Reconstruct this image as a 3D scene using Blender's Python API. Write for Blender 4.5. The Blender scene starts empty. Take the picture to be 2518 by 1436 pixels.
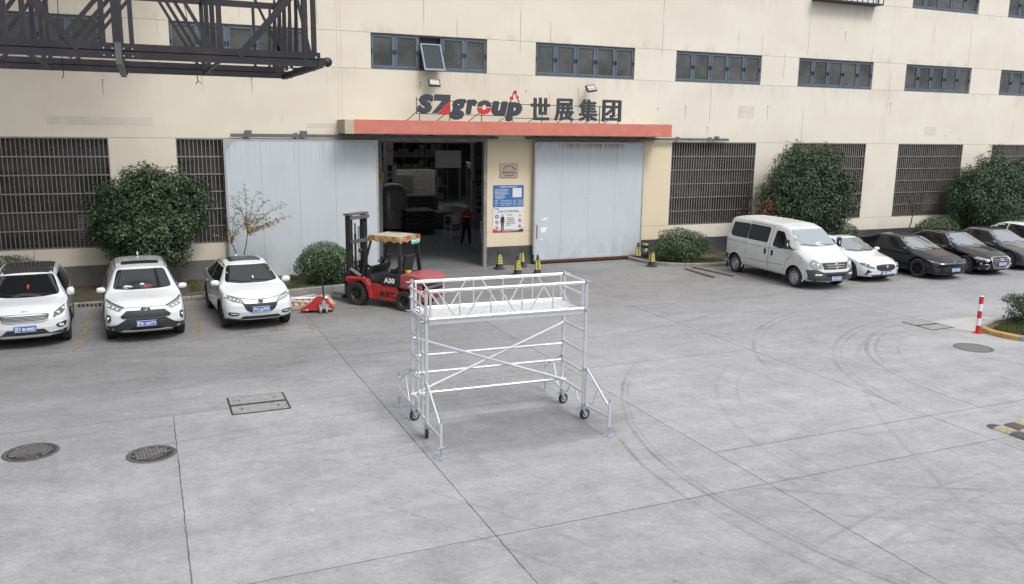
import bpy, bmesh, math, random
import numpy as np
from mathutils import Vector, Matrix
from mathutils.bvhtree import BVHTree
random.seed(7)
sc = bpy.context.scene
col = sc.collection
R_ = math.radians
PI = math.pi

# ------------------------------------------------------------------ camera, world, sun
def cam_axes(yaw, pitch, roll):
    cy, sy = math.cos(yaw), math.sin(yaw)
    f = Vector((-sy*math.cos(pitch), cy*math.cos(pitch), -math.sin(pitch)))
    r = Vector((cy, sy, 0)); u = r.cross(f)
    r2 = r*math.cos(roll) + u*math.sin(roll)
    return r2, r2.cross(f), f
r_, u_, f_ = cam_axes(R_(-23.65), R_(11.01), R_(.78))
cam = bpy.data.cameras.new('camera'); camo = bpy.data.objects.new('camera', cam); col.objects.link(camo)
camo.matrix_world = Matrix(((r_.x, u_.x, -f_.x, 0), (r_.y, u_.y, -f_.y, 0), (r_.z, u_.z, -f_.z, 5.0), (0, 0, 0, 1)))
cam.sensor_width = 36; cam.lens = 2052/2518*36; cam.clip_end = 600; cam.clip_start = .1
sc.camera = camo
w = bpy.data.worlds.new('World'); sc.world = w; w.use_nodes = True
wn = w.node_tree; bg = wn.nodes['Background']
sky = wn.nodes.new('ShaderNodeTexSky'); sky.sky_type = 'NISHITA'; sky.sun_disc = False
sky.sun_elevation = R_(52); sky.sun_rotation = R_(160); sky.dust_density = 6; sky.air_density = 1.6
hs = wn.nodes.new('ShaderNodeHueSaturation'); hs.inputs['Saturation'].default_value = .30
wn.links.new(sky.outputs[0], hs.inputs['Color'])
# overcast: the clear sky is veiled by an even cloud layer, brighter overhead than at the horizon
tcw = wn.nodes.new('ShaderNodeTexCoord'); sxw = wn.nodes.new('ShaderNodeSeparateXYZ'); wn.links.new(tcw.outputs['Generated'], sxw.inputs[0])
mrw = wn.nodes.new('ShaderNodeMapRange'); wn.links.new(sxw.outputs[2], mrw.inputs[0]); mrw.inputs[1].default_value = 0; mrw.inputs[2].default_value = 1; mrw.inputs[3].default_value = 3.0; mrw.inputs[4].default_value = 7.5
ccw = wn.nodes.new('ShaderNodeVectorMath'); ccw.operation = 'SCALE'; ccw.inputs[0].default_value = (.955, .985, 1.04); wn.links.new(mrw.outputs[0], ccw.inputs['Scale'])
mxw = wn.nodes.new('ShaderNodeMix'); mxw.data_type = 'RGBA'; mxw.inputs[0].default_value = .7; wn.links.new(hs.outputs[0], mxw.inputs[6]); wn.links.new(ccw.outputs[0], mxw.inputs[7]); wn.links.new(mxw.outputs[2], bg.inputs[0])
bg.inputs[1].default_value = .145
sun = bpy.data.lights.new('sun', 'SUN'); sun.energy = 1.15; sun.angle = R_(18); sun.color = (1, .97, .92)
suno = bpy.data.objects.new('sun', sun); col.objects.link(suno)
suno.rotation_euler = (R_(38), 0, R_(20))
sc.view_settings.view_transform = 'Standard'; sc.view_settings.look = 'None'
sc.view_settings.exposure = .66; sc.view_settings.gamma = 1
try:
    sc.cycles.use_denoising = True; sc.cycles.max_bounces = 8; sc.cycles.diffuse_bounces = 5
except Exception: pass

# ------------------------------------------------------------------ helpers
class MB:
    def __init__(s): s.v = []; s.f = []; s.m = []; s.s = []
    def add(s, vs, fs, m=0, sm=False):
        o = len(s.v); s.v += [tuple(v) for v in vs]
        for f in fs: s.f.append([i+o for i in f]); s.m.append(m); s.s.append(sm)
        return s
    def bx(s, x0, x1, y0, y1, z0, z1, m=0, M=None):
        vs = [(x, y, z) for z in (z0, z1) for y in (y0, y1) for x in (x0, x1)]
        if M is not None: vs = [M @ Vector(v) for v in vs]
        return s.add(vs, [(0, 2, 3, 1), (4, 5, 7, 6), (0, 1, 5, 4), (2, 6, 7, 3), (0, 4, 6, 2), (1, 3, 7, 5)], m)
    def beam(s, p, q, a, b=None, m=0, up=(0, 0, 1)):       # rectangular bar p->q
        p = Vector(p); q = Vector(q); b = a if b is None else b
        d = (q-p).normalized(); u = Vector(up)
        if abs(d.dot(u)) > .98: u = Vector((0, 1, 0))
        x = d.cross(u).normalized()*a/2; y = x.cross(d).normalized()*b/2
        vs = [e+sx*x+sy*y for e in (p, q) for sx, sy in ((-1, -1), (1, -1), (1, 1), (-1, 1))]
        return s.add(vs, [(3, 2, 1, 0), (4, 5, 6, 7), (0, 1, 5, 4), (1, 2, 6, 5), (2, 3, 7, 6), (3, 0, 4, 7)], m)
    def tube(s, p, q, r, n=8, r2=None, m=0, caps=True):
        p = Vector(p); q = Vector(q); r2 = r if r2 is None else r2
        d = (q-p).normalized(); u = Vector((0, 0, 1))
        if abs(d.z) > .95: u = Vector((1, 0, 0))
        x = d.cross(u).normalized(); y = d.cross(x)
        vs = [e+(x*math.cos(2*PI*i/n)+y*math.sin(2*PI*i/n))*rr for e, rr in ((p, r), (q, r2)) for i in range(n)]
        s.add(vs, [(i, (i+1) % n, n+(i+1) % n, n+i) for i in range(n)], m, True)
        if caps:
            s.add(vs[:n], [list(range(n))[::-1]], m); s.add(vs[n:], [list(range(n))], m)
        return s
    def path(s, pts, r, n=8, m=0, closed=False):
        pts = [Vector(p) for p in pts]; k = len(pts); rings = []
        pv = None
        for i, p in enumerate(pts):
            a = pts[(i-1) % k] if (closed or i) else p; b = pts[(i+1) % k] if (closed or i < k-1) else p
            d = (b-a).normalized()
            if pv is None:
                u = Vector((0, 0, 1)) if abs(d.z) < .9 else Vector((1, 0, 0)); x = d.cross(u).normalized()
            else: x = (pv-d*pv.dot(d)).normalized()
            pv = x; y = d.cross(x); rr = r[i] if hasattr(r, '__len__') else r
            rings.append([p+(x*math.cos(2*PI*j/n)+y*math.sin(2*PI*j/n))*rr for j in range(n)])
        vs = [v for g in rings for v in g]; fs = []
        for i in range(k if closed else k-1):
            for j in range(n):
                a = i*n; b = ((i+1) % k)*n; fs.append((a+j, a+(j+1) % n, b+(j+1) % n, b+j))
        s.add(vs, fs, m, True)
        if not closed: s.add(rings[0], [list(range(n))[::-1]], m); s.add(rings[-1], [list(range(n))], m)
        return s
    def lathe(s, prof, c=(0, 0, 0), ax='z', n=24, m=0, sm=True, a0=0, a1=2*PI):   # prof: (radius, height)
        c = Vector(c); full = abs(a1-a0-2*PI) < 1e-6; k = n if full else n+1
        vs = []
        for i in range(k):
            t = a0+(a1-a0)*i/n; cs, sn = math.cos(t), math.sin(t)
            for r, h in prof:
                v = {'z': (r*cs, r*sn, h), 'y': (r*cs, h, r*sn), 'x': (h, r*cs, r*sn)}[ax]
                vs.append(c+Vector(v))
        p = len(prof); fs = []
        for i in range(n):
            a = i*p; b = ((i+1) % k)*p
            for j in range(p-1): fs.append((a+j, b+j, b+j+1, a+j+1))
        return s.add(vs, fs, m, sm)
    def prism(s, poly, ax, a, b, m=0):      # polygon extruded along ax; coords in the other two axes
        def P(u, v, h): return {'x': (h, u, v), 'y': (u, h, v), 'z': (u, v, h)}[ax]
        n = len(poly); vs = [P(u, v, a) for u, v in poly]+[P(u, v, b) for u, v in poly]
        return s.add(vs, [list(range(n))[::-1], list(range(n, 2*n))]+[(i, (i+1) % n, n+(i+1) % n, n+i) for i in range(n)], m)
    def xf(s, M):
        s.v = [tuple(M @ Vector(v)) for v in s.v]; return s
    def build(s, name, mats, parent=None, bevel=0, sharp=None, fixn=True):
        me = bpy.data.meshes.new(name); me.from_pydata(s.v, [], s.f)
        mats = mats if isinstance(mats, (list, tuple)) else [mats]
        for m in mats: me.materials.append(m)
        me.polygons.foreach_set('material_index', s.m); me.polygons.foreach_set('use_smooth', s.s)
        if fixn:
            bm = bmesh.new(); bm.from_mesh(me); bmesh.ops.recalc_face_normals(bm, faces=bm.faces); bm.to_mesh(me); bm.free()
        if sharp: me.set_sharp_from_angle(angle=R_(sharp))
        o = bpy.data.objects.new(name, me); col.objects.link(o)
        if parent: o.parent = parent
        if bevel:
            b = o.modifiers.new('bevel', 'BEVEL'); b.width = bevel; b.segments = 2; b.limit_method = 'ANGLE'
        return o
def tag(o, label=None, cat=None, group=None, kind=None):
    for k, v in (('label', label), ('category', cat), ('group', group), ('kind', kind)):
        if v: o[k] = v
    return o
def thing(name, label, cat, loc=(0, 0, 0), rz=0, group=None):
    o = bpy.data.objects.new(name, None); col.objects.link(o); o.location = loc; o.rotation_euler = (0, 0, rz)
    o.empty_display_size = .1
    return tag(o, label, cat, group)
def copy_tree(o, parent=None):
    c = o.copy(); col.objects.link(c); c.parent = parent
    for ch in [x for x in o.children]: copy_tree(ch, c)
    return c
def rmat(rz, loc=(0, 0, 0)): return Matrix.Translation(loc) @ Matrix.Rotation(rz, 4, 'Z')

# ------------------------------------------------------------------ materials
def nodes_of(m): return m.node_tree.nodes, m.node_tree.links
def mat(name, colr, rough=.6, metal=0, coat=0, spec=.5, noise=0, nscale=8, bump=0, bscale=60, dirt=None, dirt_amt=0, dirt_scale=3, emit=None, emits=0):
    m = bpy.data.materials.new(name); m.use_nodes = True; N, L = nodes_of(m); b = N['Principled BSDF']
    b.inputs['Base Color'].default_value = (*colr, 1); b.inputs['Roughness'].default_value = rough
    b.inputs['Metallic'].default_value = metal; b.inputs['Specular IOR Level'].default_value = spec
    b.inputs['Coat Weight'].default_value = coat; b.inputs['Coat Roughness'].default_value = .04
    if emit: b.inputs['Emission Color'].default_value = (*emit, 1); b.inputs['Emission Strength'].default_value = emits
    if noise or bump or dirt_amt:
        tc = N.new('ShaderNodeTexCoord')
    cur = None
    if noise:
        nz = N.new('ShaderNodeTexNoise'); nz.inputs['Scale'].default_value = nscale; nz.inputs['Detail'].default_value = 5; nz.inputs['Roughness'].default_value = .65
        L.new(tc.outputs['Object'], nz.inputs['Vector'])
        mr = N.new('ShaderNodeMapRange'); mr.inputs[1].default_value = .25; mr.inputs[2].default_value = .75
        mr.inputs[3].default_value = 1-noise; mr.inputs[4].default_value = 1+noise; L.new(nz.outputs['Fac'], mr.inputs[0])
        mx = N.new('ShaderNodeMix'); mx.data_type = 'RGBA'; mx.blend_type = 'MULTIPLY'; mx.inputs[0].default_value = 1
        mx.inputs[6].default_value = (*colr, 1); L.new(mr.outputs[0], mx.inputs[7]); cur = mx.outputs[2]
        L.new(cur, b.inputs['Base Color'])
    if dirt_amt:
        nz = N.new('ShaderNodeTexNoise'); nz.inputs['Scale'].default_value = dirt_scale; nz.inputs['Detail'].default_value = 8; nz.inputs['Roughness'].default_value = .7
        L.new(tc.outputs['Object'], nz.inputs['Vector'])
        mr = N.new('ShaderNodeMapRange'); mr.inputs[1].default_value = .48; mr.inputs[2].default_value = .68
        mr.inputs[3].default_value = 0; mr.inputs[4].default_value = dirt_amt; L.new(nz.outputs['Fac'], mr.inputs[0])
        mx = N.new('ShaderNodeMix'); mx.data_type = 'RGBA'; L.new(mr.outputs[0], mx.inputs[0])
        if cur: L.new(cur, mx.inputs[6])
        else: mx.inputs[6].default_value = (*colr, 1)
        mx.inputs[7].default_value = (*(dirt or (.1, .08, .06)), 1); L.new(mx.outputs[2], b.inputs['Base Color'])
        ad = N.new('ShaderNodeMath'); ad.operation = 'MULTIPLY_ADD'; ad.inputs[1].default_value = .3; ad.inputs[2].default_value = rough
        L.new(mr.outputs[0], ad.inputs[0]); L.new(ad.outputs[0], b.inputs['Roughness'])
    if bump:
        nz = N.new('ShaderNodeTexNoise'); nz.inputs['Scale'].default_value = bscale; nz.inputs['Detail'].default_value = 4
        L.new(tc.outputs['Object'], nz.inputs['Vector'])
        bp = N.new('ShaderNodeBump'); bp.inputs['Strength'].default_value = bump; bp.inputs['Distance'].default_value = .01
        L.new(nz.outputs['Fac'], bp.inputs['Height']); L.new(bp.outputs[0], b.inputs['Normal'])
    return m
class NG:          # tiny node-graph helper for hand-built materials
    def __init__(s, m): s.N, s.L = nodes_of(m); s.b = s.N['Principled BSDF']
    def _in(s, sock, v):
        if isinstance(v, (int, float)): sock.default_value = v
        elif isinstance(v, tuple): sock.default_value = v if len(v) == len(sock.default_value) else (*v, 1)
        else: s.L.new(v, sock)
    def math(s, op, a, b=None, c=None, clamp=False):
        n = s.N.new('ShaderNodeMath'); n.operation = op; n.use_clamp = clamp
        s._in(n.inputs[0], a)
        if b is not None: s._in(n.inputs[1], b)
        if c is not None: s._in(n.inputs[2], c)
        return n.outputs[0]
    def rng(s, v, a, b, c=0., d=1., smooth=False):
        n = s.N.new('ShaderNodeMapRange'); n.interpolation_type = 'SMOOTHSTEP' if smooth else 'LINEAR'
        s._in(n.inputs[0], v)
        for i, x in enumerate((a, b, c, d)): n.inputs[i+1].default_value = x
        return n.outputs[0]
    def noise(s, vec, scale, detail=4, rough=.6, dist=0):
        n = s.N.new('ShaderNodeTexNoise'); n.inputs['Scale'].default_value = scale; n.inputs['Detail'].default_value = detail
        n.inputs['Roughness'].default_value = rough; n.inputs['Distortion'].default_value = dist; s.L.new(vec, n.inputs['Vector']); return n.outputs['Fac']
    def scale(s, vec, sx, sy, sz, loc=(0, 0, 0)):
        n = s.N.new('ShaderNodeMapping'); n.inputs['Scale'].default_value = (sx, sy, sz); n.inputs['Location'].default_value = loc
        s.L.new(vec, n.inputs['Vector']); return n.outputs[0]
    def mix(s, f, a, b, mode='MIX'):
        n = s.N.new('ShaderNodeMix'); n.data_type = 'RGBA'; n.blend_type = mode
        s._in(n.inputs[0], f); s._in(n.inputs[6], a); s._in(n.inputs[7], b); return n.outputs[2]
    def pos(s):
        g = s.N.new('ShaderNodeNewGeometry'); x = s.N.new('ShaderNodeSeparateXYZ'); s.L.new(g.outputs['Position'], x.inputs[0])
        return g.outputs['Position'], x.outputs[0], x.outputs[1], x.outputs[2]
    def bump(s, h, st=.3, dist=.01):
        n = s.N.new('ShaderNodeBump'); n.inputs['Strength'].default_value = st; n.inputs['Distance'].default_value = dist
        s.L.new(h, n.inputs['Height']); s.L.new(n.outputs[0], s.b.inputs['Normal'])
def newmat(name, rough=.8):
    m = bpy.data.materials.new(name); m.use_nodes = True; g = NG(m); g.b.inputs['Roughness'].default_value = rough; return m, g

# concrete yard with joints, tyre arcs and stains
def make_concrete():
    m, g = newmat('yard_concrete', .75)
    P, X, Y, Z = g.pos()
    big = g.noise(g.scale(P, .25, .4, 1), 1, 5, .6); med = g.noise(g.scale(P, .5, 2.0, 1), 1.3, 6, .65, .6)
    med2 = g.noise(g.scale(P, 1.6, .6, 1, (7, 3, 0)), 1.2, 6, .7, .8)
    fine = g.noise(P, 28, 4, .7); spk = g.noise(P, 9, 3, .5)
    rot = g.N.new('ShaderNodeMapping'); rot.inputs['Rotation'].default_value = (0, 0, R_(38)); g.L.new(P, rot.inputs['Vector'])
    trow = g.noise(g.scale(rot.outputs[0], .9, 9, 1), 1.4, 7, .75, .3); mott = g.noise(P, 5.5, 6, .75, .4)
    v = g.math('MULTIPLY_ADD', g.rng(big, .3, .7, -1, 1), .10, 1.)
    v = g.math('MULTIPLY_ADD', g.rng(med, .25, .75, -1, 1), .16, v)
    v = g.math('MULTIPLY_ADD', g.rng(med2, .25, .75, -1, 1), .14, v)
    v = g.math('MULTIPLY_ADD', g.rng(fine, .25, .75, -1, 1), .15, v)
    v = g.math('MULTIPLY_ADD', g.rng(g.noise(P, 13, 4, .75), .3, .7, -1, 1), .10, v)
    v = g.math('MULTIPLY_ADD', g.rng(trow, .3, .7, -1, 1), .10, v)
    v = g.math('MULTIPLY_ADD', g.rng(mott, .3, .7, -1, 1), .09, v)
    # slab tone
    def slab(coord, edges, seed):
        t = None
        for i, e in enumerate(edges):
            s_ = g.math('MULTIPLY', g.math('GREATER_THAN', coord, e), [.05, -.07, .06, -.04, .05, -.06][(i+seed) % 6])
            t = s_ if t is None else g.math('ADD', t, s_)
        return t
    v = g.math('ADD', v, slab(X, (.18, 3.74, 8.02, 12.75, 19.4), 0)); v = g.math('ADD', v, slab(Y, (8.92, 15.15, 20.43), 2))
    # dark stain blotches
    st = g.rng(g.noise(g.scale(P, .5, .9, 1, (3, 9, 0)), .9, 7, .7, 1.), .52, .72)
    v = g.math('MULTIPLY', v, g.math('MULTIPLY_ADD', st, -.15, 1.))
    # painted contact shadow under the scaffold; darker areas in parking bays and near gate
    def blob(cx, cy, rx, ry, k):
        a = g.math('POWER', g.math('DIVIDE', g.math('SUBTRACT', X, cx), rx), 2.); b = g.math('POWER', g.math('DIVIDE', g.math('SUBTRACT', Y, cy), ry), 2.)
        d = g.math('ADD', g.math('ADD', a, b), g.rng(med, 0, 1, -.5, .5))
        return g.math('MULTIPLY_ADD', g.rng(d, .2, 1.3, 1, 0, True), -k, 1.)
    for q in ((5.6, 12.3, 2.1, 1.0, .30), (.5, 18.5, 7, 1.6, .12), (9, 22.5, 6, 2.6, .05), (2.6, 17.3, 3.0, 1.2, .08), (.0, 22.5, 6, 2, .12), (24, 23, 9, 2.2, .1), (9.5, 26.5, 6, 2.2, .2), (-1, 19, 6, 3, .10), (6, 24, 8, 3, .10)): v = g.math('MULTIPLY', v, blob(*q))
    # tyre marks
    wob = g.math('MULTIPLY', g.math('SUBTRACT', g.noise(P, .35, 2, .5), .5), .16)
    brk = g.rng(g.noise(g.scale(P, 1, 1, 1, (5, 5, 0)), .7, 5, .7), .36, .6)
    def ring(cx, cy, r, wd, k, x0=-99, x1=99, y0=-99, y1=99):
        dx = g.math('SUBTRACT', X, cx); dy = g.math('SUBTRACT', Y, cy)
        d = g.math('SQRT', g.math('ADD', g.math('MULTIPLY', dx, dx), g.math('MULTIPLY', dy, dy)))
        d = g.math('ABSOLUTE', g.math('ADD', g.math('SUBTRACT', d, r), wob))
        f = g.rng(d, wd*.25, wd, 1, 0, True)
        for c_, a, b in ((X, x0, x1), (Y, y0, y1)):
            if a > -99: f = g.math('MULTIPLY', f, g.rng(c_, a, a+1.2, 0, 1))
            if b < 99: f = g.math('MULTIPLY', f, g.rng(c_, b-1.2, b, 1, 0))
        return g.math('MULTIPLY', f, k)
    T = None
    for a in ((15.1, 9.1, 8.12, 0.055, 0.3, -99, 10.5, -99, 16), (15.1, 9.1, 8.02, 0.04, 0.2, -99, 10, -99, 15), (15.1, 9.1, 8.45, 0.05, 0.26, -99, 8.8, -99, 12.6), (15.1, 9.1, 6.3, 0.06, 0.14, -99, 12, -99, 16), (15.1, 9.1, 5.9, 0.05, 0.12, -99, 12, -99, 16), (19.5, 9.5, 6.95, 0.07, 0.22, -99, 20.5, 9.8, 99), (19.5, 9.5, 6.78, 0.05, 0.16, -99, 20, 10, 99), (19.5, 9.5, 6.4, 0.05, 0.12, -99, 20, 10, 99), (19.2, 10.8, 5.1, 0.08, 0.22, -99, 19.3, 9.5, 99), (19.2, 10.8, 4.9, 0.05, 0.15, -99, 18, 10, 99), (19.2, 10.8, 4.4, 0.05, 0.1, -99, 18, 10, 99), (19, 11, 7.4, 0.06, 0.17, -99, 18, 13, 99), (19, 11, 7.2, 0.05, 0.13, -99, 17.5, 15, 99), (18, 23, 17, 0.045, 0.22, 7.5, 99, -99, 10.3), (18, 23, 17.45, 0.045, 0.2, 6.6, 99, -99, 10), (18.6, 24.5, 19.7, 0.05, 0.14, 5, 99, -99, 9), (5, -13, 26.7, 0.05, 0.17, -1, 8, 11, 14.5), (5, -13, 27.2, 0.06, 0.15, -4, 7.5, 12, 99), (5, -13, 26.2, 0.05, 0.11, 1, 9, 10, 99), (-8, 2, 13.5, 0.06, 0.12, 2, 9, -99, 99), (-8, 2, 14.2, 0.05, 0.1, 2, 9, -99, 99), (9, 30, 12.5, 0.08, 0.13, 2, 16, 16, 22), (9, 30, 11, 0.08, 0.1, 3, 15, 17, 24), (12, -6, 14, 0.06, 0.14, 6, 20, 5, 9.5), (12, -6, 13.5, 0.06, 0.12, 6, 20, 5, 9.5), (2, -20, 27, 0.06, 0.12, -5, 12, 5, 9), (2, -20, 27.6, 0.06, 0.1, -5, 12, 5, 9), (30, -2, 22, 0.06, 0.12, 8, 16, 4, 18)):
        r = ring(*a); T = r if T is None else g.math('MAXIMUM', T, r)
    T = g.math('MULTIPLY', T, g.math('MULTIPLY_ADD', g.math('MULTIPLY', brk, g.rng(g.noise(P, .45, 3, .6), .33, .58)), 1.15, .28))
    v = g.math('MULTIPLY', v, g.math('SUBTRACT', 1., T))
    # specks of dropped material
    vo = g.N.new('ShaderNodeTexVoronoi'); vo.inputs['Scale'].default_value = 2.2; g.L.new(P, vo.inputs['Vector'])
    dk = g.math('MULTIPLY', g.rng(vo.outputs['Distance'], .022, .05, 1, 0), g.math('GREATER_THAN', spk, .47))
    v = g.math('MULTIPLY', v, g.math('MULTIPLY_ADD', dk, -.7, 1.))
    vo2 = g.N.new('ShaderNodeTexVoronoi'); vo2.inputs['Scale'].default_value = 1.1; g.L.new(g.scale(P, 1.8, 1, 1, (3.3, 8.1, 0)), vo2.inputs['Vector'])
    lt = g.math('MULTIPLY', g.rng(vo2.outputs['Distance'], .03, .08, 1, 0), g.rng(fine, .45, .6))
    v = g.math('MULTIPLY', v, g.math('MULTIPLY_ADD', lt, .40, 1.))
    oil = g.rng(g.noise(g.scale(P, 1.3, 1, 1, (11, 4, 0)), .8, 6, .8, 1.5), .66, .74)
    v = g.math('MULTIPLY', v, g.math('MULTIPLY_ADD', oil, -.22, 1.))
    # joints
    jw = g.math('MULTIPLY', g.math('SUBTRACT', g.noise(P, 3.2, 6, .8), .5), .06)
    jt = g.rng(g.noise(P, 1.1, 4, .7), .25, .7, .45, 1.)
    J = None
    def jl(coord, at, other, a, b, hw=.008):
        d = g.math('ABSOLUTE', g.math('ADD', g.math('SUBTRACT', coord, at), jw)); f = g.rng(d, hw*.5, hw*1.5, 1, 0)
        if a > -99: f = g.math('MULTIPLY', f, g.math('GREATER_THAN', other, a))
        if b < 99: f = g.math('MULTIPLY', f, g.math('LESS_THAN', other, b))
        return f
    for a in ((X, 3.74, Y, -99, 22.6), (X, 8.02, Y, -99, 20.5), (X, 12.76, Y, -99, 20.5), (X, 19.42, Y, 14.0, 21), (X, .18, Y, -99, 15.1), (X, 17.4, Y, -99, 8.9),
              (Y, 8.93, X, -99, 99), (Y, 10.2, X, 8.05, 99), (Y, 15.17, X, -99, 19.3, .006), (Y, 20.43, X, 19.4, 99), (Y, 25.42, X, 8, 19), (Y, 3.2, X, -99, 99), (X, -4.2, Y, -99, 20), (X, 24, Y, -99, 13), (Y, 20.4, X, 3.7, 19.4, .006)):
        f = jl(*a); J = f if J is None else g.math('MAXIMUM', J, f)
    J = g.math('MULTIPLY', J, jt)
    film = g.rng(g.math('ADD', Y, g.rng(med2, .2, .8, -2.5, 2.5)), 14, 23.5, 1., .76, True)  # weaker light towards the facade, painted into the concrete colour as a darkening
    c = g.mix(1., (.264, .264, .271), g.math('MULTIPLY', v, film), 'MULTIPLY')  # film: painted darkening for the weaker light towards the facade
    warm = g.math('MULTIPLY', g.rng(Y, 19.5, 21.5, 0, 1), .5)
    c = g.mix(warm, c, g.mix(1., c, (1.0, .975, .92), 'MULTIPLY'))
    c = g.mix(J, c, (.022, .021, .020))
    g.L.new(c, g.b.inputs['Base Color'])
    g.L.new(g.rng(med, .2, .8, .62, .88), g.b.inputs['Roughness'])
    g.bump(g.math('ADD', g.math('MULTIPLY', fine, .5), g.math('MULTIPLY', J, -2.)), .35, .006)
    return m
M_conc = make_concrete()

def make_wall():
    m, g = newmat('cream_render', .85)
    P, X, Y, Z = g.pos()
    big = g.noise(g.scale(P, .35, 1, .5), 1, 5, .6); med = g.noise(g.scale(P, 1.2, 1, .7), 1.5, 6, .65); st = g.noise(g.scale(P, 9, 1, .35), 1, 6, .7)
    fine = g.noise(P, 40, 3, .7)
    c = g.mix(g.rng(big, .3, .7), (.62, .57, .495), (.68, .64, .57)); c = g.mix(g.math('MULTIPLY', g.rng(X, 10, 22, 1, 0), .45), c, g.mix(1., c, (1.03, .975, .87), 'MULTIPLY'))
    # lower storey and gate pier keep a yellower paint
    yl = g.math('MULTIPLY', g.rng(Z, 4.55, 4.65, 1, 0), g.math('MULTIPLY', g.rng(X, 11, 11.3), g.rng(X, 19.2, 19.4, 1, 0)))
    c = g.mix(yl, c, (.66, .57, .41))
    c = g.mix(g.math('MULTIPLY', g.rng(st, .45, .75), .05), c, (.36, .31, .25))
    c = g.mix(g.math('MULTIPLY', g.rng(med, .5, .8), .10), c, (.40, .36, .30))
    # grime hanging under the window sills and above the canopy
    mod = g.math('MODULO', g.math('ADD', X, 60-7.18+.3), 6.13)
    inwin = g.math('MULTIPLY', g.rng(mod, 0, .5), g.rng(mod, 4.3, 4.9, 1, 0))
    for z0, k in ((6.94, .5), (10.52, .45)):
        f = g.math('MULTIPLY', g.rng(Z, z0-.75, z0, 0, 1), g.math('LESS_THAN', Z, z0))
        f = g.math('MULTIPLY', g.math('MULTIPLY', f, inwin), g.rng(g.noise(g.scale(P, 3, 1, .5, (2, 0, 1)), 1.3, 6, .75), .42, .72))
        c = g.mix(g.math('MULTIPLY', f, k*.75), c, (.24, .22, .18))
    f = g.math('MULTIPLY', g.rng(Z, 8.12, 8.5, 1, 0), g.math('GREATER_THAN', Z, 8.12)); f = g.math('MULTIPLY', f, g.rng(med, .48, .7))
    c = g.mix(g.math('MULTIPLY', f, .35), c, (.3, .27, .22))
    # splash and moss towards the foot
    f = g.math('MULTIPLY', g.rng(Z, .7, 1.3, 1, 0), g.rng(med, .35, .7)); c = g.mix(g.math('MULTIPLY', f, .25), c, (.3, .26, .2))
    # thin run-off streaks
    vs = g.N.new('ShaderNodeTexVoronoi'); vs.inputs['Scale'].default_value = 1; g.L.new(g.scale(P, 1.1, .01, .28), vs.inputs['Vector'])
    sx = g.math('ABSOLUTE', g.math('SUBTRACT', g.math('FRACT', g.math('MULTIPLY', X, .83)), .5))
    ln = g.math('MULTIPLY', g.rng(sx, .004, .016, 1, 0), g.rng(g.noise(g.scale(P, .8, 1, .45, (9, 0, 4)), 1, 2, .5), .56, .62))
    c = g.mix(g.math('MULTIPLY', g.math('MULTIPLY', ln, g.math('GREATER_THAN', Z, 4.75)), .6), c, (.13, .11, .09))
    # control joints
    J = None
    for z0 in (4.6, 6.94, 8.12, 10.52, 11.7):
        f = g.rng(g.math('ABSOLUTE', g.math('SUBTRACT', Z, z0)), .006, .014, 1, 0); J = f if J is None else g.math('MAXIMUM', J, f)
    f = g.math('MULTIPLY', g.rng(g.math('ABSOLUTE', g.math('SUBTRACT', Z, 1.27)), .006, .014, 1, 0), 1.); J = g.math('MAXIMUM', J, f)
    for x0 in (6.05, 6.17, 30.6, -18):
        f = g.math('MULTIPLY', g.rng(g.math('ABSOLUTE', g.math('SUBTRACT', X, x0)), .005, .012, 1, 0), g.math('GREATER_THAN', Z, 4.7)); J = g.math('MAXIMUM', J, g.math('MULTIPLY', f, .6))
    c = g.mix(g.math('MULTIPLY', J, .55), c, (.14, .13, .12))
    g.L.new(c, g.b.inputs['Base Color']); g.bump(g.math('ADD', fine, g.math('MULTIPLY', J, -3.)), .25, .005)
    return m
M_wall = make_wall()
def make_plinth():
    m, g = newmat('dark_plinth_paint', .75); P, X, Y, Z = g.pos()
    n = g.noise(g.scale(P, 1, 1, .8), 1.6, 7, .7, .5); n2 = g.noise(g.scale(P, 6, 1, .5), 1, 5, .7)
    right = g.rng(X, 9, 11, 0, 1)
    c = g.mix(right, (.125, .125, .130), (.040, .042, .050))
    c = g.mix(g.math('MULTIPLY', g.rng(n, .42, .66), g.math('MULTIPLY_ADD', right, -.35, .55)), c, (.19, .18, .17))
    c = g.mix(g.math('MULTIPLY', g.rng(n2, .5, .75), .25), c, (.04, .04, .045))
    c = g.mix(g.math('MULTIPLY', g.rng(Z, 0, .45, 1, 0), .45), c, (.17, .15, .12))
    g.L.new(c, g.b.inputs['Base Color']); g.bump(n, .3, .01); return m
M_plinth = make_plinth()
M_alu = mat('blue_grey_aluminium', (.105, .14, .18), .45, .2, noise=.15, nscale=3)
M_alud = mat('dark_window_shadow_frame', (.07, .08, .095), .5)
def make_glass(name, a, b, rough=.12):
    m, g = newmat(name, rough); P, X, Y, Z = g.pos()
    n = g.noise(g.scale(P, .6, 1, .9), 1.2, 4, .6); c = g.mix(g.rng(n, .35, .65), a, b)
    g.L.new(c, g.b.inputs['Base Color']); g.L.new(g.rng(n, .3, .7, rough, rough+.15), g.b.inputs['Roughness']); return m
M_glass = make_glass('dusty_window_glass', (.035, .04, .04), (.095, .10, .098))
M_glass2 = make_glass('dark_ground_floor_glass', (.018, .016, .015), (.060, .056, .052), .2)
M_black = mat('black_rubber_plastic', (.018, .018, .02), .55, noise=.2, nscale=12)
M_grille = mat('grey_painted_bars', (.20, .19, .175), .55, .2, noise=.2, nscale=2)
M_door = None
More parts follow.
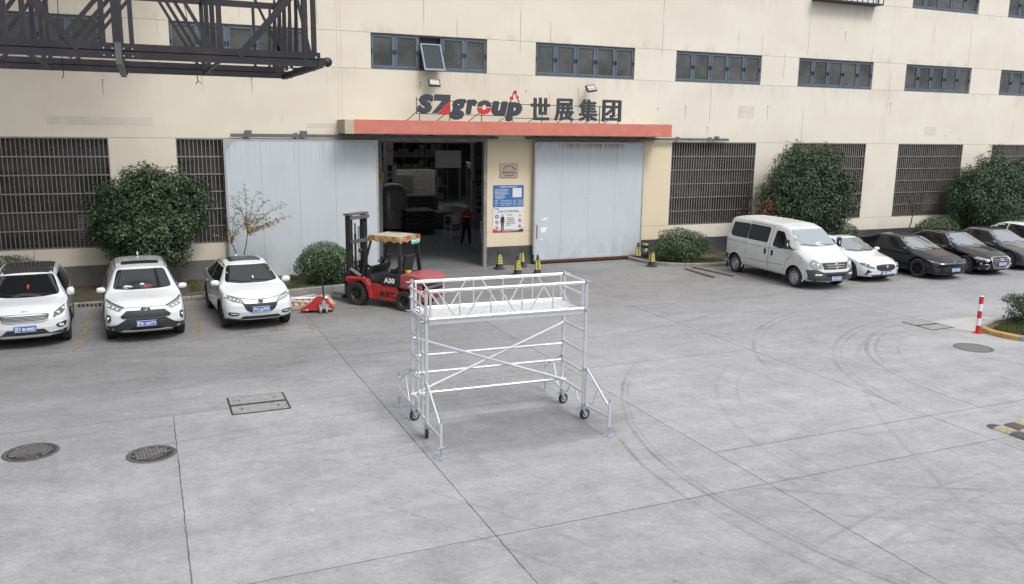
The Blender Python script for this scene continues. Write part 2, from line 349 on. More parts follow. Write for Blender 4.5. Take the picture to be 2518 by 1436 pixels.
def make_door():
    m, g = newmat('pale_blue_door_sheet', .42); P, X, Y, Z = g.pos()
    rib = g.math('SINE', g.math('MULTIPLY', X, 2*PI/.055)); n = g.noise(g.scale(P, 1.2, 1, .4), 1.3, 6, .7)
    c = g.mix(g.rng(n, .3, .7), (.46, .505, .545), (.51, .55, .585))
    st = g.noise(g.scale(P, 14, 1, .35), 1, 6, .75)
    c = g.mix(g.math('MULTIPLY', g.math('MULTIPLY', g.rng(st, .52, .8), g.rng(Z, 3.0, 4.6, 0, 1)), .6), c, (.12, .12, .12))
    low = g.math('MULTIPLY', g.rng(Z, .1, 1.3, 1, 0), g.rng(g.noise(g.scale(P, 2, 1, 1.4), 1.2, 7, .75), .38, .7))
    c = g.mix(g.math('MULTIPLY', low, .55), c, (.22, .21, .20))
    rust = g.math('MULTIPLY', g.rng(Z, .05, .22, 1, 0), g.math('GREATER_THAN', X, 12)); rust = g.math('MULTIPLY', rust, g.rng(n, .35, .6))
    c = g.mix(g.math('MULTIPLY', rust, .8), c, (.10, .04, .02))
    rt = g.math('MULTIPLY', g.math('MULTIPLY', g.rng(Z, 4.28, 4.45, 0, 1), g.math('GREATER_THAN', X, 14.2)), g.rng(st, .4, .6)); rt = g.math('MULTIPLY', rt, g.math('LESS_THAN', X, 17))
    c = g.mix(g.math('MULTIPLY', rt, .8), c, (.12, .04, .02))
    sp = g.N.new('ShaderNodeTexVoronoi'); sp.inputs['Scale'].default_value = 2.3; g.L.new(P, sp.inputs['Vector'])
    f = g.math('MULTIPLY', g.rng(sp.outputs['Distance'], .03, .05, 1, 0), g.math('MULTIPLY', g.math('GREATER_THAN', X, 13), g.math('MULTIPLY', g.math('LESS_THAN', Z, 3.1), g.math('GREATER_THAN', Z, 1.6))))
    c = g.mix(g.math('MULTIPLY', f, .8), c, (.1, .08, .07))
    J = None
    for x0 in (3.45, 4.65, 5.85, 14.35, 15.52, 16.68):
        f = g.rng(g.math('ABSOLUTE', g.math('SUBTRACT', X, x0)), .004, .012, 1, 0); J = f if J is None else g.math('MAXIMUM', J, f)
    c = g.mix(g.math('MULTIPLY', J, .5), c, (.2, .2, .2))
    g.L.new(c, g.b.inputs['Base Color']); g.bump(rib, .18, .004); return m
M_door = make_door()
M_doorframe = mat('galvanised_door_frame', (.42, .44, .46), .45, .5, dirt=(.2, .15, .1), dirt_amt=.4)
M_rail = mat('grey_steel_rail', (.16, .16, .155), .5, .5, dirt=(.1, .05, .03), dirt_amt=.5)
M_canred = mat('faded_red_fascia', (.52, .165, .125), .8, noise=.10, nscale=2.5, bump=.2, bscale=30, dirt=(.55, .30, .25), dirt_amt=.3, dirt_scale=4)
M_canbei = mat('stained_beige_soffit', (.42, .38, .28), .85, noise=.15, nscale=2, dirt=(.12, .10, .08), dirt_amt=.5, dirt_scale=1.5)
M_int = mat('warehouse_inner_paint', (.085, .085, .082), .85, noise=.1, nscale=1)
M_intfloor = mat('warehouse_grey_green_floor', (.17, .185, .19), .45, noise=.15, nscale=1.2, dirt=(.1, .1, .1), dirt_amt=.4, dirt_scale=.8)
M_white = mat('white_paint', (.78, .78, .78), .5, noise=.05, nscale=6)
M_dark = mat('dark_grey_paint', (.05, .052, .058), .5, noise=.2)
M_steel = mat('galvanised_steel', (.50, .53, .57), .38, .75, noise=.12, nscale=20)
M_zinc = mat('bluish_zinc_plating', (.45, .55, .66), .30, .8, noise=.15, nscale=30)
M_castdark = mat('cast_iron', (.12, .118, .116), .6, .4, noise=.3, nscale=14, bump=.4, bscale=25)
# ------------------------------------------------------------------ text and small sign helpers
_dg = None
def text_mesh(name, body, size, mats, parent=None, loc=(0, 0, 0), rot=(PI/2, 0, 0), extrude=.002, bold=0., shear=0., align='CENTER', sx=1., spacing=1.):
    c = bpy.data.curves.new('t', 'FONT'); c.body = body; c.size = size; c.extrude = extrude; c.offset = bold; c.shear = shear
    c.align_x = align; c.align_y = 'CENTER'; c.space_character = spacing; c.resolution_u = 3
    t = bpy.data.objects.new('t', c); col.objects.link(t)
    dg = bpy.context.evaluated_depsgraph_get(); me = bpy.data.meshes.new_from_object(t.evaluated_get(dg))
    bpy.data.objects.remove(t); bpy.data.curves.remove(c)
    me.name = name; me.materials.clear(); me.materials.append(mats)
    me.transform(Matrix.Translation(loc) @ Matrix.Rotation(rot[2], 4, 'Z') @ Matrix.Rotation(rot[0], 4, 'X') @ Matrix.Diagonal((sx, 1, 1, 1)))
    o = bpy.data.objects.new(name, me); col.objects.link(o)
    if parent: o.parent = parent
    return o
def mesh_size(o):
    a = np.array([v.co for v in o.data.vertices]); return a.min(0), a.max(0)
def fit_mesh(o, x0, x1, z0, z1):           # stretch a lettering mesh to the box it has on the sign
    lo, hi = mesh_size(o)
    for v in o.data.vertices:
        v.co.x = x0+(v.co.x-lo[0])/(hi[0]-lo[0])*(x1-x0); v.co.z = z0+(v.co.z-lo[2])/(hi[2]-lo[2])*(z1-z0)
    return o

# ------------------------------------------------------------------ ground
def sheet(name, x0, x1, y0, y1, z, m, n=1, kind='structure'):
    b = MB(); b.add([(x0, y0, z), (x1, y0, z), (x1, y1, z), (x0, y1, z)], [(0, 1, 2, 3)]); o = b.build(name, m); o['kind'] = kind; return o
YF = 28.45
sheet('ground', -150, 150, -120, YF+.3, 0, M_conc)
sheet('warehouse_floor', -6, 40, YF-.02, 64, .006, M_intfloor)
sheet('far_ground', -150, 150, YF+36, 200, -.02, M_conc)

# worn yellow bay lines
def make_worn(name, colr, keep):
    m, g = newmat(name, .8); P, X, Y, Z = g.pos()
    n = g.noise(P, 3.5, 8, .8); n2 = g.noise(g.scale(P, .7, 1.6, 1), 1.2, 5, .6)
    f = g.math('MULTIPLY', g.rng(n, keep, keep+.2), g.rng(n2, .3, .6, .35, 1)); c = g.mix(g.math('MULTIPLY', f, .75), (.27, .262, .24), colr)
    g.L.new(c, g.b.inputs['Base Color']); g.L.new(g.math('MULTIPLY_ADD', f, .62, .18), g.b.inputs['Alpha']); return m
M_yel = make_worn('worn_yellow_paint', (.38, .29, .11), .36)
M_yel2 = make_worn('nearly_gone_yellow_paint', (.34, .29, .16), .46)
b = MB(); z = .004
def strip(p, q, wd, zz=.004, mi=0):
    p = Vector((*p, zz)); q = Vector((*q, zz)); d = (q-p).normalized(); s_ = Vector((-d.y, d.x, 0))*wd/2
    b.add([p-s_, q-s_, q+s_, p+s_], [(0, 1, 2, 3)], mi)
strip((-1.55, 25.3), (-1.70, 20.52), .13); strip((.94, 25.3), (.97, 20.52), .13); strip((3.72, 24.6), (3.62, 20.52), .12, mi=1)
strip((-7.5, 20.44), (-1.63, 20.46), .12, mi=1); strip((-1.63, 20.46), (3.6, 20.5), .11, mi=1); strip((-4.3, 25.3), (-4.4, 20.5), .13)
for x in (19.35, 21.95, 24.6, 27.2, 29.85): strip((x, 25.3), (x+.02, 20.9), .12, mi=1)
# ghost characters in front of the bays
for cx in (-.25, 2.42):
    for dx in (-.55, .15):
        x = cx+dx
        strip((x, 20.95), (x+.42, 20.95), .09, mi=1); strip((x-.02, 21.2), (x+.46, 21.2), .08, mi=1); strip((x+.2, 20.75), (x+.2, 21.35), .09, mi=1)
        strip((x+.0, 20.72), (x+.14, 20.95), .08, mi=1); strip((x+.44, 20.7), (x+.3, 20.95), .08, mi=1)
o = b.build('parking_lines', [M_yel, M_yel2]); o['kind'] = 'structure'
# faded arrow-lines on the warehouse floor
b = MB()
for k in range(5): strip((10.1+k*.55, 33.5+k*.2), (9.7+k*.55, 35.2+k*.3), .12, .012)
o = b.build('floor_hatching', make_worn('worn_grey_floor_paint', (.45, .45, .42), .3)); o['kind'] = 'structure'

# ------------------------------------------------------------------ kerbs, planting strips
M_kerb = mat('weathered_kerb_stone', (.27, .265, .25), .85, noise=.22, nscale=4, bump=.3, bscale=30, dirt=(.06, .055, .045), dirt_amt=.55, dirt_scale=2)
M_kerby = mat('yellow_kerb_paint', (.44, .28, .08), .8, noise=.15, nscale=6, dirt=(.2, .17, .12), dirt_amt=.5, dirt_scale=5)
M_soil = mat('bare_planting_soil', (.075, .062, .045), .95, noise=.4, nscale=5, bump=.6, bscale=14, dirt=(.10, .12, .04), dirt_amt=.6, dirt_scale=2)
def smooth_line(pts, n=6):
    out = []
    for i in range(len(pts)-1):
        p0 = Vector(pts[max(i-1, 0)]); p1 = Vector(pts[i]); p2 = Vector(pts[i+1]); p3 = Vector(pts[min(i+2, len(pts)-1)])
        for k in range(n):
            t = k/n; out.append(.5*((2*p1)+(-p0+p2)*t+(2*p0-5*p1+4*p2-p3)*t*t+(-p0+3*p1-3*p2+p3)*t**3))
    out.append(Vector(pts[-1])); return out
def kerb(name, pts, soil_close, h=.13, wd=.13, drains=(), yellow=None, joint=.62):
    L = smooth_line([(*p, 0) for p in pts], 8); b = MB(); acc = 0; seg = []
    for i in range(len(L)-1):
        p, q = L[i], L[i+1]; d = (q-p); ln = d.length; d.normalize(); s_ = Vector((-d.y, d.x, 0))
        acc += ln
        gap = .012 if acc > joint else 0
        if gap: acc = 0
        q2 = q-d*gap
        prof = ((0, 0), (.0, h-.03), (.03, h), (wd, h), (wd, 0))
        ring = lambda P: [P+s_*a+Vector((0, 0, c_)) for a, c_ in prof]
        y = 1 if (yellow and yellow(p)) else 0
        vs = ring(p)+ring(q2); b.add(vs, [(j, j+1, 6+j, 5+j) for j in range(4)]+[(0, 1, 2, 3, 4), (9, 8, 7, 6, 5)], y)
    for p, q in drains:
        p = Vector((*p, 0)); q = Vector((*q, 0)); d = (q-p).normalized(); s_ = Vector((d.y, -d.x, 0)); n = int((q-p).length/.105)
        for k in range(n):
            a = p+d*(.03+k*.105); b.beam(a+s_*.002+Vector((0, 0, .02)), a+s_*.002+Vector((0, 0, .10)), .05, .012, m=2)
    o = b.build(name, [M_kerb, M_kerby, M_black]); o['kind'] = 'structure'
    poly = [p+Vector((0, 0, .085)) for p in L]+[Vector((*p, .085)) for p in soil_close]
    bm = bmesh.new(); f = bm.faces.new([bm.verts.new(v+Vector((0, .0, 0))) for v in poly]); bmesh.ops.triangulate(bm, faces=[f])
    me = bpy.data.meshes.new('planting_soil'); bm.to_mesh(me); bm.free(); me.materials.append(M_soil)
    so = bpy.data.objects.new('planting_soil', me); col.objects.link(so); so['kind'] = 'structure'
    return L
KL = kerb('kerb', [(-14, 25.5), (-8, 25.5), (-3, 25.5), (1, 25.42), (3.0, 25.42), (4.3, 25.62), (5.6, 25.85), (6.5, 26.3), (6.9, 27.2), (6.95, 28.3)], [(6.9, 28.44), (-14, 28.44)],
          drains=(((-1.95, 25.49), (-1.05, 25.46)),))
KR = kerb('kerb', [(17.35, 28.2), (17.4, 27.3), (17.75, 26.5), (18.5, 25.95), (19.7, 25.6), (22, 25.6), (28, 25.6), (48, 25.6)], [(48, 28.44), (17.45, 28.44)],
          drains=(((19.25, 25.69), (19.85, 25.595)),))
KI = kerb('kerb', [(34, 9.8), (24.5, 11.65), (21.2, 12.55), (19.95, 13.15), (19.6, 13.75), (19.68, 14.45), (20.3, 14.85), (22.5, 15.15), (34, 15.9)][::-1], [(34, 10.0)],
          yellow=lambda p: p.x < 19.9 and 13.45 < p.y < 14.6)
# light cement patch round the island tip
b = MB(); ang = [k*2*PI/20 for k in range(20)]
b.add([(20.2+1.35*math.cos(a)*(1+.1*math.sin(3*a))+.2, 15.1+.85*math.sin(a)*(1+.12*math.cos(2*a)), .004) for a in ang], [list(range(20))])
o = b.build('cement_patch', mat('light_cement_patch', (.36, .355, .34), .85, noise=.12, nscale=3)); o['kind'] = 'structure'

# grass: thin blades, one stuff object per strip
def blades(name, regions, n, hmin, hmax, m, seed=1):
    rg = np.random.default_rng(seed); V = []; F = []
    tot = sum(r[4] for r in regions)
    for x0, x1, y0, y1, wgt, fn in regions:
        k = int(n*wgt/tot); x = rg.uniform(x0, x1, k); y = rg.uniform(y0, y1, k)
        keep = fn(x, y) if fn else np.ones(k, bool)
        x = x[keep]; y = y[keep]; k = len(x)
        a = rg.uniform(0, 2*PI, k); h = rg.uniform(hmin, hmax, k); wd = rg.uniform(.005, .011, k); ln = rg.uniform(.0, .05, k); la = rg.uniform(0, 2*PI, k)
        z0 = .085
        A = np.stack([x-np.cos(a)*wd, y-np.sin(a)*wd, np.full(k, z0)], 1); B = np.stack([x+np.cos(a)*wd, y+np.sin(a)*wd, np.full(k, z0)], 1)
        C = np.stack([x+np.cos(la)*ln, y+np.sin(la)*ln, z0+h], 1); V.append(np.stack([A, B, C], 1).reshape(-1, 3))
    V = np.concatenate(V); me = bpy.data.meshes.new(name); nt = len(V)//3
    me.vertices.add(len(V)); me.vertices.foreach_set('co', V.ravel()); me.loops.add(len(V)); me.loops.foreach_set('vertex_index', np.arange(len(V), dtype=np.int32))
    me.polygons.add(nt); me.polygons.foreach_set('loop_start', np.arange(0, len(V), 3, dtype=np.int32)); me.polygons.foreach_set('loop_total', np.full(nt, 3, dtype=np.int32)); me.update(); me.validate()
    me.materials.append(m); o = bpy.data.objects.new(name, me); col.objects.link(o); return o
def leafmat(name, cols, rough=.45, trans=.0, spec=.4):
    m, g = newmat(name, rough); geo = g.N.new('ShaderNodeNewGeometry'); rp = g.N.new('ShaderNodeValToRGB')
    e = rp.color_ramp.elements; e[0].color = (*cols[0], 1); e[1].color = (*cols[-1], 1); e[0].position = 0; e[1].position = 1
    for i, c_ in enumerate(cols[1:-1]): n = e.new((i+1)/(len(cols)-1)); n.color = (*c_, 1)
    g.L.new(geo.outputs['Random Per Island'], rp.inputs[0])
    n = g.noise(geo.outputs['Position'], 2.2, 3, .6); c = g.mix(1., rp.outputs[0], g.rng(n, .3, .7, .75, 1.2), 'MULTIPLY')
    g.L.new(c, g.b.inputs['Base Color']); g.b.inputs['Specular IOR Level'].default_value = spec
    return m
M_grass = leafmat('short_grass', [(.05, .075, .02), (.08, .11, .03), (.14, .13, .06), (.06, .09, .025)], .7)
patchy = lambda x, y: (np.sin(x*3.1+y*2)+np.sin(x*1.3-y*4.7)+np.sin(x*7.7)*.5) > -.3
tag(blades('grass', [(1.0, 4.4, 25.6, 28.3, 3, patchy), (-3, 1.2, 25.75, 28.3, 2, lambda x, y: patchy(x, y) & (np.sin(x*5)+np.sin(y*6+x) > .4)), (18.2, 20.5, 26.1, 28.3, 2, lambda x, y: patchy(x, y) & (y > 26.15+(18.6-x).clip(0)*1.)), (20.5, 38, 25.8, 28.3, 5, patchy),
     (-8, -3, 25.7, 28.3, 2, patchy)], 42000, .03, .11, M_grass), kind='stuff')
tag(blades('grass', [(19.75, 30, 11.5, 15.6, 1, lambda x, y: (y > 13.5-(x-19.9)*.36+.0) & (y < 14.25+(x-19.75)*.42) & (y < 15.0+(x-20)*.06) & (y > 12.75-(x-20.9)*.30))], 60000, .04, .13, M_grass, 5), kind='stuff')

# ------------------------------------------------------------------ factory building
bld = thing('factory_building', 'long cream rendered factory hall with blue framed ribbon windows and barred ground floor windows', 'building', (0, YF, 0))
bld.matrix_world = Matrix.Identity(4)
WX = [-23.5, -17.4, -11.3, -5.16, .93, 7.18, 13.27, 19.34, 25.48, 31.64, 37.84, 44.0]; WW = 4.19
openings = [(x, x+WW, z0, z1) for x in WX for z0, z1 in ((6.95, 8.12), (10.53, 11.7))]
GX = [x for x in WX if x not in (7.18, 13.27)]
openings += [(x, x+WW, 1.26, 4.6) for x in GX]
openings.append((7.25, 11.38, 0, 4.6))
xs = sorted({-30, 50, *[v for o_ in openings for v in o_[:2]]}); zs = sorted({.0, .72, 13.5, *[v for o_ in openings for v in o_[2:]]})
b = MB(); y = YF; IN = .22
def inside(x, z): return any(a < x < c and d < z < e for a, c, d, e in openings)
for i in range(len(xs)-1):
    for j in range(len(zs)-1):
        cx = (xs[i]+xs[i+1])/2; cz = (zs[j]+zs[j+1])/2
        if inside(cx, cz): continue
        pl = zs[j+1] <= .72+1e-6
        yy = y
        b.add([(xs[i], yy, zs[j]), (xs[i+1], yy, zs[j]), (xs[i+1], yy, zs[j+1]), (xs[i], yy, zs[j+1])], [(0, 1, 2, 3)], 1 if pl else 0)
for x0, x1, z0, z1 in openings:
    b.add([(x0, y, z0), (x0, y+IN, z0), (x0, y+IN, z1), (x0, y, z1)], [(0, 1, 2, 3)]); b.add([(x1, y, z0), (x1, y, z1), (x1, y+IN, z1), (x1, y+IN, z0)], [(0, 1, 2, 3)])
    b.add([(x0, y, z1), (x0, y+IN, z1), (x1, y+IN, z1), (x1, y, z1)], [(0, 1, 2, 3)])
    if z0 > 0: b.add([(x0, y, z0), (x1, y, z0), (x1, y+IN, z0), (x0, y+IN, z0)], [(0, 1, 2, 3)])
b.bx(-30, 50, y, y+.5, 13.5, 13.9)
wall = b.build('wall', [M_wall, M_plinth], bld, fixn=False)
# raised plinth render on the right and gate jambs
b = MB()
for x0, x1, z1 in ((-30, 2.3, .72), (11.38, 13.2, .72), (18.0, 50, .72)): b.bx(x0, x1, y-.025, y+.01, 0, z1)
b.build('plinth', M_plinth, bld)
for q in ((-2.55, .30, 4.98, 5.22), (5.0, 6.0, 4.98, 5.12), (22.5, 23.3, 5.6, 6.1), (33.2, 33.9, 5.0, 5.4)):
    b = MB(); b.bx(q[0], q[1], y-.004, y, q[2], q[3]); b.build('render_patch', mat('patched_render', (.58, .53, .455), .9, noise=.12, nscale=3), bld)
for x0, z0, l_ in ((3.3, 6.5, .5), (-1.0, 6.3, .45), (8.9, 6.55, .22), (19.9, 6.0, .5), (21.0, 5.2, .3), (24.0, 6.1, .6), (12.9, 6.4, .12), (30.9, 6.4, .5), (27.9, 9.3, .5), (34.6, 5.0, .25), (18.6, 5.9, .15)):
    b = MB(); b.tube((x0, y-.012, z0), (x0, y, z0), .018, 8); b.prism([(x0-.007, z0), (x0-.003, z0-l_), (x0+.003, z0-l_), (x0+.007, z0)], 'y', y-.003, y-.001); b.build('weep_hole', M_black, bld)
b = MB(); b.bx(11.265, 11.395, y-.05, y+.14, 0, 4.56); b.bx(7.2, 7.3, y-.03, y+.3, 0, 4.56); b.bx(7.2, 11.39, y-.035, y+.3, 4.56, 4.68)
b.build('gate_frame', mat('worn_grey_gate_jamb', (.22, .215, .20), .7, .1, noise=.2, nscale=3, dirt=(.4, .38, .33), dirt_amt=.5, dirt_scale=3), bld)

# ribbon window: outer frame, five casements, panes, latches
def window_frame_mb(x0, x1, z0, z1, skip=None):
    b = MB(); f = y+.10
    b.bx(x0, x1, f-.03, f+.07, z0, z0+.05); b.bx(x0, x1, f-.03, f+.07, z1-.05, z1)
    n = 5; wd = (x1-x0)/n
    for k in range(n+1):
        xx = x0+wd*k; a = max(xx-.035, x0); c_ = min(xx+.035, x1); b.bx(a, c_, f-.028, f+.068, z0+.05, z1-.05)
    return b, wd, f
def sash_mb(xa, xb, za, zb, f):
    b = MB(); t = .055
    b.bx(xa, xb, f-.045, f+.01, za, za+t*1.3); b.bx(xa, xb, f-.045, f+.01, zb-t, zb); b.bx(xa, xa+t, f-.044, f+.009, za+t*1.3, zb-t); b.bx(xb-t, xb, f-.044, f+.009, za+t*1.3, zb-t); return b
def ribbon_window(x0, z0, z1, open_at=None, glass=M_glass):
    x1 = x0+WW; b, wd, f = window_frame_mb(x0, x1, z0, z1)
    fr = b.build('window', M_alu, bld)
    for k in range(5):
        xa = x0+wd*k+.04; xb = x0+wd*(k+1)-.04
        if k == open_at: continue
        s_ = sash_mb(xa, xb, z0+.055, z1-.055, f); s_.build('sash', M_alu, fr)
        p = MB(); p.bx(xa+.05, xb-.05, f-.012, f-.004, z0+.12, z1-.10); p.build('pane', glass, fr)
    h = MB()
    for k in range(6):
        xx = x0+wd*k
        for dx in (-.045, .045):
            if x0 < xx+dx < x1:
                for dz in (-.05, .0, .05): h.bx(xx+dx-.028, xx+dx+.028, f-.07, f-.045, (z0+z1)/2+dz-.012, (z0+z1)/2+dz+.012)
                h.bx(xx+dx-.008, xx+dx+.008, f-.065, f-.045, (z0+z1)/2-.06, (z0+z1)/2+.06)
    h.build('latch', M_black, fr)
    if open_at is not None:
        k = open_at; xa = x0+wd*k+.045; xb = x0+wd*(k+1)-.045; s_ = sash_mb(0, xb-xa, -(z1-z0-.11), 0, 0); s_.bx(.04, xb-xa-.04, -.02, -.012, -(z1-z0-.17), -.05, 1)
        s_.xf(Matrix.Translation((xa, f-.04, z1-.28)) @ Matrix.Rotation(-R_(30), 4, 'X')); s_.build('open_sash', [M_alu, mat('pale_reflecting_pane', (.04, .05, .055), .6, spec=.15)], fr)
        d = MB(); d.bx(xa-.02, xb+.02, f+.5, f+.55, z0, z1); d.bx(xa, xb, f+.05, f+.5, z0+.02, z0+.03); d.build('dark_room', mat('brown_room_behind_window', (.06, .035, .03), .8), fr)
    return fr
for i, x in enumerate(WX):
    if x < -12 or x > 42: continue
    ribbon_window(x, 6.95, 8.12, 2 if x == 7.18 else None)
    if x > 20 and x != 25.48: ribbon_window(x, 10.53, 11.7)
# protruding black guard on the upper floor window
b = MB(); gx0, gx1 = 25.9, 29.45
b.bx(gx0, gx1, y-.45, y, 10.43, 10.49)
for k in range(13):
    xx = gx0+(gx1-gx0)*k/12; b.bx(xx-.015, xx+.015, y-.45, y-.42, 10.49, 11.8)
for zz in (10.75, 11.2, 11.8): b.bx(gx0, gx1, y-.46, y-.43, zz, zz+.03)
b.build('window_guard', M_black, bld)

# barred windows
def bars_mb(hb):
    b = MB(); x1 = WW
    n = 34
    for k in range(n+1):
        xx = .02+(x1-.04)*k/n; b.bx(xx-hb, xx+hb, -.01, .012, 0, 3.34)
    for k in range(7):
        zz = .02+3.30*k/6; b.bx(0, x1, -.035, -.01, zz-.018, zz+.018)
    b.bx(0, .03, -.04, .03, 0, 3.34); b.bx(x1-.03, x1, -.04, .03, 0, 3.34); return b
bars0 = None; wide = False; M_grillel = mat('light_grey_painted_bars', (.24, .23, .215), .55, .2, noise=.2, nscale=2); rg = random.Random(4)
M_blind = mat('pale_roller_blind', (.20, .195, .185), .7, noise=.15, nscale=3); M_mull = mat('dark_window_mullion', (.055, .052, .050), .5); M_crate = mat('pale_stored_cartons', (.22, .21, .20), .8, noise=.2, nscale=3)
for x in GX:
    if x < -12 or x > 42: continue
    fr = MB(); f = y+.16
    for k in range(5):
        xx = x+WW*k/4; fr.bx(max(xx-.035, x), min(xx+.035, x+WW), f-.02, f+.04, 1.26, 4.6)
    for zz in (1.26, 2.35, 3.45, 4.55): fr.bx(x, x+WW, f-.015, f+.035, zz, zz+.055)
    fro = fr.build('barred_window', M_mull, bld)
    gl = MB(); gl.bx(x, x+WW, f+.005, f+.015, 1.26, 4.6); gl.build('pane', M_glass2, fro)
    bl = MB()
    for k in range(4):
        if rg.random() < (.75 if x < 10 else .35):
            xa = x+WW*k/4+.06; z1 = rg.choice((2.3, 2.3, 3.4)); z0 = 1.3+rg.random()*.3
            bl = MB()
            for q in range(int((z1-z0)/.075)): bl.bx(xa, xa+WW/4-.12, f-.004, f+.003, z0+q*.075, z0+q*.075+.045)
            bl.build('blind', M_blind, fro)
    if bars0 is None or (x > 10 and not wide): wide = x > 10; go = bars_mb(.017 if wide else .0095).build('grille', M_grille if wide else M_grillel, fro); bars0 = go; go.location = (x, y+.04, 1.26)
    else:
        go = bars0.copy(); col.objects.link(go); go.parent = fro; go.location = (x, y+.04, 1.26)

# sliding doors with rails
def door_panel(x0, x1, z0, z1, yy, m=M_door, rounded=False):
    b = MB()
    if rounded:
        r = .22; poly = [(x0+r*.2, z0+.02), (x1-r, z0)]+[(x1-r+r*math.sin(a), z0+r-r*math.cos(a)) for a in [k*PI/12 for k in range(1, 7)]]+[(x1, z1), (x0, z1)]
        b.prism(poly, 'y', yy-.05, yy+.05)
    else: b.bx(x0, x1, yy-.05, yy+.05, z0, z1)
    d = b.build('sliding_door', m, bld)
    e = MB(); t = .05
    e.bx(x0-.015, x0+t, yy-.056, yy+.055, z0+.3, z1+.012); e.bx(x1-t, x1+.015, yy-.056, yy+.055, z0+.3, z1+.012); e.bx(x0+t, x1-t, yy-.056, yy+.055, z1-t, z1+.012)
    for sx_, xc in ((1, x0), (-1, x1)):
        e.prism([(xc, z1-.42), (xc, z1), (xc+sx_*.36, z1)], 'y', yy-.06, yy-.052)
    e.build('door_frame', M_doorframe, d); return d
door_panel(2.33, 7.30, .10, 4.58, y-.16)
d2 = door_panel(13.22, 17.93, .08, 4.56, y-.16, rounded=True)
b = MB(); b.bx(13.25, 17.7, y-.225, y-.2, .05, .15); b.build('rusty_bottom_channel', mat('rusty_channel', (.09, .035, .02), .9, noise=.4), d2)
b = MB(); b.tube((13.35, y-.24, 1.0), (13.35, y-.24, 1.5), .012); b.tube((13.35, y-.24, 1.0), (13.35, y-.2, 1.0), .012); b.tube((13.35, y-.24, 1.5), (13.35, y-.2, 1.5), .012); b.build('door_handle', M_black, d2)
b = MB()
for pts in ([(13.55, 1.72), (13.8, 1.78), (13.75, 1.68), (13.62, 1.66)], [(13.5, 1.38), (13.78, 1.42), (13.7, 1.22), (13.55, 1.20)], [(13.45, 1.0), (13.6, .95), (13.52, .9)]):
    b.prism(pts, 'y', y-.2135, y-.2115)
b.build('torn_paper', M_white, d2)
b = MB()
for xa, xb in ((2.55, 11.75), (12.85, 21.95)):
    b.bx(xa, xb, y-.20, y-.12, 4.70, 4.76); b.bx(xa, xb, y-.21, y-.19, 4.655, 4.71); xx = xa+.5
    while xx < xb: b.bx(xx-.05, xx+.05, y-.13, y, 4.70, 4.80); xx += 1.55
for xx in (3.1, 4.85): b.bx(xx-.1, xx+.1, y-.23, y-.21, 4.66, 4.86); b.bx(xx-.07, xx-.05, y-.25, y-.23, 4.78, 4.80); b.bx(xx+.05, xx+.07, y-.25, y-.23, 4.78, 4.80); b.bx(xx-.09, xx+.09, y-.22, y, 4.84, 4.87)
b.bx(21.3, 21.45, y-.23, y-.1, 4.72, 4.84)
b.build('door_rail', M_rail, bld)

# canopy
b = MB(); cy = y-1.1
b.bx(6.3, 18.55, cy-.012, cy, 4.82, 5.26); b.build('canopy_fascia', M_canred, bld)
b = MB(); b.bx(6.0, 18.55, cy, y, 4.80, 5.25); b.bx(6.0, 6.3, cy-.02, cy, 4.80, 5.25); b.bx(17.75, 18.5, cy+.05, cy+.4, 5.25, 5.27); b.build('canopy', M_canbei, bld)


# interior shell
b = MB(); X0, X1, Y0, Y1, Z1 = -5.5, 39, y+.5, 62, 8.5
b.add([(X0, Y1, 0), (X1, Y1, 0), (X1, Y1, Z1), (X0, Y1, Z1)], [(0, 1, 2, 3)]); b.add([(X0, Y0, 0), (X0, Y1, 0), (X0, Y1, Z1), (X0, Y0, Z1)], [(0, 1, 2, 3)]); b.add([(X1, Y0, 0), (X1, Y1, 0), (X1, Y1, Z1), (X1, Y0, Z1)], [(0, 1, 2, 3)])
b.add([(X0, Y0, Z1), (X1, Y0, Z1), (X1, 44, Z1), (X0, 44, Z1)], [(0, 1, 2, 3)]); b.add([(X0, 46.4, Z1), (X1, 46.4, Z1), (X1, Y1, Z1), (X0, Y1, Z1)], [(0, 1, 2, 3)])
for xa, xb in ((X0, 7.2), (11.42, X1)): b.bx(xa, xb, y+.28, y+.5, 0, Z1)
b.bx(7.2, 11.42, y+.28, y+.5, 4.68, Z1)
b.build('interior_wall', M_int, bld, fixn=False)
b = MB()
for yy in (y+.35,): b.bx(7.3, 11.1, yy, yy+.06, 4.5, 4.56)
b.build('lintel', M_rail, bld)

# unseen halls added outside the picture to darken reflections and shade the left wall
M_nb = mat('unseen_render', (.20, .195, .185), .9, noise=.1, nscale=.3); M_nbw = mat('unseen_window_band', (.04, .045, .05), .3)
for nm, q in (('unseen_hall', (-70, 70, -26, -9, 0, 6.5)), ('unseen_hall', (-40, -9.5, 14, 27.6, 0, 24))):
    b = MB(); b.bx(*q, 0)
    if q[0] == -70:
        for k in range(20): b.bx(-66+k*6.6, -61.5+k*6.6, -9.01, -8.97, 1.2, 4.2, 1)
    else:
        for k in range(5): b.bx(-9.53, -9.47, 15+k*2.4, 16.6+k*2.4, 5.5, 7.5, 1)
    o = b.build(nm, [M_nb, M_nbw]); o['kind'] = 'structure'

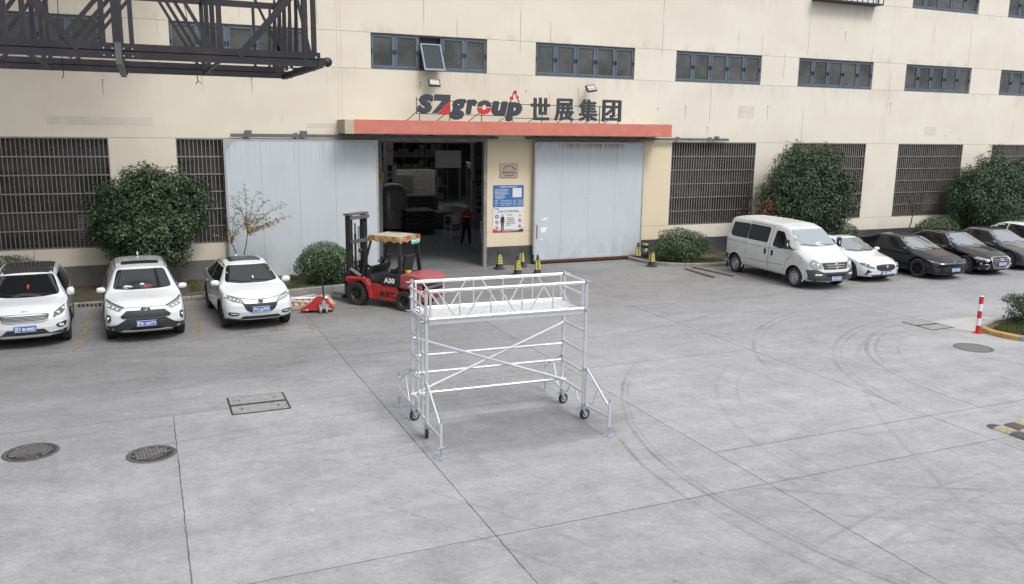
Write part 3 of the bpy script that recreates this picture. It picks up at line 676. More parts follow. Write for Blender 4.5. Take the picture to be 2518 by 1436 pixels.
# unseen lattice roof above the picture, added for windscreen reflections and left wall shade
b = MB()
for k in range(4): b.bx(-22, 1.2, 19.6+k*2.25, 21.0+k*2.25, 11.4, 11.5, 0)
for k in range(9): xx = -21.5+k*2.8; b.bx(xx-.08, xx+.08, 19.5, 28.4, 11.0, 11.39, 1)
for k in range(4): yy = 20.3+k*2.25; b.bx(-22, 1.2, yy-.06, yy+.06, 10.8, 10.99, 1)
for xx in (-21.5, -13.1): b.bx(xx-.15, xx+.15, 19.5, 19.8, 0, 11, 1)
o = b.build('unseen_lattice_roof', [M_nb, M_rail]); o['kind'] = 'structure'
def heavier(o, r):          # thicken strokes: the same glyph shifted eight ways, joined in one mesh
    vs = np.array([v.co for v in o.data.vertices]); fs = [tuple(p.vertices) for p in o.data.polygons]; V_ = []; F_ = []
    for k in range(9):
        a = k*PI/4; d = np.array([math.cos(a)*r, .002+k*.0012, math.sin(a)*r]) if k < 8 else np.zeros(3); n = len(V_)
        V_ += [tuple(v) for v in vs+d]; F_ += [tuple(i+n for i in f) for f in fs]
    m_ = o.data.materials[0]; me = bpy.data.meshes.new(o.data.name); me.from_pydata(V_, [], F_); me.materials.append(m_); o.data = me
# ------------------------------------------------------------------ roof sign on the canopy
M_sign = mat('charcoal_sign_sheet', (.040, .044, .058), .5, noise=.15, nscale=6)
M_signred = mat('red_sign_sheet', (.55, .022, .035), .4, noise=.08)
M_frame = mat('black_sign_frame', (.015, .015, .016), .6)
sg = thing('roof_sign', 'raised charcoal and red company name letters on a thin black frame above the red canopy', 'sign', (12.4, 27.6, 5.25)); SI = Matrix.Translation((-12.4, -27.6, -5.25))
def signpart(o): o.data.transform(SI); o.parent = sg; return o
YS = 27.6
for ch, x0, z1, x1, z0, bo in (('S', 8.517, 6.13, 9.06, 5.50, .055), ('g', 9.679, 5.997, 10.246, 5.315, .05), ('r', 10.26, 6.0, 10.646, 5.505, .05), ('u', 11.216, 5.96, 11.798, 5.478, .05), ('p', 11.747, 5.943, 12.349, 5.291, .05)):
    o = text_mesh('letter', ch, 1, M_sign, extrude=.035, bold=(0 if ch == 'g' else bo*.4), shear=.16); fit_mesh(o, x0+.03, x1-.03, z0+.035, z1-.035); heavier(o, .046 if ch == 'g' else .042); o.data.transform(Matrix.Translation((0, YS-.035, 0))); signpart(o)
for nm, cond, m_, zz in (('letter', 'up', M_sign, (5.76, 5.992)), ('letter', 'lo', M_signred, (5.498, 5.735))):
    o = text_mesh(nm, 'o', 1, m_, extrude=.035, bold=.05, shear=.1); fit_mesh(o, 10.66, 11.193, 5.498, 5.992)
    bm = bmesh.new(); bm.from_mesh(o.data); up = cond == 'up'
    bmesh.ops.bisect_plane(bm, geom=bm.verts[:]+bm.edges[:]+bm.faces[:], plane_co=(0, 0, zz[0] if up else zz[1]), plane_no=(0, 0, 1), clear_inner=up, clear_outer=not up)
    bm.to_mesh(o.data); bm.free(); o.data.transform(Matrix.Translation((0, YS-.035, 0))); signpart(o)
b = MB(); b.prism([(9.121, 6.14), (9.104, 5.937), (9.40, 5.935), (9.021, 5.508), (9.214, 5.511), (9.66, 5.951), (9.69, 6.132)][::-1], 'y', YS-.07, YS); signpart(b.build('letter', M_sign))
b = MB(); b.prism([(9.66, 5.93), (9.224, 5.49), (9.62, 5.489)], 'y', YS-.08, YS-.01); signpart(b.build('red_triangle', M_signred))
for (bx_, bz_), r in (((12.078, 6.286), .065), ((11.946, 6.081), .065), ((12.167, 6.118), .048)):
    b = MB(); b.lathe([(0, -.05), (r, -.05), (r, 0), (0, 0)], (bx_, YS-.03, bz_), 'y', 20, sm=False); signpart(b.build('red_disc', M_signred))
b = MB()
for p, q in (((12.06, 6.3), (11.90, 5.93)), ((12.09, 6.28), (12.26, 5.93))): b.beam((p[0], YS-.02, p[1]), (q[0], YS-.02, q[1]), .028)
signpart(b.build('antenna_bracket', M_frame))
for ch, x0, z1, x1, z0 in (('世', 12.704, 6.139, 13.454, 5.34), ('展', 13.652, 6.127, 14.419, 5.334), ('集', 14.643, 6.127, 15.396, 5.333), ('团', 15.621, 6.127, 16.407, 5.339)):
    o = text_mesh('character', ch, 1, M_sign, extrude=.035); fit_mesh(o, x0+.022, x1-.022, z0+.022, z1-.022); heavier(o, .022); o.data.transform(Matrix.Translation((0, YS-.035, 0))); signpart(o)
b = MB(); t = .022; yb = YS+.03
for p, q in (((8.5, 6.04), (8.5, 5.49)), ((8.5, 5.95), (12.36, 5.88)), ((8.5, 5.49), (12.0, 5.47)), ((12.36, 5.88), (16.35, 5.87)), ((12.0, 5.40), (16.35, 5.385)), ((9.69, 6.0), (9.68, 5.25))): b.beam((p[0], yb, p[1]), (q[0], yb, q[1]), t)
for xx, zt in ((8.605, 5.49), (10.856, 5.5), (12.017, 5.9), (13.176, 5.9), (14.363, 5.9), (15.531, 5.9), (16.326, 5.6)): b.beam((xx, yb, 5.25), (xx, yb, zt), t)
for xx in (8.6, 9.68, 10.86, 12.02, 13.18, 14.36, 15.53, 16.33): b.beam((xx, yb, 5.62), (xx-.25, yb+.7, 5.25), .018)
signpart(b.build('sign_frame', M_frame))

# floodlights over the sign
def floodlight(x, z, lab, tilt):
    t_ = thing('floodlight', lab, 'floodlight', (x, YF, z), 0, 'floodlights above the roof sign')
    b = MB(); b.beam((0, 0, .0), (0, -.32, .02), .03); b.beam((-.16, -.32, .02), (.16, -.32, .02), .03); b.build('bracket', M_frame, t_)
    M = Matrix.Translation((0, -.42, .05)) @ Matrix.Rotation(-R_(35), 4, 'X') @ Matrix.Rotation(tilt, 4, 'Y')
    b = MB(); b.bx(-.2, .2, -.02, .05, -.14, .14, M=M)
    for k in range(7): b.bx(-.17+.05*k, -.155+.05*k, .05, .085, -.12, .12, M=M)
    b.build('housing', M_frame, t_)
    b = MB(); b.bx(-.17, .17, -.028, -.021, -.11, .11, M=M); ln = b.build('lens', mat('floodlight_reflector', (.32, .32, .30), .25, .4), t_)
    b = MB()
    for k in range(4): b.bx(-.12+.07*k, -.09+.07*k, -.036, -.029, -.01, .03, M=M)
    b.build('diode', M_white, ln)
floodlight(9.27, 6.5, 'black floodlight on the wall above the left part of the roof sign', R_(3)); floodlight(15.37, 6.5, 'black tilted floodlight on the wall above the last two sign characters', R_(-10))

# wall plaque and notice board
M_brass = mat('dull_brass_plate', (.50, .42, .34), .4, .4, noise=.08); M_txt = mat('dark_print', (.03, .03, .035), .6); M_blue = mat('blue_notice_print', (.035, .14, .36), .45, noise=.05); M_brd = mat('white_notice_print', (.66, .67, .69), .45, noise=.04); M_redp = mat('red_print', (.50, .05, .06), .5)
t_ = thing('wall_plaque', 'small brass plaque with dark characters on the yellow gate pier', 'plaque', (12.26, YF, 3.53))
b = MB(); b.bx(-.36, .36, -.03, 0, -.27, .255); b.build('plate', M_brass, t_, bevel=.006)
b = MB(); b.bx(-.34, .34, -.033, -.0305, -.25, -.245); b.bx(-.34, .34, -.033, -.0305, .23, .235); b.bx(-.34, -.335, -.033, -.0305, -.245, .23); b.bx(.335, .34, -.033, -.0305, -.245, .23); b.build('engraved_border', M_txt, t_)
for i, ch in enumerate('上海市认定'):
    a = R_(180-25-i*32.5); text_mesh('character', ch, .085, M_txt, t_, loc=(.24*math.cos(a), -.033, -.02+.17*math.sin(a)), bold=.002)
text_mesh('lettering', '企业技术中心', .085, M_txt, t_, loc=(0, -.033, -.085), bold=.002, spacing=1.05, sx=1.05); text_mesh('small_lettering', '上海市经济和信息化委员会', .034, M_txt, t_, loc=(0, -.033, -.19), bold=.001)
t_ = thing('notice_board', 'blue over white notice board with safety symbols on the yellow gate pier', 'notice board', (12.26, YF, 2.12))
b = MB(); b.bx(-.61, .61, -.022, 0, .065, .867); b.build('blue_panel', M_blue, t_)
b = MB(); b.bx(-.61, .61, -.02, 0, -.867, .065); b.build('white_panel', M_brd, t_)
text_mesh('heading', '危险废物产生单位信息公开', .058, M_brd, t_, loc=(0, -.024, .80), bold=.001)
rg = random.Random(3); b = MB()
for k in range(8):
    ln = (.52, .56, .46, .55, .42, .36, .40, .30)[k]; xx = -.55 + (.06 if k == 7 else 0); z_ = .71-.048*k
    while xx < -.55+ln: c_ = .018+rg.random()*.012; b.bx(xx, xx+c_, -.025, -.0225, z_-.009, z_+.009); xx += c_+.006
for r in range(4):
    for cx, ln in ((-.55, .12), (-.33, .18), (-.13, .24), (.18, .13), (.37, .2)):
        xx = cx; z_ = .31-.058*r
        while xx < cx+ln: c_ = .016+rg.random()*.012; b.bx(xx, xx+c_, -.025, -.0225, z_-.008, z_+.008); xx += c_+.006
b.build('small_print', M_brd, t_)
b = MB(); b.bx(.16, .52, -.026, -.023, .42, .76); b.build('blank_square', M_brd, t_)
b = MB(); b.bx(-.6, .6, -.023, -.0205, -.135, -.13); b.bx(-.57, -.37, -.023, -.0205, -.005, .015); b.bx(-.52, -.40, -.023, -.0205, -.02, -.012); b.build('rule', M_txt, t_)
text_mesh('heading', '您将进入生产区域请对照检查', .062, M_txt, t_, loc=(0, -.022, -.09), spacing=1.08); text_mesh('heading', '安全提示', .055, M_txt, t_, loc=(.05, -.022, -.23), spacing=1.15)
for k, s_ in enumerate(('1.安全帽请佩戴好', '2.着装按照劳动要求', '3.正确佩戴劳保用品', '4.提醒身边人和您安全', '你做到了吗')): text_mesh('rule_text', s_, .040, M_txt, t_, loc=(-.09, -.022, -.345-.068*k), align='LEFT')
text_mesh('footer_text', '关注人员 保证质量 禁止入内', .056, M_txt, t_, loc=(.02, -.0235, -.80))
b = MB()
b.prism([(-.61, -.867), (-.61, -.73), (-.45, -.79), (-.2, -.83), (.1, -.835), (.1, -.867)][::-1], 'y', -.022, -.0205); b.build('red_swoosh', M_redp, t_)
b = MB(); b.prism([(.1, -.867), (.1, -.84), (.35, -.82), (.61, -.74), (.61, -.867)][::-1], 'y', -.022, -.0205)
# worker silhouette printed on the board
b.lathe([(0, -.002), (.028, -.002), (.028, 0), (0, 0)], (-.235, -.0205, -.225), 'y', 12, sm=False)
b.prism([(-.235+x, -.28+z_) for x, z_ in ((-.04, 0), (-.075, -.06), (-.085, -.25), (-.06, -.25), (-.055, -.12), (-.05, -.26), (-.055, -.50), (-.075, -.53), (-.02, -.53), (-.015, -.50), (0, -.30), (.015, -.50), (.02, -.53), (.075, -.53), (.055, -.50), (.05, -.26), (.055, -.12), (.06, -.25), (.085, -.25), (.075, -.06), (.04, 0))], 'y', -.0235, -.0215)
b.build('worker_silhouette', M_txt, t_)
def ringsym(x, z_, m_, fill=None, bar=False, glyph=None):
    b = MB(); b.lathe([(.06, -.003), (.075, -.003), (.075, 0), (.06, 0), (.06, -.003)], (x, -.0205, z_), 'y', 20, sm=False)
    if bar: b.beam((x-.045, -.022, z_+.045), (x+.045, -.022, z_-.045), .012, .003, up=(0, 1, 0))
    if fill: b.lathe([(0, -.002), (.075, -.002)], (x, -.0205, z_), 'y', 20, sm=False)
    o = b.build('safety_symbol', m_, t_)
    g_ = MB(); g_.bx(x-.022, x+.022, -.0265, -.024, z_-.03, z_+.02); g_.lathe([(0, -.003), (.018, -.003)], (x, -.0235, z_+.03), 'y', 10, sm=False); g_.build('pictogram', M_brd if fill else M_txt, o)
ringsym(-.46, -.28, M_blue, fill=1)
for p in ((-.46, -.50), (-.46, -.71), (.47, -.45), (.47, -.67)): ringsym(*p, M_redp, bar=True)
b = MB(); b.prism([(.40, -.30), (.54, -.30), (.47, -.18)], 'y', -.023, -.0205); o = b.build('safety_symbol', mat('warning_yellow_print', (.65, .50, .04), .5), t_)
b = MB(); b.prism([(.455, -.285), (.485, -.285), (.472, -.22)], 'y', -.0255, -.0235); b.build('pictogram', M_txt, o)

# ------------------------------------------------------------------ mobile scaffold tower
M_al = mat('bright_aluminium_tube', (.80, .81, .84), .30, .75, noise=.06, nscale=20)
sc_ = thing('mobile_scaffold', 'low aluminium rolling scaffold tower with guard rails, castors and outriggers in the yard', 'scaffold', (5.4, 12.85, 0), R_(-2.2))
U, V = 1.42, .45
for su in (-1, 1):
    for sv in (-1, 1):
        b = MB(); b.tube((su*U, sv*V, .24), (su*U, sv*V, 2.5), .028, 12); b.tube((su*U, sv*V, 1.93), (su*U, sv*V, 1.95), .029, 10); b.tube((su*U, sv*V, .34), (su*U, sv*V, .36), .029, 10); b.build('post', M_al, sc_)
RUNG = (.49, .86, 1.22, 1.59, 1.94)
def rung(*args):
    b = MB(); b.tube(*args); b.build('rung', M_al, sc_)
for z_ in RUNG+(2.22, 2.46): rung((U, -V, z_), (U, V, z_), .025, 8)
for q in ([(U, .1, .49), (U, .22, .30), (U, .38, .27)], [(U, -.1, .49), (U, -.25, .30), (U, -.4, .25)]): b = MB(); b.path(q, .012, 6); b.build('corner_strut', M_al, sc_)
for z_ in RUNG: rung((-U, .07, z_), (-U, V, z_), .024, 8)
for z_ in (.30, .68, 1.05, 1.40, 1.75): rung((-U, -V, z_), (-U, -.2, z_), .022, 8)
for z_ in (1.90, 1.97, 2.20, 2.38): rung((-U-.03*(z_ > 2), -V, z_), (-U-.03*(z_ > 2), V, z_), .022, 8)
b = MB()
for v_ in (-.17, .15): b.tube((-U-.03, v_, 2.02), (-U-.03, v_, 2.36), .016, 8)
b.tube((-U-.03, -.17, 2.1), (-U-.03, .15, 2.1), .013, 6); b.build('end_guard', M_al, sc_)
b = MB()
for v_ in (.07, -.2): b.beam((-U, v_, .26), (-U, v_, 1.98), .022, .06, up=(0, 1, 0))
for k in range(6): b.tube((-U, -.2, .34+k*.29), (-U, .07, .34+k*.29), .016, 8)
b.build('ladder', M_al, sc_)
def rail_frame(v_, z0, z1, name, low=False):
    b = MB(); r = .031 if not low else .026; u1 = U-.05
    b.tube((-u1, v_, z1), (u1, v_, z1), r, 10); b.tube((-u1, v_, z0), (u1, v_, z0), r, 10)
    for u0 in (-.86, -.32, .23, .79): b.tube((u0, v_, z0), (u0, v_, z1), .014 if not low else .010, 6)
    for a, c_ in ((-1.28, -.99), (-1.18, -.74), (-.46, -.60+.08), (-.42, -.60)): pass
    dg = ((-1.24, -.92), (-.45, -.74), (-.18, .12), (.63, .36), (.88, 1.17)) if not low else ((-1.22, -.98), (-.46, -.72), (-.14, .10), (.62, .38), (.95, 1.15))
    for a, c_ in dg: b.tube((a, v_, z1), (c_, v_, z0), .014 if not low else .010, 6)
    if not low:
        for u0 in (-u1+.02, u1-.02): b.tube((u0, v_, z0), (u0, v_, z1), .02, 8)
    b.build(name, M_al, sc_)
rail_frame(-V, 2.0, 2.455, 'guard_rail'); rail_frame(V, 2.0, 2.455, 'guard_rail'); rail_frame(V-.02, .49, .86, 'lower_rail', True)
for p, q in (((-U+.02, V-.03, .49), (U, V-.03, 1.57)), ((-U+.02, V-.06, 1.50), (U, V-.06, .49)), ((-U+.02, V-.03, 1.17), (U, V-.03, 1.17))):
    b = MB(); b.tube(p, q, .026, 10); 
    for e in (p, q): b.tube((e[0]-.05, e[1], e[2]), (e[0]+.04, e[1], e[2]), .028, 8)
    b.build('brace', M_al, sc_)
# deck: side beams and expanded metal
b = MB(); zd = 1.965
for v_ in (-V+.02, V-.02): b.bx(-U+.05, U-.05, v_-.02, v_+.02, zd-.055, zd+.035)
for u0 in (-U+.06, -.47, .47, U-.09): b.bx(u0, u0+.035, -V+.04, V-.04, zd-.04, zd+.018)
for v_ in (-.15, .15): b.bx(-U+.1, U-.1, v_-.01, v_+.01, zd-.04, zd-.01)
deck = b.build('deck', M_al, sc_)
b = MB(); n = 62; rows = 13; du = (2*U-.2)/n; dv = (2*V-.1)/rows
for r in range(rows+1):
    v0 = -V+.05+r*dv; pts = []
    for k in range(n+1):
        s_ = (1 if k % 2 else -1)*(1 if r % 2 else -1); pts.append((-U+.1+k*du, min(max(v0+s_*dv*.42, -V+.045), V-.045), zd+.02))
    for k in range(n):
        p, q = pts[k], pts[k+1]
        b.add([(p[0], p[1]-.017, zd+.024), (q[0], q[1]-.017, zd+.024), (q[0], q[1]+.017, zd+.03), (p[0], p[1]+.017, zd+.03)], [(0, 1, 2, 3)])
b.build('mesh_panel', M_al, deck)
# couplers
for su in (-1, 1):
    for sv in (-1, 1):
        for z_ in (2.46, 1.97, .92, .27):
            b = MB(); c_ = Vector((su*U, sv*V, z_)); b.tube(c_-Vector((0, 0, .025)), c_+Vector((0, 0, .025)), .036, 10); d = Vector((su*.7, sv*.7 if z_ < 1 else -sv*.1, 0)).normalized()
            b.tube(c_+d*.03, c_+d*.085, .008, 6); b.beam(c_+d*.085+Vector((-.02, .02, .012)), c_+d*.085+Vector((.02, -.02, -.012)), .012); b.build('coupler', M_steel, sc_)
# castors
M_tyre = mat('castor_black_rubber', (.02, .02, .022), .6); M_hub = mat('castor_grey_hub', (.25, .27, .30), .5)
for (su, sv, a) in ((-1, -1, 70), (1, -1, 12), (-1, 1, 20), (1, 1, 15)):
    cs_ = bpy.data.objects.new('castor', None); col.objects.link(cs_); cs_.parent = sc_; cs_.location = (su*U, sv*V, 0); cs_.rotation_euler = (0, 0, R_(a))
    b = MB(); b.tube((0, 0, .20), (0, 0, .26), .02, 10); b.bx(-.045, .045, -.045, .045, .205, .215)
    for s_ in (-1, 1): b.prism([(-.045, .205), (.03, .205), (.055, .08), (.03, .08)], 'y', s_*.032-.003, s_*.032+.003)
    b.tube((.04, -.045, .1), (.04, .045, .1), .012, 8); b.bx(-.11, -.03, -.03, .03, .20, .208); b.prism([(-.03, .21), (.06, .21), (.10, .17), (.09, .165), (.05, .195)], 'y', -.028, .028)
    b.build('fork', M_zinc, cs_)
    wh = MB(); wh.lathe([(.062, -.024), (.092, -.024), (.1, -.014), (.1, .014), (.092, .024), (.062, .024)], (.04, 0, .1), 'y', 24); wh.build('wheel', M_tyre, cs_)
    wh = MB(); wh.lathe([(0, -.02), (.02, -.026), (.03, -.012), (.05, -.012), (.062, -.022)], (.04, 0, .1), 'y', 20); wh.lathe([(0, .02), (.02, .026), (.03, .012), (.05, .012), (.062, .022)], (.04, 0, .1), 'y', 20); wh.build('hub', M_hub, cs_)
# outriggers
for su in (-1, 1):
    for sv in (-1, 1):
        og = bpy.data.objects.new('outrigger', None); col.objects.link(og); og.parent = sc_
        u0 = su*(U+(0.03 if su > 0 else 0)); a = sv*(V+.055); f = sv*1.33; uf = u0+su*(.02)
        b = MB(); b.tube((u0, a, .25), (u0, a, .95), .022, 8); b.tube((u0, a, .93), (uf, f-sv*.02, .50), .021, 8); b.tube((u0, a, .27), (uf, f, .33), .021, 8)
        b.tube((u0, a+(f-a)*.52, .71), (u0, a+(f-a)*.22, .285), .010, 6); b.tube((uf, f, .17), (uf, f, .56), .024, 10); b.build('outrigger_frame', M_al, og)
        b = MB(); b.tube((uf, f, .012), (uf, f, .64), .015, 10); b.tube((uf, f, .008), (uf, f, .03), .024, 10)
        for s_ in (-1, 1): b.tube((uf, f, .155), (uf+s_*.06, f+s_*.03, .165), .011, 6)
        b.tube((uf, f, .14), (uf, f, .17), .026, 10); b.build('jack_screw', M_zinc, og)
        b = MB(); b.bx(-.09, .09, -.09, .09, 0.001, .010, M=Matrix.Translation((uf, f, 0)) @ Matrix.Rotation(R_(30), 4, 'Z')); b.build('base_plate', M_zinc if sv < 0 else M_steel, og)
b = MB(); b.bx(-U-.03, -U-.012, -.02, .04, .50, .58); b.bx(-U-.03, -U-.012, -.36, -.31, .57, .64); b.build('sticker', M_white, sc_)

# ------------------------------------------------------------------ overhead steel truss
M_truss = mat('dark_violet_grey_painted_steel', (.028, .027, .034), .42, .3, noise=.2, nscale=3, dirt=(.07, .05, .045), dirt_amt=.4, dirt_scale=2)
M_brk = mat('bare_steel_bracket', (.13, .13, .125), .5, .5, noise=.2)
tr = thing('steel_truss', 'dark painted box truss hanging over the upper left of the yard', 'truss', (1.85, 9.5, 5.7))
TI = Matrix.Translation((-1.85, -9.5, -5.7))
def tb(name, bb, m_=None): o = bb.build(name, m_ or M_truss); o.data.transform(TI); o.parent = tr; return o
XE = 1.83; XL = -9.0; YN = 9.5; YB = 12.05
for yy in (YN, YB):
    b = MB()
    for z0 in (5.645, 5.725): b.bx(XL, XE, yy-.03, yy+.03, z0, z0+.068)
    b.bx(XL, XE, yy-.012, yy+.012, 5.713, 5.725); tb('lower_chord', b)
    b = MB(); b.bx(XL, XE-.02, yy-.035, yy+.035, 6.545, 6.62); tb('upper_chord', b)
def plane(yy, th, items, name='lattice_member'):
    for (x0, z0, x1, z1, t) in items: b = MB(); b.beam((x0, yy, z0), (x1, yy, z1), t*th, t*th); tb(name, b)
planes = (9.5, 10.35, 11.2, 12.03)
for i, yy in enumerate(planes):
    T = 1.
    it = [(.80, 5.72, .80, 6.58, .05), (-.98, 5.72, -.98, 6.58, .045), (.28, 6.58, .74, 5.75, .035), (-.72, 5.75, -.02, 6.58, .04), (-2.4, 5.72, -2.4, 6.58, .05), (-1.5, 5.75, -.9+.0, 6.58, .04)]
    plane(yy, T, it, )
plane(9.5, 1, [(-.17, 5.72, -.17, 6.6, .085), (-.30, 5.72, -.30, 6.6, .05), (-.04, 5.72, -.04, 6.6, .045), (.98, 5.72, 1.75, 6.6, .07), (-.52, 5.72, -1.28, 6.6, .075), (-1.14, 5.72, -1.14, 6.6, .056), (XE-.06, 5.7, XE-.06, 6.62, .05), (XE-.15, 5.7, XE-.15, 6.62, .05), (1.55, 6.6, 1.74, 5.72, .03)])
for k, yy in enumerate((9.9, 10.35, 10.8, 11.2, 11.6, 12.03)): plane(yy, 1, [(XE-.10, 5.7, XE-.10, 6.6, .035), (XE-.2, 5.7, XE-.16, 6.6, .03)])
plane(11.2, 1, [(1.35, 6.6, 1.75, 5.72, .03)]); plane(12.03, 1, [(1.45, 5.72, 1.45, 6.6, .035), (-.17, 5.72, -.17, 6.6, .05)])
b = MB(); b.beam((-.17, YN-.044, 5.615), (-.17, YB+.044, 5.615), .06, .05); b.bx(-.20, -.14, YN-.045, YN-.033, 5.60, 5.80); b.bx(-.22, -.12, YB+.033, YB+.045, 5.62, 5.80); tb('module_bracket', b, M_brk)
b = MB(); b.beam((XE, YN-.05, 5.67), (XE, YB+.05, 5.67), .06, .07)
for yy in (YN, 10.35, 11.2, YB): b.lathe([(0, -.02), (.05, -.02), (.05, .02), (0, .02)], (XE+.08, yy, 5.70), 'y', 16); b.bx(XE-.02, XE+.06, yy-.025, yy+.025, 5.66, 5.74)
tb('end_bracket', b)
b = MB(); b.bx(XE-.01, XE+.01, YN+.3, YB-.2, 5.635, 5.65); tb('end_plate', b, M_brk)
for xx, t in ((XE-.1, .05), (.80, .03), (-.98, .03), (-2.4, .03)): b = MB(); b.beam((xx, YN, 6.56), (xx, YB, 6.56), t); b.beam((xx, YN, 5.67), (xx, YB, 5.67), .03) if xx < 1 else None; tb('cross_tie', b)
b = MB()
for xx in (-.22, -.12, -.3, -.04):
    for zz in (5.67, 5.74):
        b = MB(); b.tube((xx, YN-.05, zz), (xx, YN-.035, zz), .008, 6); tb('bolt', b, M_steel)
b = MB(); b.tube((XE-.05, YN-.05, 5.74), (XE-.05, YN-.03, 5.74), .012, 6); tb('bolt', b, M_steel)
b = MB(); b.path([(-.85, YB-.02, 6.5), (-.86, YB-.05, 6.0), (-.85, YB-.04, 5.60), (-.87, YB-.03, 5.55)], .005, 5); b.path([(.70, YB, 5.7), (.71, YB-.04, 5.58), (.69, YB-.02, 5.53)], .006, 5); b.path([(.71, YB-.04, 5.58), (.75, YB-.02, 5.54)], .005, 5); b.path([(.55, YN+1.7, 6.5), (.6, YN+1.7, 6.1), (.62, YN+1.7, 5.75)], .004, 5); tb('loose_wire', b)
b = MB()
for xx in (-8.9, -8.2):
    for yy in (9.55, 12.0): b.bx(xx-.08, xx+.08, yy-.08, yy+.08, 0, 6.8)
tb('support_column', b)

# ------------------------------------------------------------------ covers in the ground
def castcover(): 
    m, g = newmat('cast_iron_cover', .55); tc = g.N.new('ShaderNodeTexCoord'); br = g.N.new('ShaderNodeTexBrick'); g.L.new(g.scale(tc.outputs['Object'], 3.4, 3.4, 3.4), br.inputs['Vector'])
    br.inputs['Color1'].default_value = (.15, .148, .148, 1); br.inputs['Color2'].default_value = (.12, .118, .118, 1); br.inputs['Mortar'].default_value = (.02, .02, .02, 1); br.inputs['Mortar Size'].default_value = .055
    n = g.noise(tc.outputs['Object'], 4, 5, .6); g.L.new(g.mix(g.math('MULTIPLY', g.rng(n, .4, .7), .5), br.outputs[0], (.2, .19, .18)), g.b.inputs['Base Color']); g.bump(br.outputs['Fac'], -.5, .01); return m
M_cover = mat('dark_cast_iron_lid', (.035, .034, .034), .7, .2, noise=.3, nscale=8); M_cover2 = mat('painted_over_cover', (.13, .125, .115), .8, noise=.15, nscale=14, bump=.4, bscale=60)
def manhole(x, y, r, lab, m_, bar=True, rz=0):
    t_ = thing('manhole_cover', lab, 'manhole cover', (x, y, 0), rz, 'round manhole covers in the yard')
    b = MB(); b.lathe([(r-.055, .004), (r-.05, .012), (r, .012), (r+.012, .003)], n=40); b.build('rim', M_castdark, t_)
    b = MB(); b.lathe([(0, .009), (r-.062, .009), (r-.057, .002)], n=40, sm=False); c_ = b.build('lid', m_, t_)
    if bar:
        b = MB(); R2 = r-.075
        for i in range(-12, 13):
            for j in range(-8, 9):
                xx = (i+(.5 if j % 2 else 0))*.062; yy = j*.047
                if xx*xx+yy*yy < (R2-.02)**2 and not (-.24 < xx < .14 and -.24 < yy < -.12): b.bx(xx-.024, xx+.024, yy-.016, yy+.016, .008, .016)
        b.build('raised_tread', mat('worn_iron_tread', (.20, .195, .19), .5, .3, noise=.3, nscale=9), c_)
        b = MB(); pts = [(.0, .06), (.05, .09), (.3, .09), (.34, .05), (.3, .01), (.05, .01)]; b.path([(-.20+x_*.9, -.22+y_, .012) for x_, y_ in pts], .008, 6, closed=True); b.bx(-.14, .06, -.19, -.15, .009, .014); b.lathe([(0, .014), (.04, .014), (.045, .009)], n=12); b.build('embossing', M_castdark, c_)
manhole(-1.90, 14.13, .385, 'round cast iron manhole cover at the far left of the yard', M_cover, rz=R_(10)); manhole(-.19, 13.37, .355, 'round cast iron manhole cover just left of the long crooked joint', M_cover, rz=R_(40)); manhole(17.98, 13.37, .43, 'plain brown round manhole cover below the red and white bollard', M_cover2, bar=False)
def trench(x0, x1, y0, y1, lab, rows=2, lift=.0):
    t_ = thing('access_cover', lab, 'access cover', ((x0+x1)/2, (y0+y1)/2, 0), 0, 'rectangular access covers'); hx = (x1-x0)/2; hy = (y1-y0)/2
    b = MB()
    for q in ((-hx, hx, -hy, -hy+.03), (-hx, hx, hy-.03, hy), (-hx, -hx+.03, -hy+.03, hy-.03), (hx-.03, hx, -hy+.03, hy-.03)): b.bx(*q, -.01, .010)
    b.build('rim', M_black, t_)
    M_slab = mat('rough_concrete_lid', (.26, .258, .255), .85, noise=.18, nscale=9, bump=.6, bscale=40, dirt=(.10, .1, .1), dirt_amt=.5, dirt_scale=6)
    for s_ in (-1, 1):
        b = MB(); b.bx(-hx+.032, hx-.032, s_*hy/2-hy/2+.022, s_*hy/2+hy/2-.022, -.01, .008+.004*(s_ > 0)); ld = b.build('lid', M_slab, t_)
        b = MB()
        for xx in (-hx*.6, hx*.62):
            for dy in (-.03, .04): b.lathe([(0, .0135), (.02, .0135)], (xx, s_*hy/2+dy, .0), n=8, sm=False)
        b.build('lifting_hole', M_black, ld)
    b = MB(); b.bx(-hx+.03, hx-.03, -.035, .035, -.008, .0145); b.build('gap', M_black, t_)
trench(1.12, 2.15, 14.77, 15.78, 'rectangular twin lid cover behind the crooked joint left of the scaffold'); trench(18.6, 19.42, 15.05, 16.05, 'pale rectangular twin lid cover left of the planted island')

# ------------------------------------------------------------------ speed bump at the right edge
t_ = thing('speed_bump', 'worn black and yellow rubber speed bump at the right edge of the picture', 'speed bump', (13.38, 9.28, 0), -PI/2)
M_rub = mat('worn_black_rubber', (.06, .062, .068), .7, noise=.3, nscale=10, bump=.5, bscale=90); M_ruby = mat('worn_yellow_rubber', (.36, .29, .19), .7, noise=.25, nscale=7, dirt=(.1, .1, .1), dirt_amt=.6, dirt_scale=6)
def hump(x0, x1, y0, y1, m_, h=.05, name='segment'):
    b = MB(); n = 8; P = []
    for xx in (x0, x1):
        for k in range(n+1): a = PI*k/n; P.append((xx, (y0+y1)/2-(y1-y0)/2*math.cos(a), .004+h*math.sin(a)))
    b.add(P, [(k, k+1, n+2+k, n+1+k) for k in range(n)]+[tuple(range(n+1)), tuple(range(n+1, 2*n+2))], 0, True); o = b.build(name, m_, t_, sharp=40)
    b = MB(); b.lathe([(0, .006), (.022, .006), (.026, -.01)], ((x0+x1)/2, (y0+y1)/2, h), n=10); b.build('bolt_head', M_castdark, o); return o
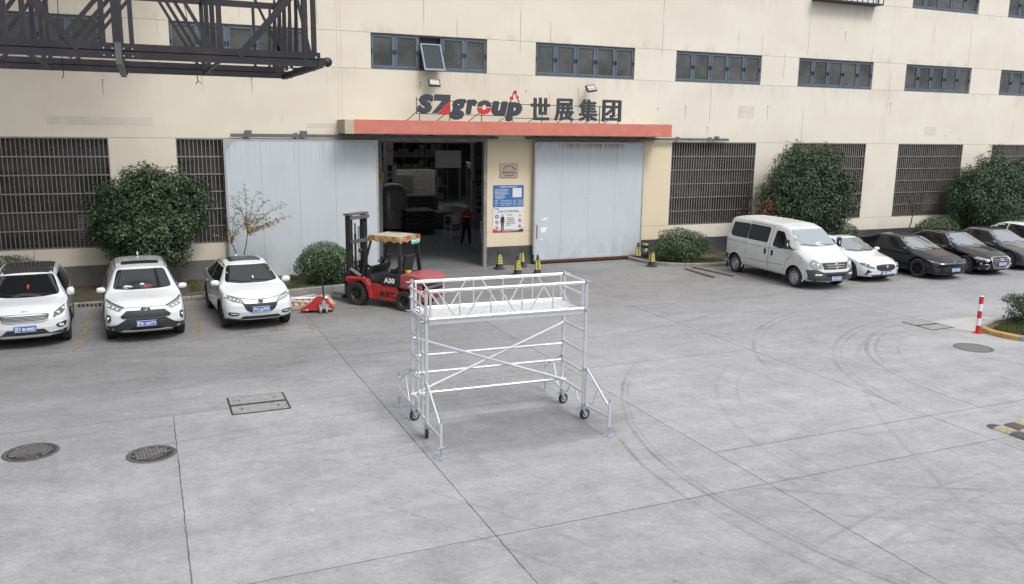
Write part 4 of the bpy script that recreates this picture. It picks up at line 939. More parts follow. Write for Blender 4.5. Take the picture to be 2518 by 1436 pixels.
b = MB(); n = 10; P = [(0, 0, .05)]+[(-.2*math.sin(PI*k/n), -.18*math.cos(PI*k/n), .004) for k in range(n+1)]; b.add(P, [(0, k+1, k+2) for k in range(n)], 0, True); b.build('end_cap', M_rub, t_)
for k in range(6): hump(.0+k*.30, .295+k*.30, -.16, .16, (M_ruby, M_rub)[k % 2], .04)
for k in range(6): hump(-.06+k*.30, .235+k*.30, .18, .50, (M_rub, M_ruby, M_rub)[k % 3], .03); hump(-.12+k*.30, .175+k*.30, .52, .84, (M_ruby, M_rub)[k % 2], .03)

# ------------------------------------------------------------------ red and white bollard
t_ = thing('bollard', 'red and white banded steel bollard beside the planted island', 'bollard', (19.47, 14.42, 0))
M_redb = mat('red_reflective_band', (.50, .02, .035), .4, noise=.1); M_wh2 = mat('white_reflective_band', (.70, .71, .72), .45, noise=.06)
b = MB(); b.lathe([(0, .0), (.13, .0), (.13, .012), (0, .012)], n=20, sm=False); b.build('base_plate', M_redb, t_)
for k in range(5): b = MB(); z0 = .012+k*.19; b.lathe([(.052, z0), (.052, z0+.19)], n=18); b.build('band', M_redb if k % 2 == 0 else M_wh2, t_)
b = MB(); b.lathe([(.052, .962), (.05, .972), (0, .972)], n=18); b.build('cap', M_wh2, t_)

# ------------------------------------------------------------------ traffic cones, litter bin, steel channels
M_coney = mat('yellow_cone_sleeve', (.50, .47, .13), .6, noise=.08, dirt=(.2, .2, .1), dirt_amt=.4); M_coneb = mat('dusty_black_cone', (.035, .036, .038), .65, noise=.25, nscale=6, dirt=(.14, .135, .12), dirt_amt=.4)
def make_cone():
    t_ = thing('traffic_cone', 'x', 'traffic cone', (0, 0, 0), 0, 'black cones with yellow sleeves by the gate')
    def sq(r, z_, k=.72): return [(r*a, r*c_, z_) for a, c_ in ((-1, -k), (-k, -1), (k, -1), (1, -k), (1, k), (k, 1), (-k, 1), (-1, k))]
    def tower(levels, name, m_, parent):
        b = MB(); vs = [v for r, z_ in levels for v in sq(r, z_)]; n = len(levels)
        b.add(vs, [(i*8+j, i*8+(j+1) % 8, i*8+8+(j+1) % 8, i*8+8+j) for i in range(n-1) for j in range(8)]+[tuple(range(8))[::-1], tuple(range((n-1)*8, n*8))]); return b.build(name, m_, parent)
    tower([(.21, 0), (.21, .04), (.185, .06), (.14, .065)], 'base', M_coneb, t_)
    body = tower([(.135, .065), (.115, .22), (.112, .22), (.07, .56), (.045, .65), (.045, .70), (.015, .75)], 'body', M_coneb, t_)
    sl = tower([(.119, .21), (.076, .55)], 'sleeve', M_coney, t_)
    b = MB()
    for k in range(3):
        z0 = .235+k*.105; w0 = .085-.011*k
        y0 = -(.117-(z0-.21)*.125)-.003; y1 = -(.117-(z0+.08-.21)*.125)-.003
        b.add([(-w0, y0, z0), (-w0+.0, y0-.0, z0+.045), (w0-.008, y1, z0+.095), (w0-.004, y1, z0+.05)], [(0, 1, 2, 3)])
        x0 = .119-(z0-.21)*.126+.003
    b.build('stripe', M_coneb, sl)
    for k, ch in enumerate('禁止停车'):
        z0 = .50-k*.078; xx = -(.119-(z0-.21)*.126)-.004
        text_mesh('character', ch, .075, M_coneb, sl, loc=(xx, 0, z0), rot=(PI/2, 0, -PI/2), bold=.004)
    return t_
c0 = make_cone()
cl = [(11.62, 27.72, 12, 'black and yellow cone nearest the open gate, in front of the pier'), (12.62, 27.96, 60, 'cone standing against the pier right beside the closed sliding door'), (11.73, 26.32, 15, 'striped cone in the pair further out from the pier, the left one'), (12.43, 26.17, 75, 'cone furthest out from the gate pier, right of the other three'),
      (17.62, 27.9, 75, 'cone tight against the right edge of the closed door'), (17.3, 26.4, 25, 'cone standing out by the kerb beside the litter bin')]
for i, (x, y_, a, lab) in enumerate(cl):
    o = c0 if i == 0 else copy_tree(c0); o.location = (x, y_, 0); o.rotation_euler = (0, 0, R_(a)); o.scale = (.86, .86, .96); o['label'] = lab
t_ = thing('litter_bin', 'slim steel litter bin with a brassy ashtray top by the dark plinth', 'litter bin', (18.02, 28.0, 0))
b = MB(); b.lathe([(0, .02), (.125, .02), (.125, .46), (.12, .46)], n=24); b.lathe([(.12, .52), (.125, .52), (.125, .60), (0, .60)], n=24); b.build('body', mat('dull_dark_steel', (.16, .155, .15), .4, .7, noise=.15), t_)
b = MB(); b.lathe([(.105, .46), (.105, .52)], n=24); b.build('opening', M_black, t_)
b = MB(); b.lathe([(.13, .60), (.135, .61), (.13, .63), (.10, .63), (.095, .61), (0, .61)], n=24); b.build('ashtray', mat('brassy_rim', (.55, .42, .22), .3, .8), t_)
M_chan = mat('rusty_brown_channel', (.14, .105, .085), .8, .2, noise=.3, nscale=6, dirt=(.16, .07, .03), dirt_amt=.5)
def channel(x0, y0, x1, y1, lab):
    t_ = thing('steel_channel', lab, 'steel channel', (x0, y0, 0), math.atan2(y1-y0, x1-x0), 'steel channels lying on the ground'); L = math.hypot(x1-x0, y1-y0)
    b = MB(); b.bx(0, L, -.06, .06, .035, .043); b.bx(0, L, -.06, -.052, 0, .0349); b.bx(0, L, .052, .06, 0, .0349); b.bx(0, L, -.05, -.03, .001, .008); b.build('profile', M_chan, t_)
channel(18.14, 25.4, 18.02, 23.55, 'rusty steel channel on the concrete, the shorter left one'); channel(18.62, 25.6, 18.85, 23.55, 'rusty steel channel on the concrete, nearer the white van')

# ------------------------------------------------------------------ wooden pallet, pipes and hand pallet truck
M_wood = mat('raw_pallet_wood', (.46, .36, .24), .8, noise=.2, nscale=7, dirt=(.22, .16, .10), dirt_amt=.5, dirt_scale=5)
pl = thing('wooden_pallet', 'plain wooden pallet on the ground between the parked car and the forklift', 'pallet', (3.98, 23.75, 0), R_(-3))
L, W_ = 1.42, 1.35
for k in range(9):
    b = MB(); xx = -L/2+k*(L-.1)/8; wd = .12
    b.bx(xx-.005, xx+wd, -W_/2, W_/2, .115, .135); b.build('board', M_wood, pl)
for yy in (-W_/2+.05, 0, W_/2-.05): b = MB(); b.bx(-L/2, L/2, yy-.045, yy+.045, .02, .115); b.build('stringer', M_wood, pl)
for i, (x0, y0, x1, y1, lab) in enumerate(((3.35, 23.7, 4.15, 23.15, 'short silver tube lying nearest on the pallet'), (3.6, 23.95, 4.6, 23.75, 'long white tube lying across the pallet'), (3.35, 23.75, 4.3, 24.25, 'silver tube on the back of the pallet'))):
    b = MB(); o0 = Vector((x0, y0, .17)); n = 12; r = .034
    p, q = Vector((0, 0, 0)), Vector((x1-x0, y1-y0, 0)); b.tube(p, q, r, n, caps=False); b.tube(p, q, r-.006, n, caps=False); o = b.build('metal_tube', M_al); o.location = o0; tag(o, lab, 'metal tube', 'metal tubes on the pallet')
pj = thing('pallet_truck', 'red hand pallet truck with a tall black handle parked at the pallet', 'pallet truck', (4.15, 22.62, 0), R_(-8))
M_red = mat('scuffed_red_paint', (.42, .02, .025), .38, 0, .2, noise=.12, nscale=5, dirt=(.14, .03, .03), dirt_amt=.35, dirt_scale=4)
b = MB(); b.prism([(-.5, .08), (.38, .08), (.40, .14), (.12, .42), (.02, .46), (-.10, .44), (-.22, .30), (-.42, .16), (-.5, .14)], 'y', -.03, .03)
b.bx(-.48, .38, -.05, .25, .07, .12); b.build('frame', M_red, pj, bevel=.006)
for sx_ in (-.22, .20): b = MB(); b.bx(sx_-.08, sx_+.08, .1, 1.15, .07, .125); b.build('fork', M_red, pj)
b = MB(); b.tube((.1, -.1, .12), (.1, -.1, .32), .07, 14); b.bx(-.02, .24, -.18, -.04, .14, .24); b.tube((.1, -.1, .3), (.1, -.1, .38), .035, 10); b.build('hydraulic_pump', M_steel, pj)
b = MB(); b.tube((.12, -.08, .36), (.08, -.02, 1.08), .022, 10); b.path([(.08, -.02, 1.05), (.0, -.02, 1.12), (.02, -.02, 1.2), (.14, -.02, 1.2), (.16, -.02, 1.12), (.08, -.02, 1.05)], .013, 6); b.build('handle', M_black, pj)
for xx in (.02, .18):
    b = MB(); b.lathe([(0, -.03), (.03, -.035), (.045, -.015), (.075, -.015), (.08, -.028), (.095, -.028), (.095, .028), (0, .028)], (xx, -.12, .096), 'x', 22); b.build('wheel', mat('worn_grey_wheel', (.34, .32, .29), .6, noise=.2), pj)
b = MB()
for xx in (-.34, .27): b.bx(xx-.04, xx+.04, -.055, -.051, .085, .105)
b.build('sticker', M_white, pj)
# ------------------------------------------------------------------ vehicles
def paint(name, c, rough=.22, metal=0, coat=1., dirt=None, dirt_amt=0): return mat(name, c, rough, metal, coat, noise=.03, nscale=2, dirt=dirt, dirt_amt=dirt_amt)
M_cw = paint('pearl_white_paint', (.64, .665, .70)); M_cw2 = paint('clean_white_paint', (.66, .685, .71)); M_vanw = paint('dusty_white_van_paint', (.56, .57, .565), .35, 0, .6, (.42, .38, .31), .35)
M_cblk = mat('black_car_paint', (.008, .009, .014), .22, 0, .12, spec=.4); M_cblk2 = mat('deep_black_car_paint', (.005, .005, .007), .16, 0, .2, spec=.4); M_cgrey = paint('graphite_car_paint', (.045, .048, .058), .25, .3)
M_plast = mat('unpainted_black_plastic', (.032, .034, .038), .6, noise=.15, nscale=9); M_vplast = mat('faded_bumper_plastic', (.05, .055, .065), .55, noise=.15, nscale=6)
M_rubber = mat('tyre_rubber', (.022, .022, .023), .75, noise=.2, nscale=15, dirt=(.09, .085, .075), dirt_amt=.35); M_well = mat('dark_wheel_well', (.008, .008, .008), .9)
M_rimd = mat('dark_alloy', (.035, .037, .04), .35, .6); M_rims = mat('silver_alloy', (.42, .43, .45), .35, .7, noise=.1); M_chrome = mat('chrome_trim', (.72, .72, .73), .22, .9); M_silv = mat('satin_silver_trim', (.52, .53, .54), .4, .4)
def make_carglass(name, base, rough=.03):
    m, g = newmat(name, rough); g.b.inputs['Base Color'].default_value = (*base, 1); g.b.inputs['Specular IOR Level'].default_value = .9; g.b.inputs['Coat Weight'].default_value = .6; g.b.inputs['Coat Roughness'].default_value = .02; return m
M_cg = mat('tinted_car_glass', (.010, .012, .012), .06, spec=.55); M_cgs = mat('dark_side_glass', (.008, .008, .009), .12, spec=.35); M_cgr = make_carglass('sky_lit_windscreen', (.05, .065, .085)); M_cgr.node_tree.nodes['Principled BSDF'].inputs['Coat Weight'].default_value = 1; M_cgr.node_tree.nodes['Principled BSDF'].inputs['Coat IOR'].default_value = 2.3; M_roofg = mat('dark_roof_glass', (.02, .02, .022), .2, spec=.3); M_lamp = make_carglass('clear_lamp_glass', (.22, .23, .24), .1); M_lampd = make_carglass('smoked_lamp_glass', (.05, .052, .055), .08)
M_vg = make_carglass('van_windscreen', (.22, .25, .27), .05)
M_led = mat('white_lamp_reflector', (.75, .76, .78), .2, .2); M_plate = mat('blue_number_plate', (.018, .085, .34), .4); M_pl_t = mat('plate_white', (.80, .82, .85), .4)

def chaikin(P, n=2):
    P = np.array(P, float)
    for _ in range(n):
        Q = [P[0]]
        for i in range(len(P)-1): Q += [P[i]*.75+P[i+1]*.25, P[i]*.25+P[i+1]*.75]
        Q.append(P[-1]); P = np.array(Q)
    return P
def curve1(pts, sm):
    xs_ = np.linspace(-.2, 6, 1241); y_ = np.interp(xs_, [p[0] for p in pts], [p[1] for p in pts])
    if sm:
        k = int(sm/.005); ker = np.hanning(2*k+3); ker /= ker.sum(); y_ = np.convolve(np.pad(y_, k+1, 'edge'), ker, 'valid')
    return lambda x: float(np.interp(x, xs_, y_))
class Car:
    """d = distance from the nose (towards local +Y), x lateral, z up; origin at the middle of the car on the ground"""
    def __init__(s, S, name, label, cat, loc, rz, group):
        s.S = S; s.L = S['L']; s.root = thing(name, label, cat, loc, rz, group)
        zt = curve1(S['top'], S.get('smt', .06)); zs = curve1(S['shoulder'], .1); zb = curve1(S['bottom'], .05)
        wm = curve1(S['wm'], .08); wt = curve1(S['wt'], .1)
        nose = S['nose']; tail = S['tail']; pc = S.get('plan', .26); pr_ = S.get('planr', .14); L = s.L
        st = list(np.concatenate([[0, .02, .05, .09, .14], np.linspace(.2, L-.2, S.get('ns', 84)), [L-.14, L-.09, L-.05, L-.02, L]]))
        def section(x):
            a, h, bz, W_, T_ = zt(x), zs(x), zb(x), wm(x), wt(x)
            e = 1-.09*max(0, 1-x/.14)**2-.07*max(0, 1-(L-x)/.12)**2; W_ *= e; T_ *= e
            h = min(h, a-.03); ws = W_-S.get('tuck', .05); cr = S.get('crown', .035)
            T_ = min(T_, ws-.02)
            P = [(0, bz), (W_-.14, bz), (W_-.03, bz+.05), (W_-.004, bz+.17), (W_, bz+(h-bz)*.55), (ws+.02, h-.07), (ws, h)]
            P += [(T_+(ws-T_)*.45, h+(a-cr-h)*.55), (T_, a-cr-.015), (T_-.12, a-cr*.45), (T_*.4, a-.004), (0, a)]
            return chaikin(P, 2)
        def off(x, y, z):
            o = 0
            f = max(0, 1-x/.95); o += (pc*(abs(y)/.9)**2.6)*f**1.5
            o += float(np.interp(z, [p[0] for p in nose], [p[1] for p in nose]))*max(0, 1-x/.5)**1.3
            r = max(0, 1-(L-x)/.8); o -= (pr_*(abs(y)/.9)**2.6)*r**1.5
            o -= float(np.interp(z, [p[0] for p in tail], [p[1] for p in tail]))*max(0, 1-(L-x)/.5)**1.3
            return x+o
        secs = [section(x) for x in st]; n = len(secs[0]); V_ = []; F_ = []
        ring = 2*n-2
        for x, P in zip(st, secs):
            full = [(p[0], p[1]) for p in P]+[(-p[0], p[1]) for p in P[-2:0:-1]]
            V_ += [(y_, off(x, y_, z_), z_) for y_, z_ in full]
        for i in range(len(st)-1):
            for j in range(ring): F_.append((i*ring+j, i*ring+(j+1) % ring, (i+1)*ring+(j+1) % ring, (i+1)*ring+j))
        for i, x in ((0, 0), (len(st)-1, L)):
            P = secs[i]; base = i*ring; NC = 14; rows = []
            for j in range(n):
                if j in (0, n-1): rows.append([base+j]); continue
                row = [base+j]
                for k in range(1, NC):
                    y_ = P[j][0]*(1-2*k/NC); V_.append((y_, off(x, y_, P[j][1]), P[j][1])); row.append(len(V_)-1)
                row.append(base+ring-j); rows.append(row)
            for j in range(1, n-2):
                for k in range(NC): F_.append((rows[j][k], rows[j][k+1], rows[j+1][k+1], rows[j+1][k]))
            for k in range(NC): F_.append((rows[1][k], rows[1][k+1], rows[0][0])); F_.append((rows[n-2][k], rows[n-2][k+1], rows[n-1][0]))
        V_ = [(a, b_-L/2, c_) for a, b_, c_ in V_]
        me = bpy.data.meshes.new('body'); me.from_pydata(V_, [], F_); bm = bmesh.new(); bm.from_mesh(me); bmesh.ops.recalc_face_normals(bm, faces=bm.faces); bm.to_mesh(me); bm.free()
        me.materials.append(S['paint']); me.materials.append(M_well)
        s.full = BVHTree.FromPolygons([Vector(v) for v in V_], [tuple(p.vertices) for p in me.polygons])
        # wheel arches
        cb = MB(); s.ra = S['wr']+S.get('archgap', .055); s.wx = [(sd, d) for d in (S['fo'], S['fo']+S['wb']) for sd in (-1, 1)]
        for sd, d in s.wx:
            W_ = wm(d); a, b_ = sorted((sd*(W_-.30), sd*(W_+.3))); cb.lathe([(0, a), (s.ra, a), (s.ra, b_), (0, b_)], (0, d-L/2, S['wr']), 'x', 36)
        tmp = bpy.data.objects.new('body', me); col.objects.link(tmp); cut = cb.build('cut', M_well)
        md = tmp.modifiers.new('b', 'BOOLEAN'); md.operation = 'DIFFERENCE'; md.object = cut; md.solver = 'EXACT'
        dg = bpy.context.evaluated_depsgraph_get(); me2 = bpy.data.meshes.new_from_object(tmp.evaluated_get(dg)); tmp.modifiers.clear(); tmp.data = me2; me2.name = 'body'
        bpy.data.objects.remove(cut)
        for p in me2.polygons:
            p.use_smooth = True; c_ = p.center; inw = False
            for sd, d in s.wx:
                if abs(abs(c_.x)-0) < wm(d)+.0 and math.hypot(c_.y-(d-L/2), c_.z-S['wr']) < s.ra*1.003 and abs(c_.x) < wm(d)-.0 and (math.hypot(c_.y-(d-L/2), c_.z-S['wr']) < s.ra-.004 or abs(math.hypot(c_.y-(d-L/2), c_.z-S['wr'])-s.ra) < .004) and c_.x*sd > 0 and abs(p.normal.x) > -1:
                    rad = Vector((0, c_.y-(d-L/2), c_.z-S['wr']))
                    if rad.length < s.ra*.985 or abs(rad.normalized().dot(p.normal)) > .9: inw = True
            if inw: p.material_index = 1
        me2.set_sharp_from_angle(angle=R_(38)); tmp.parent = s.root; s.body = tmp; s.wm = wm; s.zt = zt
    def patch(s, name, m, poly, view='front', off=.004, th=.012, parent=None, step=.07, mirror=False, smooth=True):
        """lay a panel over the body: poly is (x,z) seen from the front/rear, (d,z) seen from the side, (x,d) from above"""
        L = s.L
        if mirror:
            s.patch(name, m, [(-a, b_) for a, b_ in poly], view, off, th, parent, step) if view in ('front', 'top', 'rear') else s.patch(name, m, poly, 'left', off, th, parent, step)
            if view == 'side': view = 'right'
        if view == 'side': view = 'right'
        bm = bmesh.new(); vs = [bm.verts.new((a, b_, 0)) for a, b_ in poly]; f = bm.faces.new(vs)
        lo = [min(p[i] for p in poly) for i in (0, 1)]; hi = [max(p[i] for p in poly) for i in (0, 1)]
        for i in (0, 1):
            k = int((hi[i]-lo[i])/step); no = (1, 0, 0) if i == 0 else (0, 1, 0)
            for q in range(1, k+1):
                c_ = lo[i]+(hi[i]-lo[i])*q/(k+1); bmesh.ops.bisect_plane(bm, geom=bm.verts[:]+bm.edges[:]+bm.faces[:], plane_co=(c_*(1-i), c_*i, 0), plane_no=no)
        bmesh.ops.triangulate(bm, faces=[f for f in bm.faces if len(f.verts) > 4])
        ok = {}
        for v in bm.verts:
            a, b_ = v.co.x, v.co.y
            if view == 'front': o_, d_ = Vector((a, -L, b_)), Vector((0, 1, 0))
            elif view == 'rear': o_, d_ = Vector((a, L, b_)), Vector((0, -1, 0))
            elif view == 'right': o_, d_ = Vector((2, a-L/2, b_)), Vector((-1, 0, 0))
            elif view == 'left': o_, d_ = Vector((-2, a-L/2, b_)), Vector((1, 0, 0))
            else: o_, d_ = Vector((a, b_-L/2, 4)), Vector((0, 0, -1))
            h, n, i, dist = s.full.ray_cast(o_, d_)
            if h is None:
                h, n, i, dist = s.full.find_nearest(o_+d_*2)
            if n.dot(d_) > 0: n = -n
            v.co = h+n*off; ok[v] = (n, d_)
        bmesh.ops.recalc_face_normals(bm, faces=bm.faces)
        avg = sum((f.normal*f.calc_area() for f in bm.faces), Vector()); dd = list(ok.values())[0][1]
        if avg.dot(dd) > 0: bmesh.ops.reverse_faces(bm, faces=bm.faces)
        be = [e for e in bm.edges if e.is_boundary]; r = bmesh.ops.extrude_edge_only(bm, edges=be)
        nv = [g for g in r['geom'] if isinstance(g, bmesh.types.BMVert)]
        for v in nv:
            near = min((e.other_vert(v) for e in v.link_edges if e.other_vert(v) in ok), key=lambda q: (q.co-v.co).length, default=None)
            n = ok[near][0] if near else -dd
            v.co = v.co-n*th
        me = bpy.data.meshes.new(name); bm.to_mesh(me); bm.free(); me.materials.append(m)
        for p in me.polygons: p.use_smooth = smooth
        if smooth: me.set_sharp_from_angle(angle=R_(40))
        o = bpy.data.objects.new(name, me); col.objects.link(o); o.parent = parent or s.root; return o
    def frontpt(s, x, z):
        h, n, i, d = s.full.ray_cast(Vector((x, -s.L, z)), Vector((0, 1, 0))); return h
    def sidept(s, sd, d, z):
        h, n, i, dd = s.full.ray_cast(Vector((2*sd, d-s.L/2, z)), Vector((-sd, 0, 0))); return h
    def wheels(s, rimm, spokes=5, style='alloy'):
        S = s.S; r = S['wr']; wd = S.get('tw', .22)
        for sd, d in s.wx:
            w_ = bpy.data.objects.new('wheel', None); col.objects.link(w_); w_.parent = s.root; w_.location = (sd*(s.wm(d)-wd/2-.015), d-s.L/2, r)
            b = MB(); q = wd/2; rr = r*.66
            b.lathe([(rr, -q*.8), (r*.80, -q), (r*.93, -q*.93), (r, -q*.7), (r, q*.7), (r*.93, q*.93), (r*.80, q), (rr, q*.8), (rr*.96, q*.5), (rr*.96, -q*.5), (rr, -q*.8)], ax='x', n=36)
            b.build('tyre', M_rubber, w_, sharp=40)
            o = sd*q*.55; b = MB(); b.lathe([(rr*.97, sd*q*.82), (rr*.90, sd*q*.80), (rr*.87, sd*q*.2), (rr*.5, 0), (0, 0)], ax='x', n=30)
            rb = b.build('rim_barrel', M_well if style == 'alloy' else rimm, w_, sharp=40)
            b = MB(); b.lathe([(rr*.985, sd*q*.84), (rr*.90, sd*q*.84), (rr*.90, sd*q*.6)], ax='x', n=30)
            if style == 'alloy':
                for k in range(spokes):
                    a = 2*PI*k/spokes
                    for da in (-.11, .11):
                        p0 = Vector((o*1.0, math.cos(a+da*.5)*rr*.12, math.sin(a+da*.5)*rr*.12)); p1 = Vector((sd*q*.72, math.cos(a+da*1.6)*rr*.93, math.sin(a+da*1.6)*rr*.93)); b.beam(p0, p1, rr*.11, .02, up=(1, 0, 0))
                b.lathe([(0, o+sd*.014), (rr*.18, o+sd*.012), (rr*.2, o-sd*.01)], ax='x', n=16)
            else:
                b.lathe([(rr*.90, sd*q*.55), (rr*.78, sd*q*.35), (rr*.66, sd*q*.66), (rr*.42, sd*q*.72), (rr*.34, sd*q*.5), (rr*.26, sd*q*.82), (0, sd*q*.86)], ax='x', n=30)
            rm = b.build('rim', rimm, w_, sharp=35)
            if style != 'alloy':
                for k in range(10): b = MB(); a = 2*PI*k/10; b.tube((sd*q*.5, math.cos(a)*rr*.73, math.sin(a)*rr*.73), (sd*q*.645, math.cos(a)*rr*.73, math.sin(a)*rr*.73), rr*.07, 8); b.build('vent_hole', M_well, w_)
    def arch(s, m, wdt=.06, front=True, rear=True, drop=0):
        S = s.S; ra = s.ra
        for sd, d in s.wx:
            pts = []; n = 14; a0 = -.05*PI; a1 = PI*1.05; z0 = S['wr']
            out = [(d+(ra+wdt)*math.cos(a0+(a1-a0)*k/n), z0+(ra+wdt)*math.sin(a0+(a1-a0)*k/n)) for k in range(n+1)]
            inn = [(d+(ra+.004)*math.cos(a0+(a1-a0)*k/n), z0+(ra+.004)*math.sin(a0+(a1-a0)*k/n)) for k in range(n+1)]
            L = s.L
            b = MB(); vs = []
            for (o_, i_) in zip(out, inn):
                for (p_, of) in ((o_, .004), (o_, .012), (i_, .014), (i_, -.03)):
                    h = s.sidept(sd, p_[0], max(p_[1], .24)); x_ = (h.x if h else sd*s.wm(p_[0])); vs.append((x_+sd*of, p_[0]-L/2, p_[1]))
            for k in range(n):
                for j in range(3): b.add([], []); b.f.append([k*4+j, k*4+j+1, k*4+4+j+1, k*4+4+j]); b.m.append(0); b.s.append(True)
            b.v = vs; b.build('wheel_arch_trim', m, s.root, sharp=40)
    def mirrors(s, d, z, x, m, sz=(.2, .13), cap2=None):
        for sd in (-1, 1):
            c_ = Vector((sd*(x+.115), d-s.L/2, z+.03)); b = MB(); n = 10
            vs = []; prof = [(-.07, .35), (-.055, .75), (-.02, .98), (.02, 1.), (.05, .9), (.06, .8)]
            for yy, k in prof:
                for j in range(12):
                    a = 2*PI*j/12; ex = math.copysign(abs(math.cos(a))**.7, math.cos(a)); ez = math.copysign(abs(math.sin(a))**.7, math.sin(a)); vs.append(c_+Vector((ex*sz[0]/2*k, yy, ez*sz[1]/2*k)))
            p = len(prof); b.add(vs, [(i*12+j, i*12+(j+1) % 12, i*12+12+(j+1) % 12, i*12+12+j) for i in range(p-1) for j in range(12)]+[tuple(range(12))[::-1], tuple(range((p-1)*12, p*12))], 0, True)
            mo = b.build('wing_mirror', m, s.root, sharp=50)
            b = MB(); b.beam((sd*(x-.05), d-s.L/2+.02, z-.06), (c_.x-sd*.03, c_.y+.01, c_.z-.05), .05, .03); b.build('mirror_arm', M_plast, mo)
    def plate(s, txt, x, z, y_off=.012, w_=.44, h_=.14):
        p = s.frontpt(x, z); yy = p.y-y_off; b = MB(); b.bx(x-w_/2, x+w_/2, yy-.006, yy+.03, z-h_/2, z+h_/2); o = b.build('number_plate', M_plate, s.root, bevel=.004)
        b = MB(); e = .006
        for q in ((x-w_/2+.008, x+w_/2-.008, z-h_/2+.006, z-h_/2+.006+e), (x-w_/2+.008, x+w_/2-.008, z+h_/2-.012, z+h_/2-.012+e)): b.bx(q[0], q[1], yy-.009, yy-.0065, q[2], q[3])
        b.build('plate_border', M_pl_t, o)
        t_ = text_mesh('lettering', txt, .12, M_pl_t, o, loc=(x, yy-.009, z), bold=.0015); lo, hi = mesh_size(t_); fit_mesh(t_, x-w_/2+.02, x+w_/2-.02, z-.047, z+.047); return o
    def seams(s, lines, wdt=.008):
        for pts in lines:
            for vw in ('left', 'right'):
                for i in range(len(pts)-1):
                    pass
def oval_ring(b, x, y, z, rx, rz, t, n=28):
    b.path([(x+rx*math.cos(2*PI*k/n), y, z+rz*math.sin(2*PI*k/n)) for k in range(n)], t, 6, closed=True)
SEAM = mat('panel_gap', (.02, .02, .022), .8)
def line_patch(car, pts, wd=.008, view='side', m=None, name='panel_gap'):
    for sd in ((-1, 1) if view == 'side' else (0,)):
        b = MB(); P3 = []
        for i in range(len(pts)-1):
            n = max(1, int(math.hypot(pts[i+1][0]-pts[i][0], pts[i+1][1]-pts[i][1])/.08))
            for k in range(n+(i == len(pts)-2)):
                t = k/n; a = pts[i][0]*(1-t)+pts[i+1][0]*t; c_ = pts[i][1]*(1-t)+pts[i+1][1]*t
                h = car.sidept(sd, a, c_) if view == 'side' else (car.frontpt(a, c_) if view == 'front' else car.full.ray_cast(Vector((a, c_-car.L/2, 4)), Vector((0, 0, -1)))[0])
                if h: P3.append(h+Vector((sd*.0005, 0, 0)) if view == 'side' else h)
        if len(P3) > 1: b.path(P3, wd/2, 4); b.build(name, m or SEAM, car.root)

def roundpoly(P, n=2, r=.07):
    P = [np.array(p, float) for p in P]; Q = []
    for i in range(len(P)):
        a, p, c_ = P[i-1], P[i], P[(i+1) % len(P)]; da = a-p; dc = c_-p; la = np.hypot(*da); lc = np.hypot(*dc); q = min(r, la*.45, lc*.45)
        s0 = p+da/la*q; s1 = p+dc/lc*q
        for t in (0, .33, .67, 1): Q.append(tuple((1-t)**2*s0+2*t*(1-t)*p+t*t*s1))
    return Q
def mirror_poly(half): return half+[(-a, c_) for a, c_ in half[::-1]]

# ---- compact SUVs
def suv_spec(L, W, H, wb, fo, paint_, hood=.98, cowl=1.06, cowlx=1.05, roofx=1.75, wr=.335, **k):
    hw = W/2
    d = dict(L=L, wb=wb, fo=fo, wr=wr, paint=paint_,
             top=[(0, hood-.17), (.10, hood-.08), (.35, hood-.01), (.8, hood+.05), (cowlx, cowl), (roofx, H-.06), (roofx+.55, H), (L-1.0, H-.02), (L-.45, H-.08), (L-.28, H-.18), (L-.05, 1.05), (L, .98)],
             shoulder=[(0, .70), (.3, .86), (cowlx, .99), (L-1, 1.05), (L-.3, 1.06), (L, .92)],
             bottom=[(0, .30), (.3, .24), (.9, .22), (L-.8, .22), (L-.2, .30), (L, .36)],
             wm=[(0, hw-.07), (.4, hw-.01), (1.2, hw), (L-1, hw), (L, hw-.06)],
             wt=[(0, hw-.28), (.8, hw-.17), (cowlx, hw-.14), (roofx, hw-.30), (roofx+1, hw-.28), (L-.5, hw-.30), (L, hw-.2)],
             nose=[(.2, .12), (.35, .04), (.5, 0), (.68, .01), (.80, .07), (.9, .16)], tail=[(.3, .06), (.55, 0), (.9, .04)])
    d.update(k); return d
def side_glass_suv(car, S, H, cowlx, roofx, L, belt=1.0, k=0):
    g1 = [(cowlx+.32, belt+.02), (roofx+.08, H-.16), (roofx+.70, H-.125), (roofx+.70, belt+.03)]
    g2 = [(roofx+.77, belt+.03), (roofx+.77, H-.125), (roofx+1.45, H-.15), (roofx+1.53, belt+.06)]
    g3 = [(roofx+1.60, belt+.06), (roofx+1.53, H-.155), (L-.62, H-.22), (L-.55, belt+.13)]
    for g_ in (g1, g2, g3): car.patch('side_window', M_cgs, g_, 'side', .004, .012, mirror=True, step=.12)
    line_patch(car, [(cowlx+.30, .98), (cowlx+.22, .75), (cowlx+.25, .35)]); line_patch(car, [(roofx+.73, H-.2), (roofx+.73, .34)]); line_patch(car, [(roofx+1.55, .98), (roofx+1.45, .7), (roofx+1.35, .6)])
    for d_ in (roofx+.50, roofx+1.28):
        for sd in (-1, 1):
            h = car.sidept(sd, d_, belt-.12); b = MB(); b.beam(h+Vector((sd*.025, -.09, 0)), h+Vector((sd*.025, .09, 0)), .018, .025); b.build('door_handle', S['paint'], car.root)
def wiper(car, x0, x1, z, side=1):
    b = MB(); P = []
    for k in range(6):
        t = k/5; h = car.frontpt(x0+(x1-x0)*t, z+.05*math.sin(t*1.2)*t)
        P.append(h+Vector((0, -.012, .006)))
    b.path(P, .009, 4); b.build('wiper', M_black, car.root)
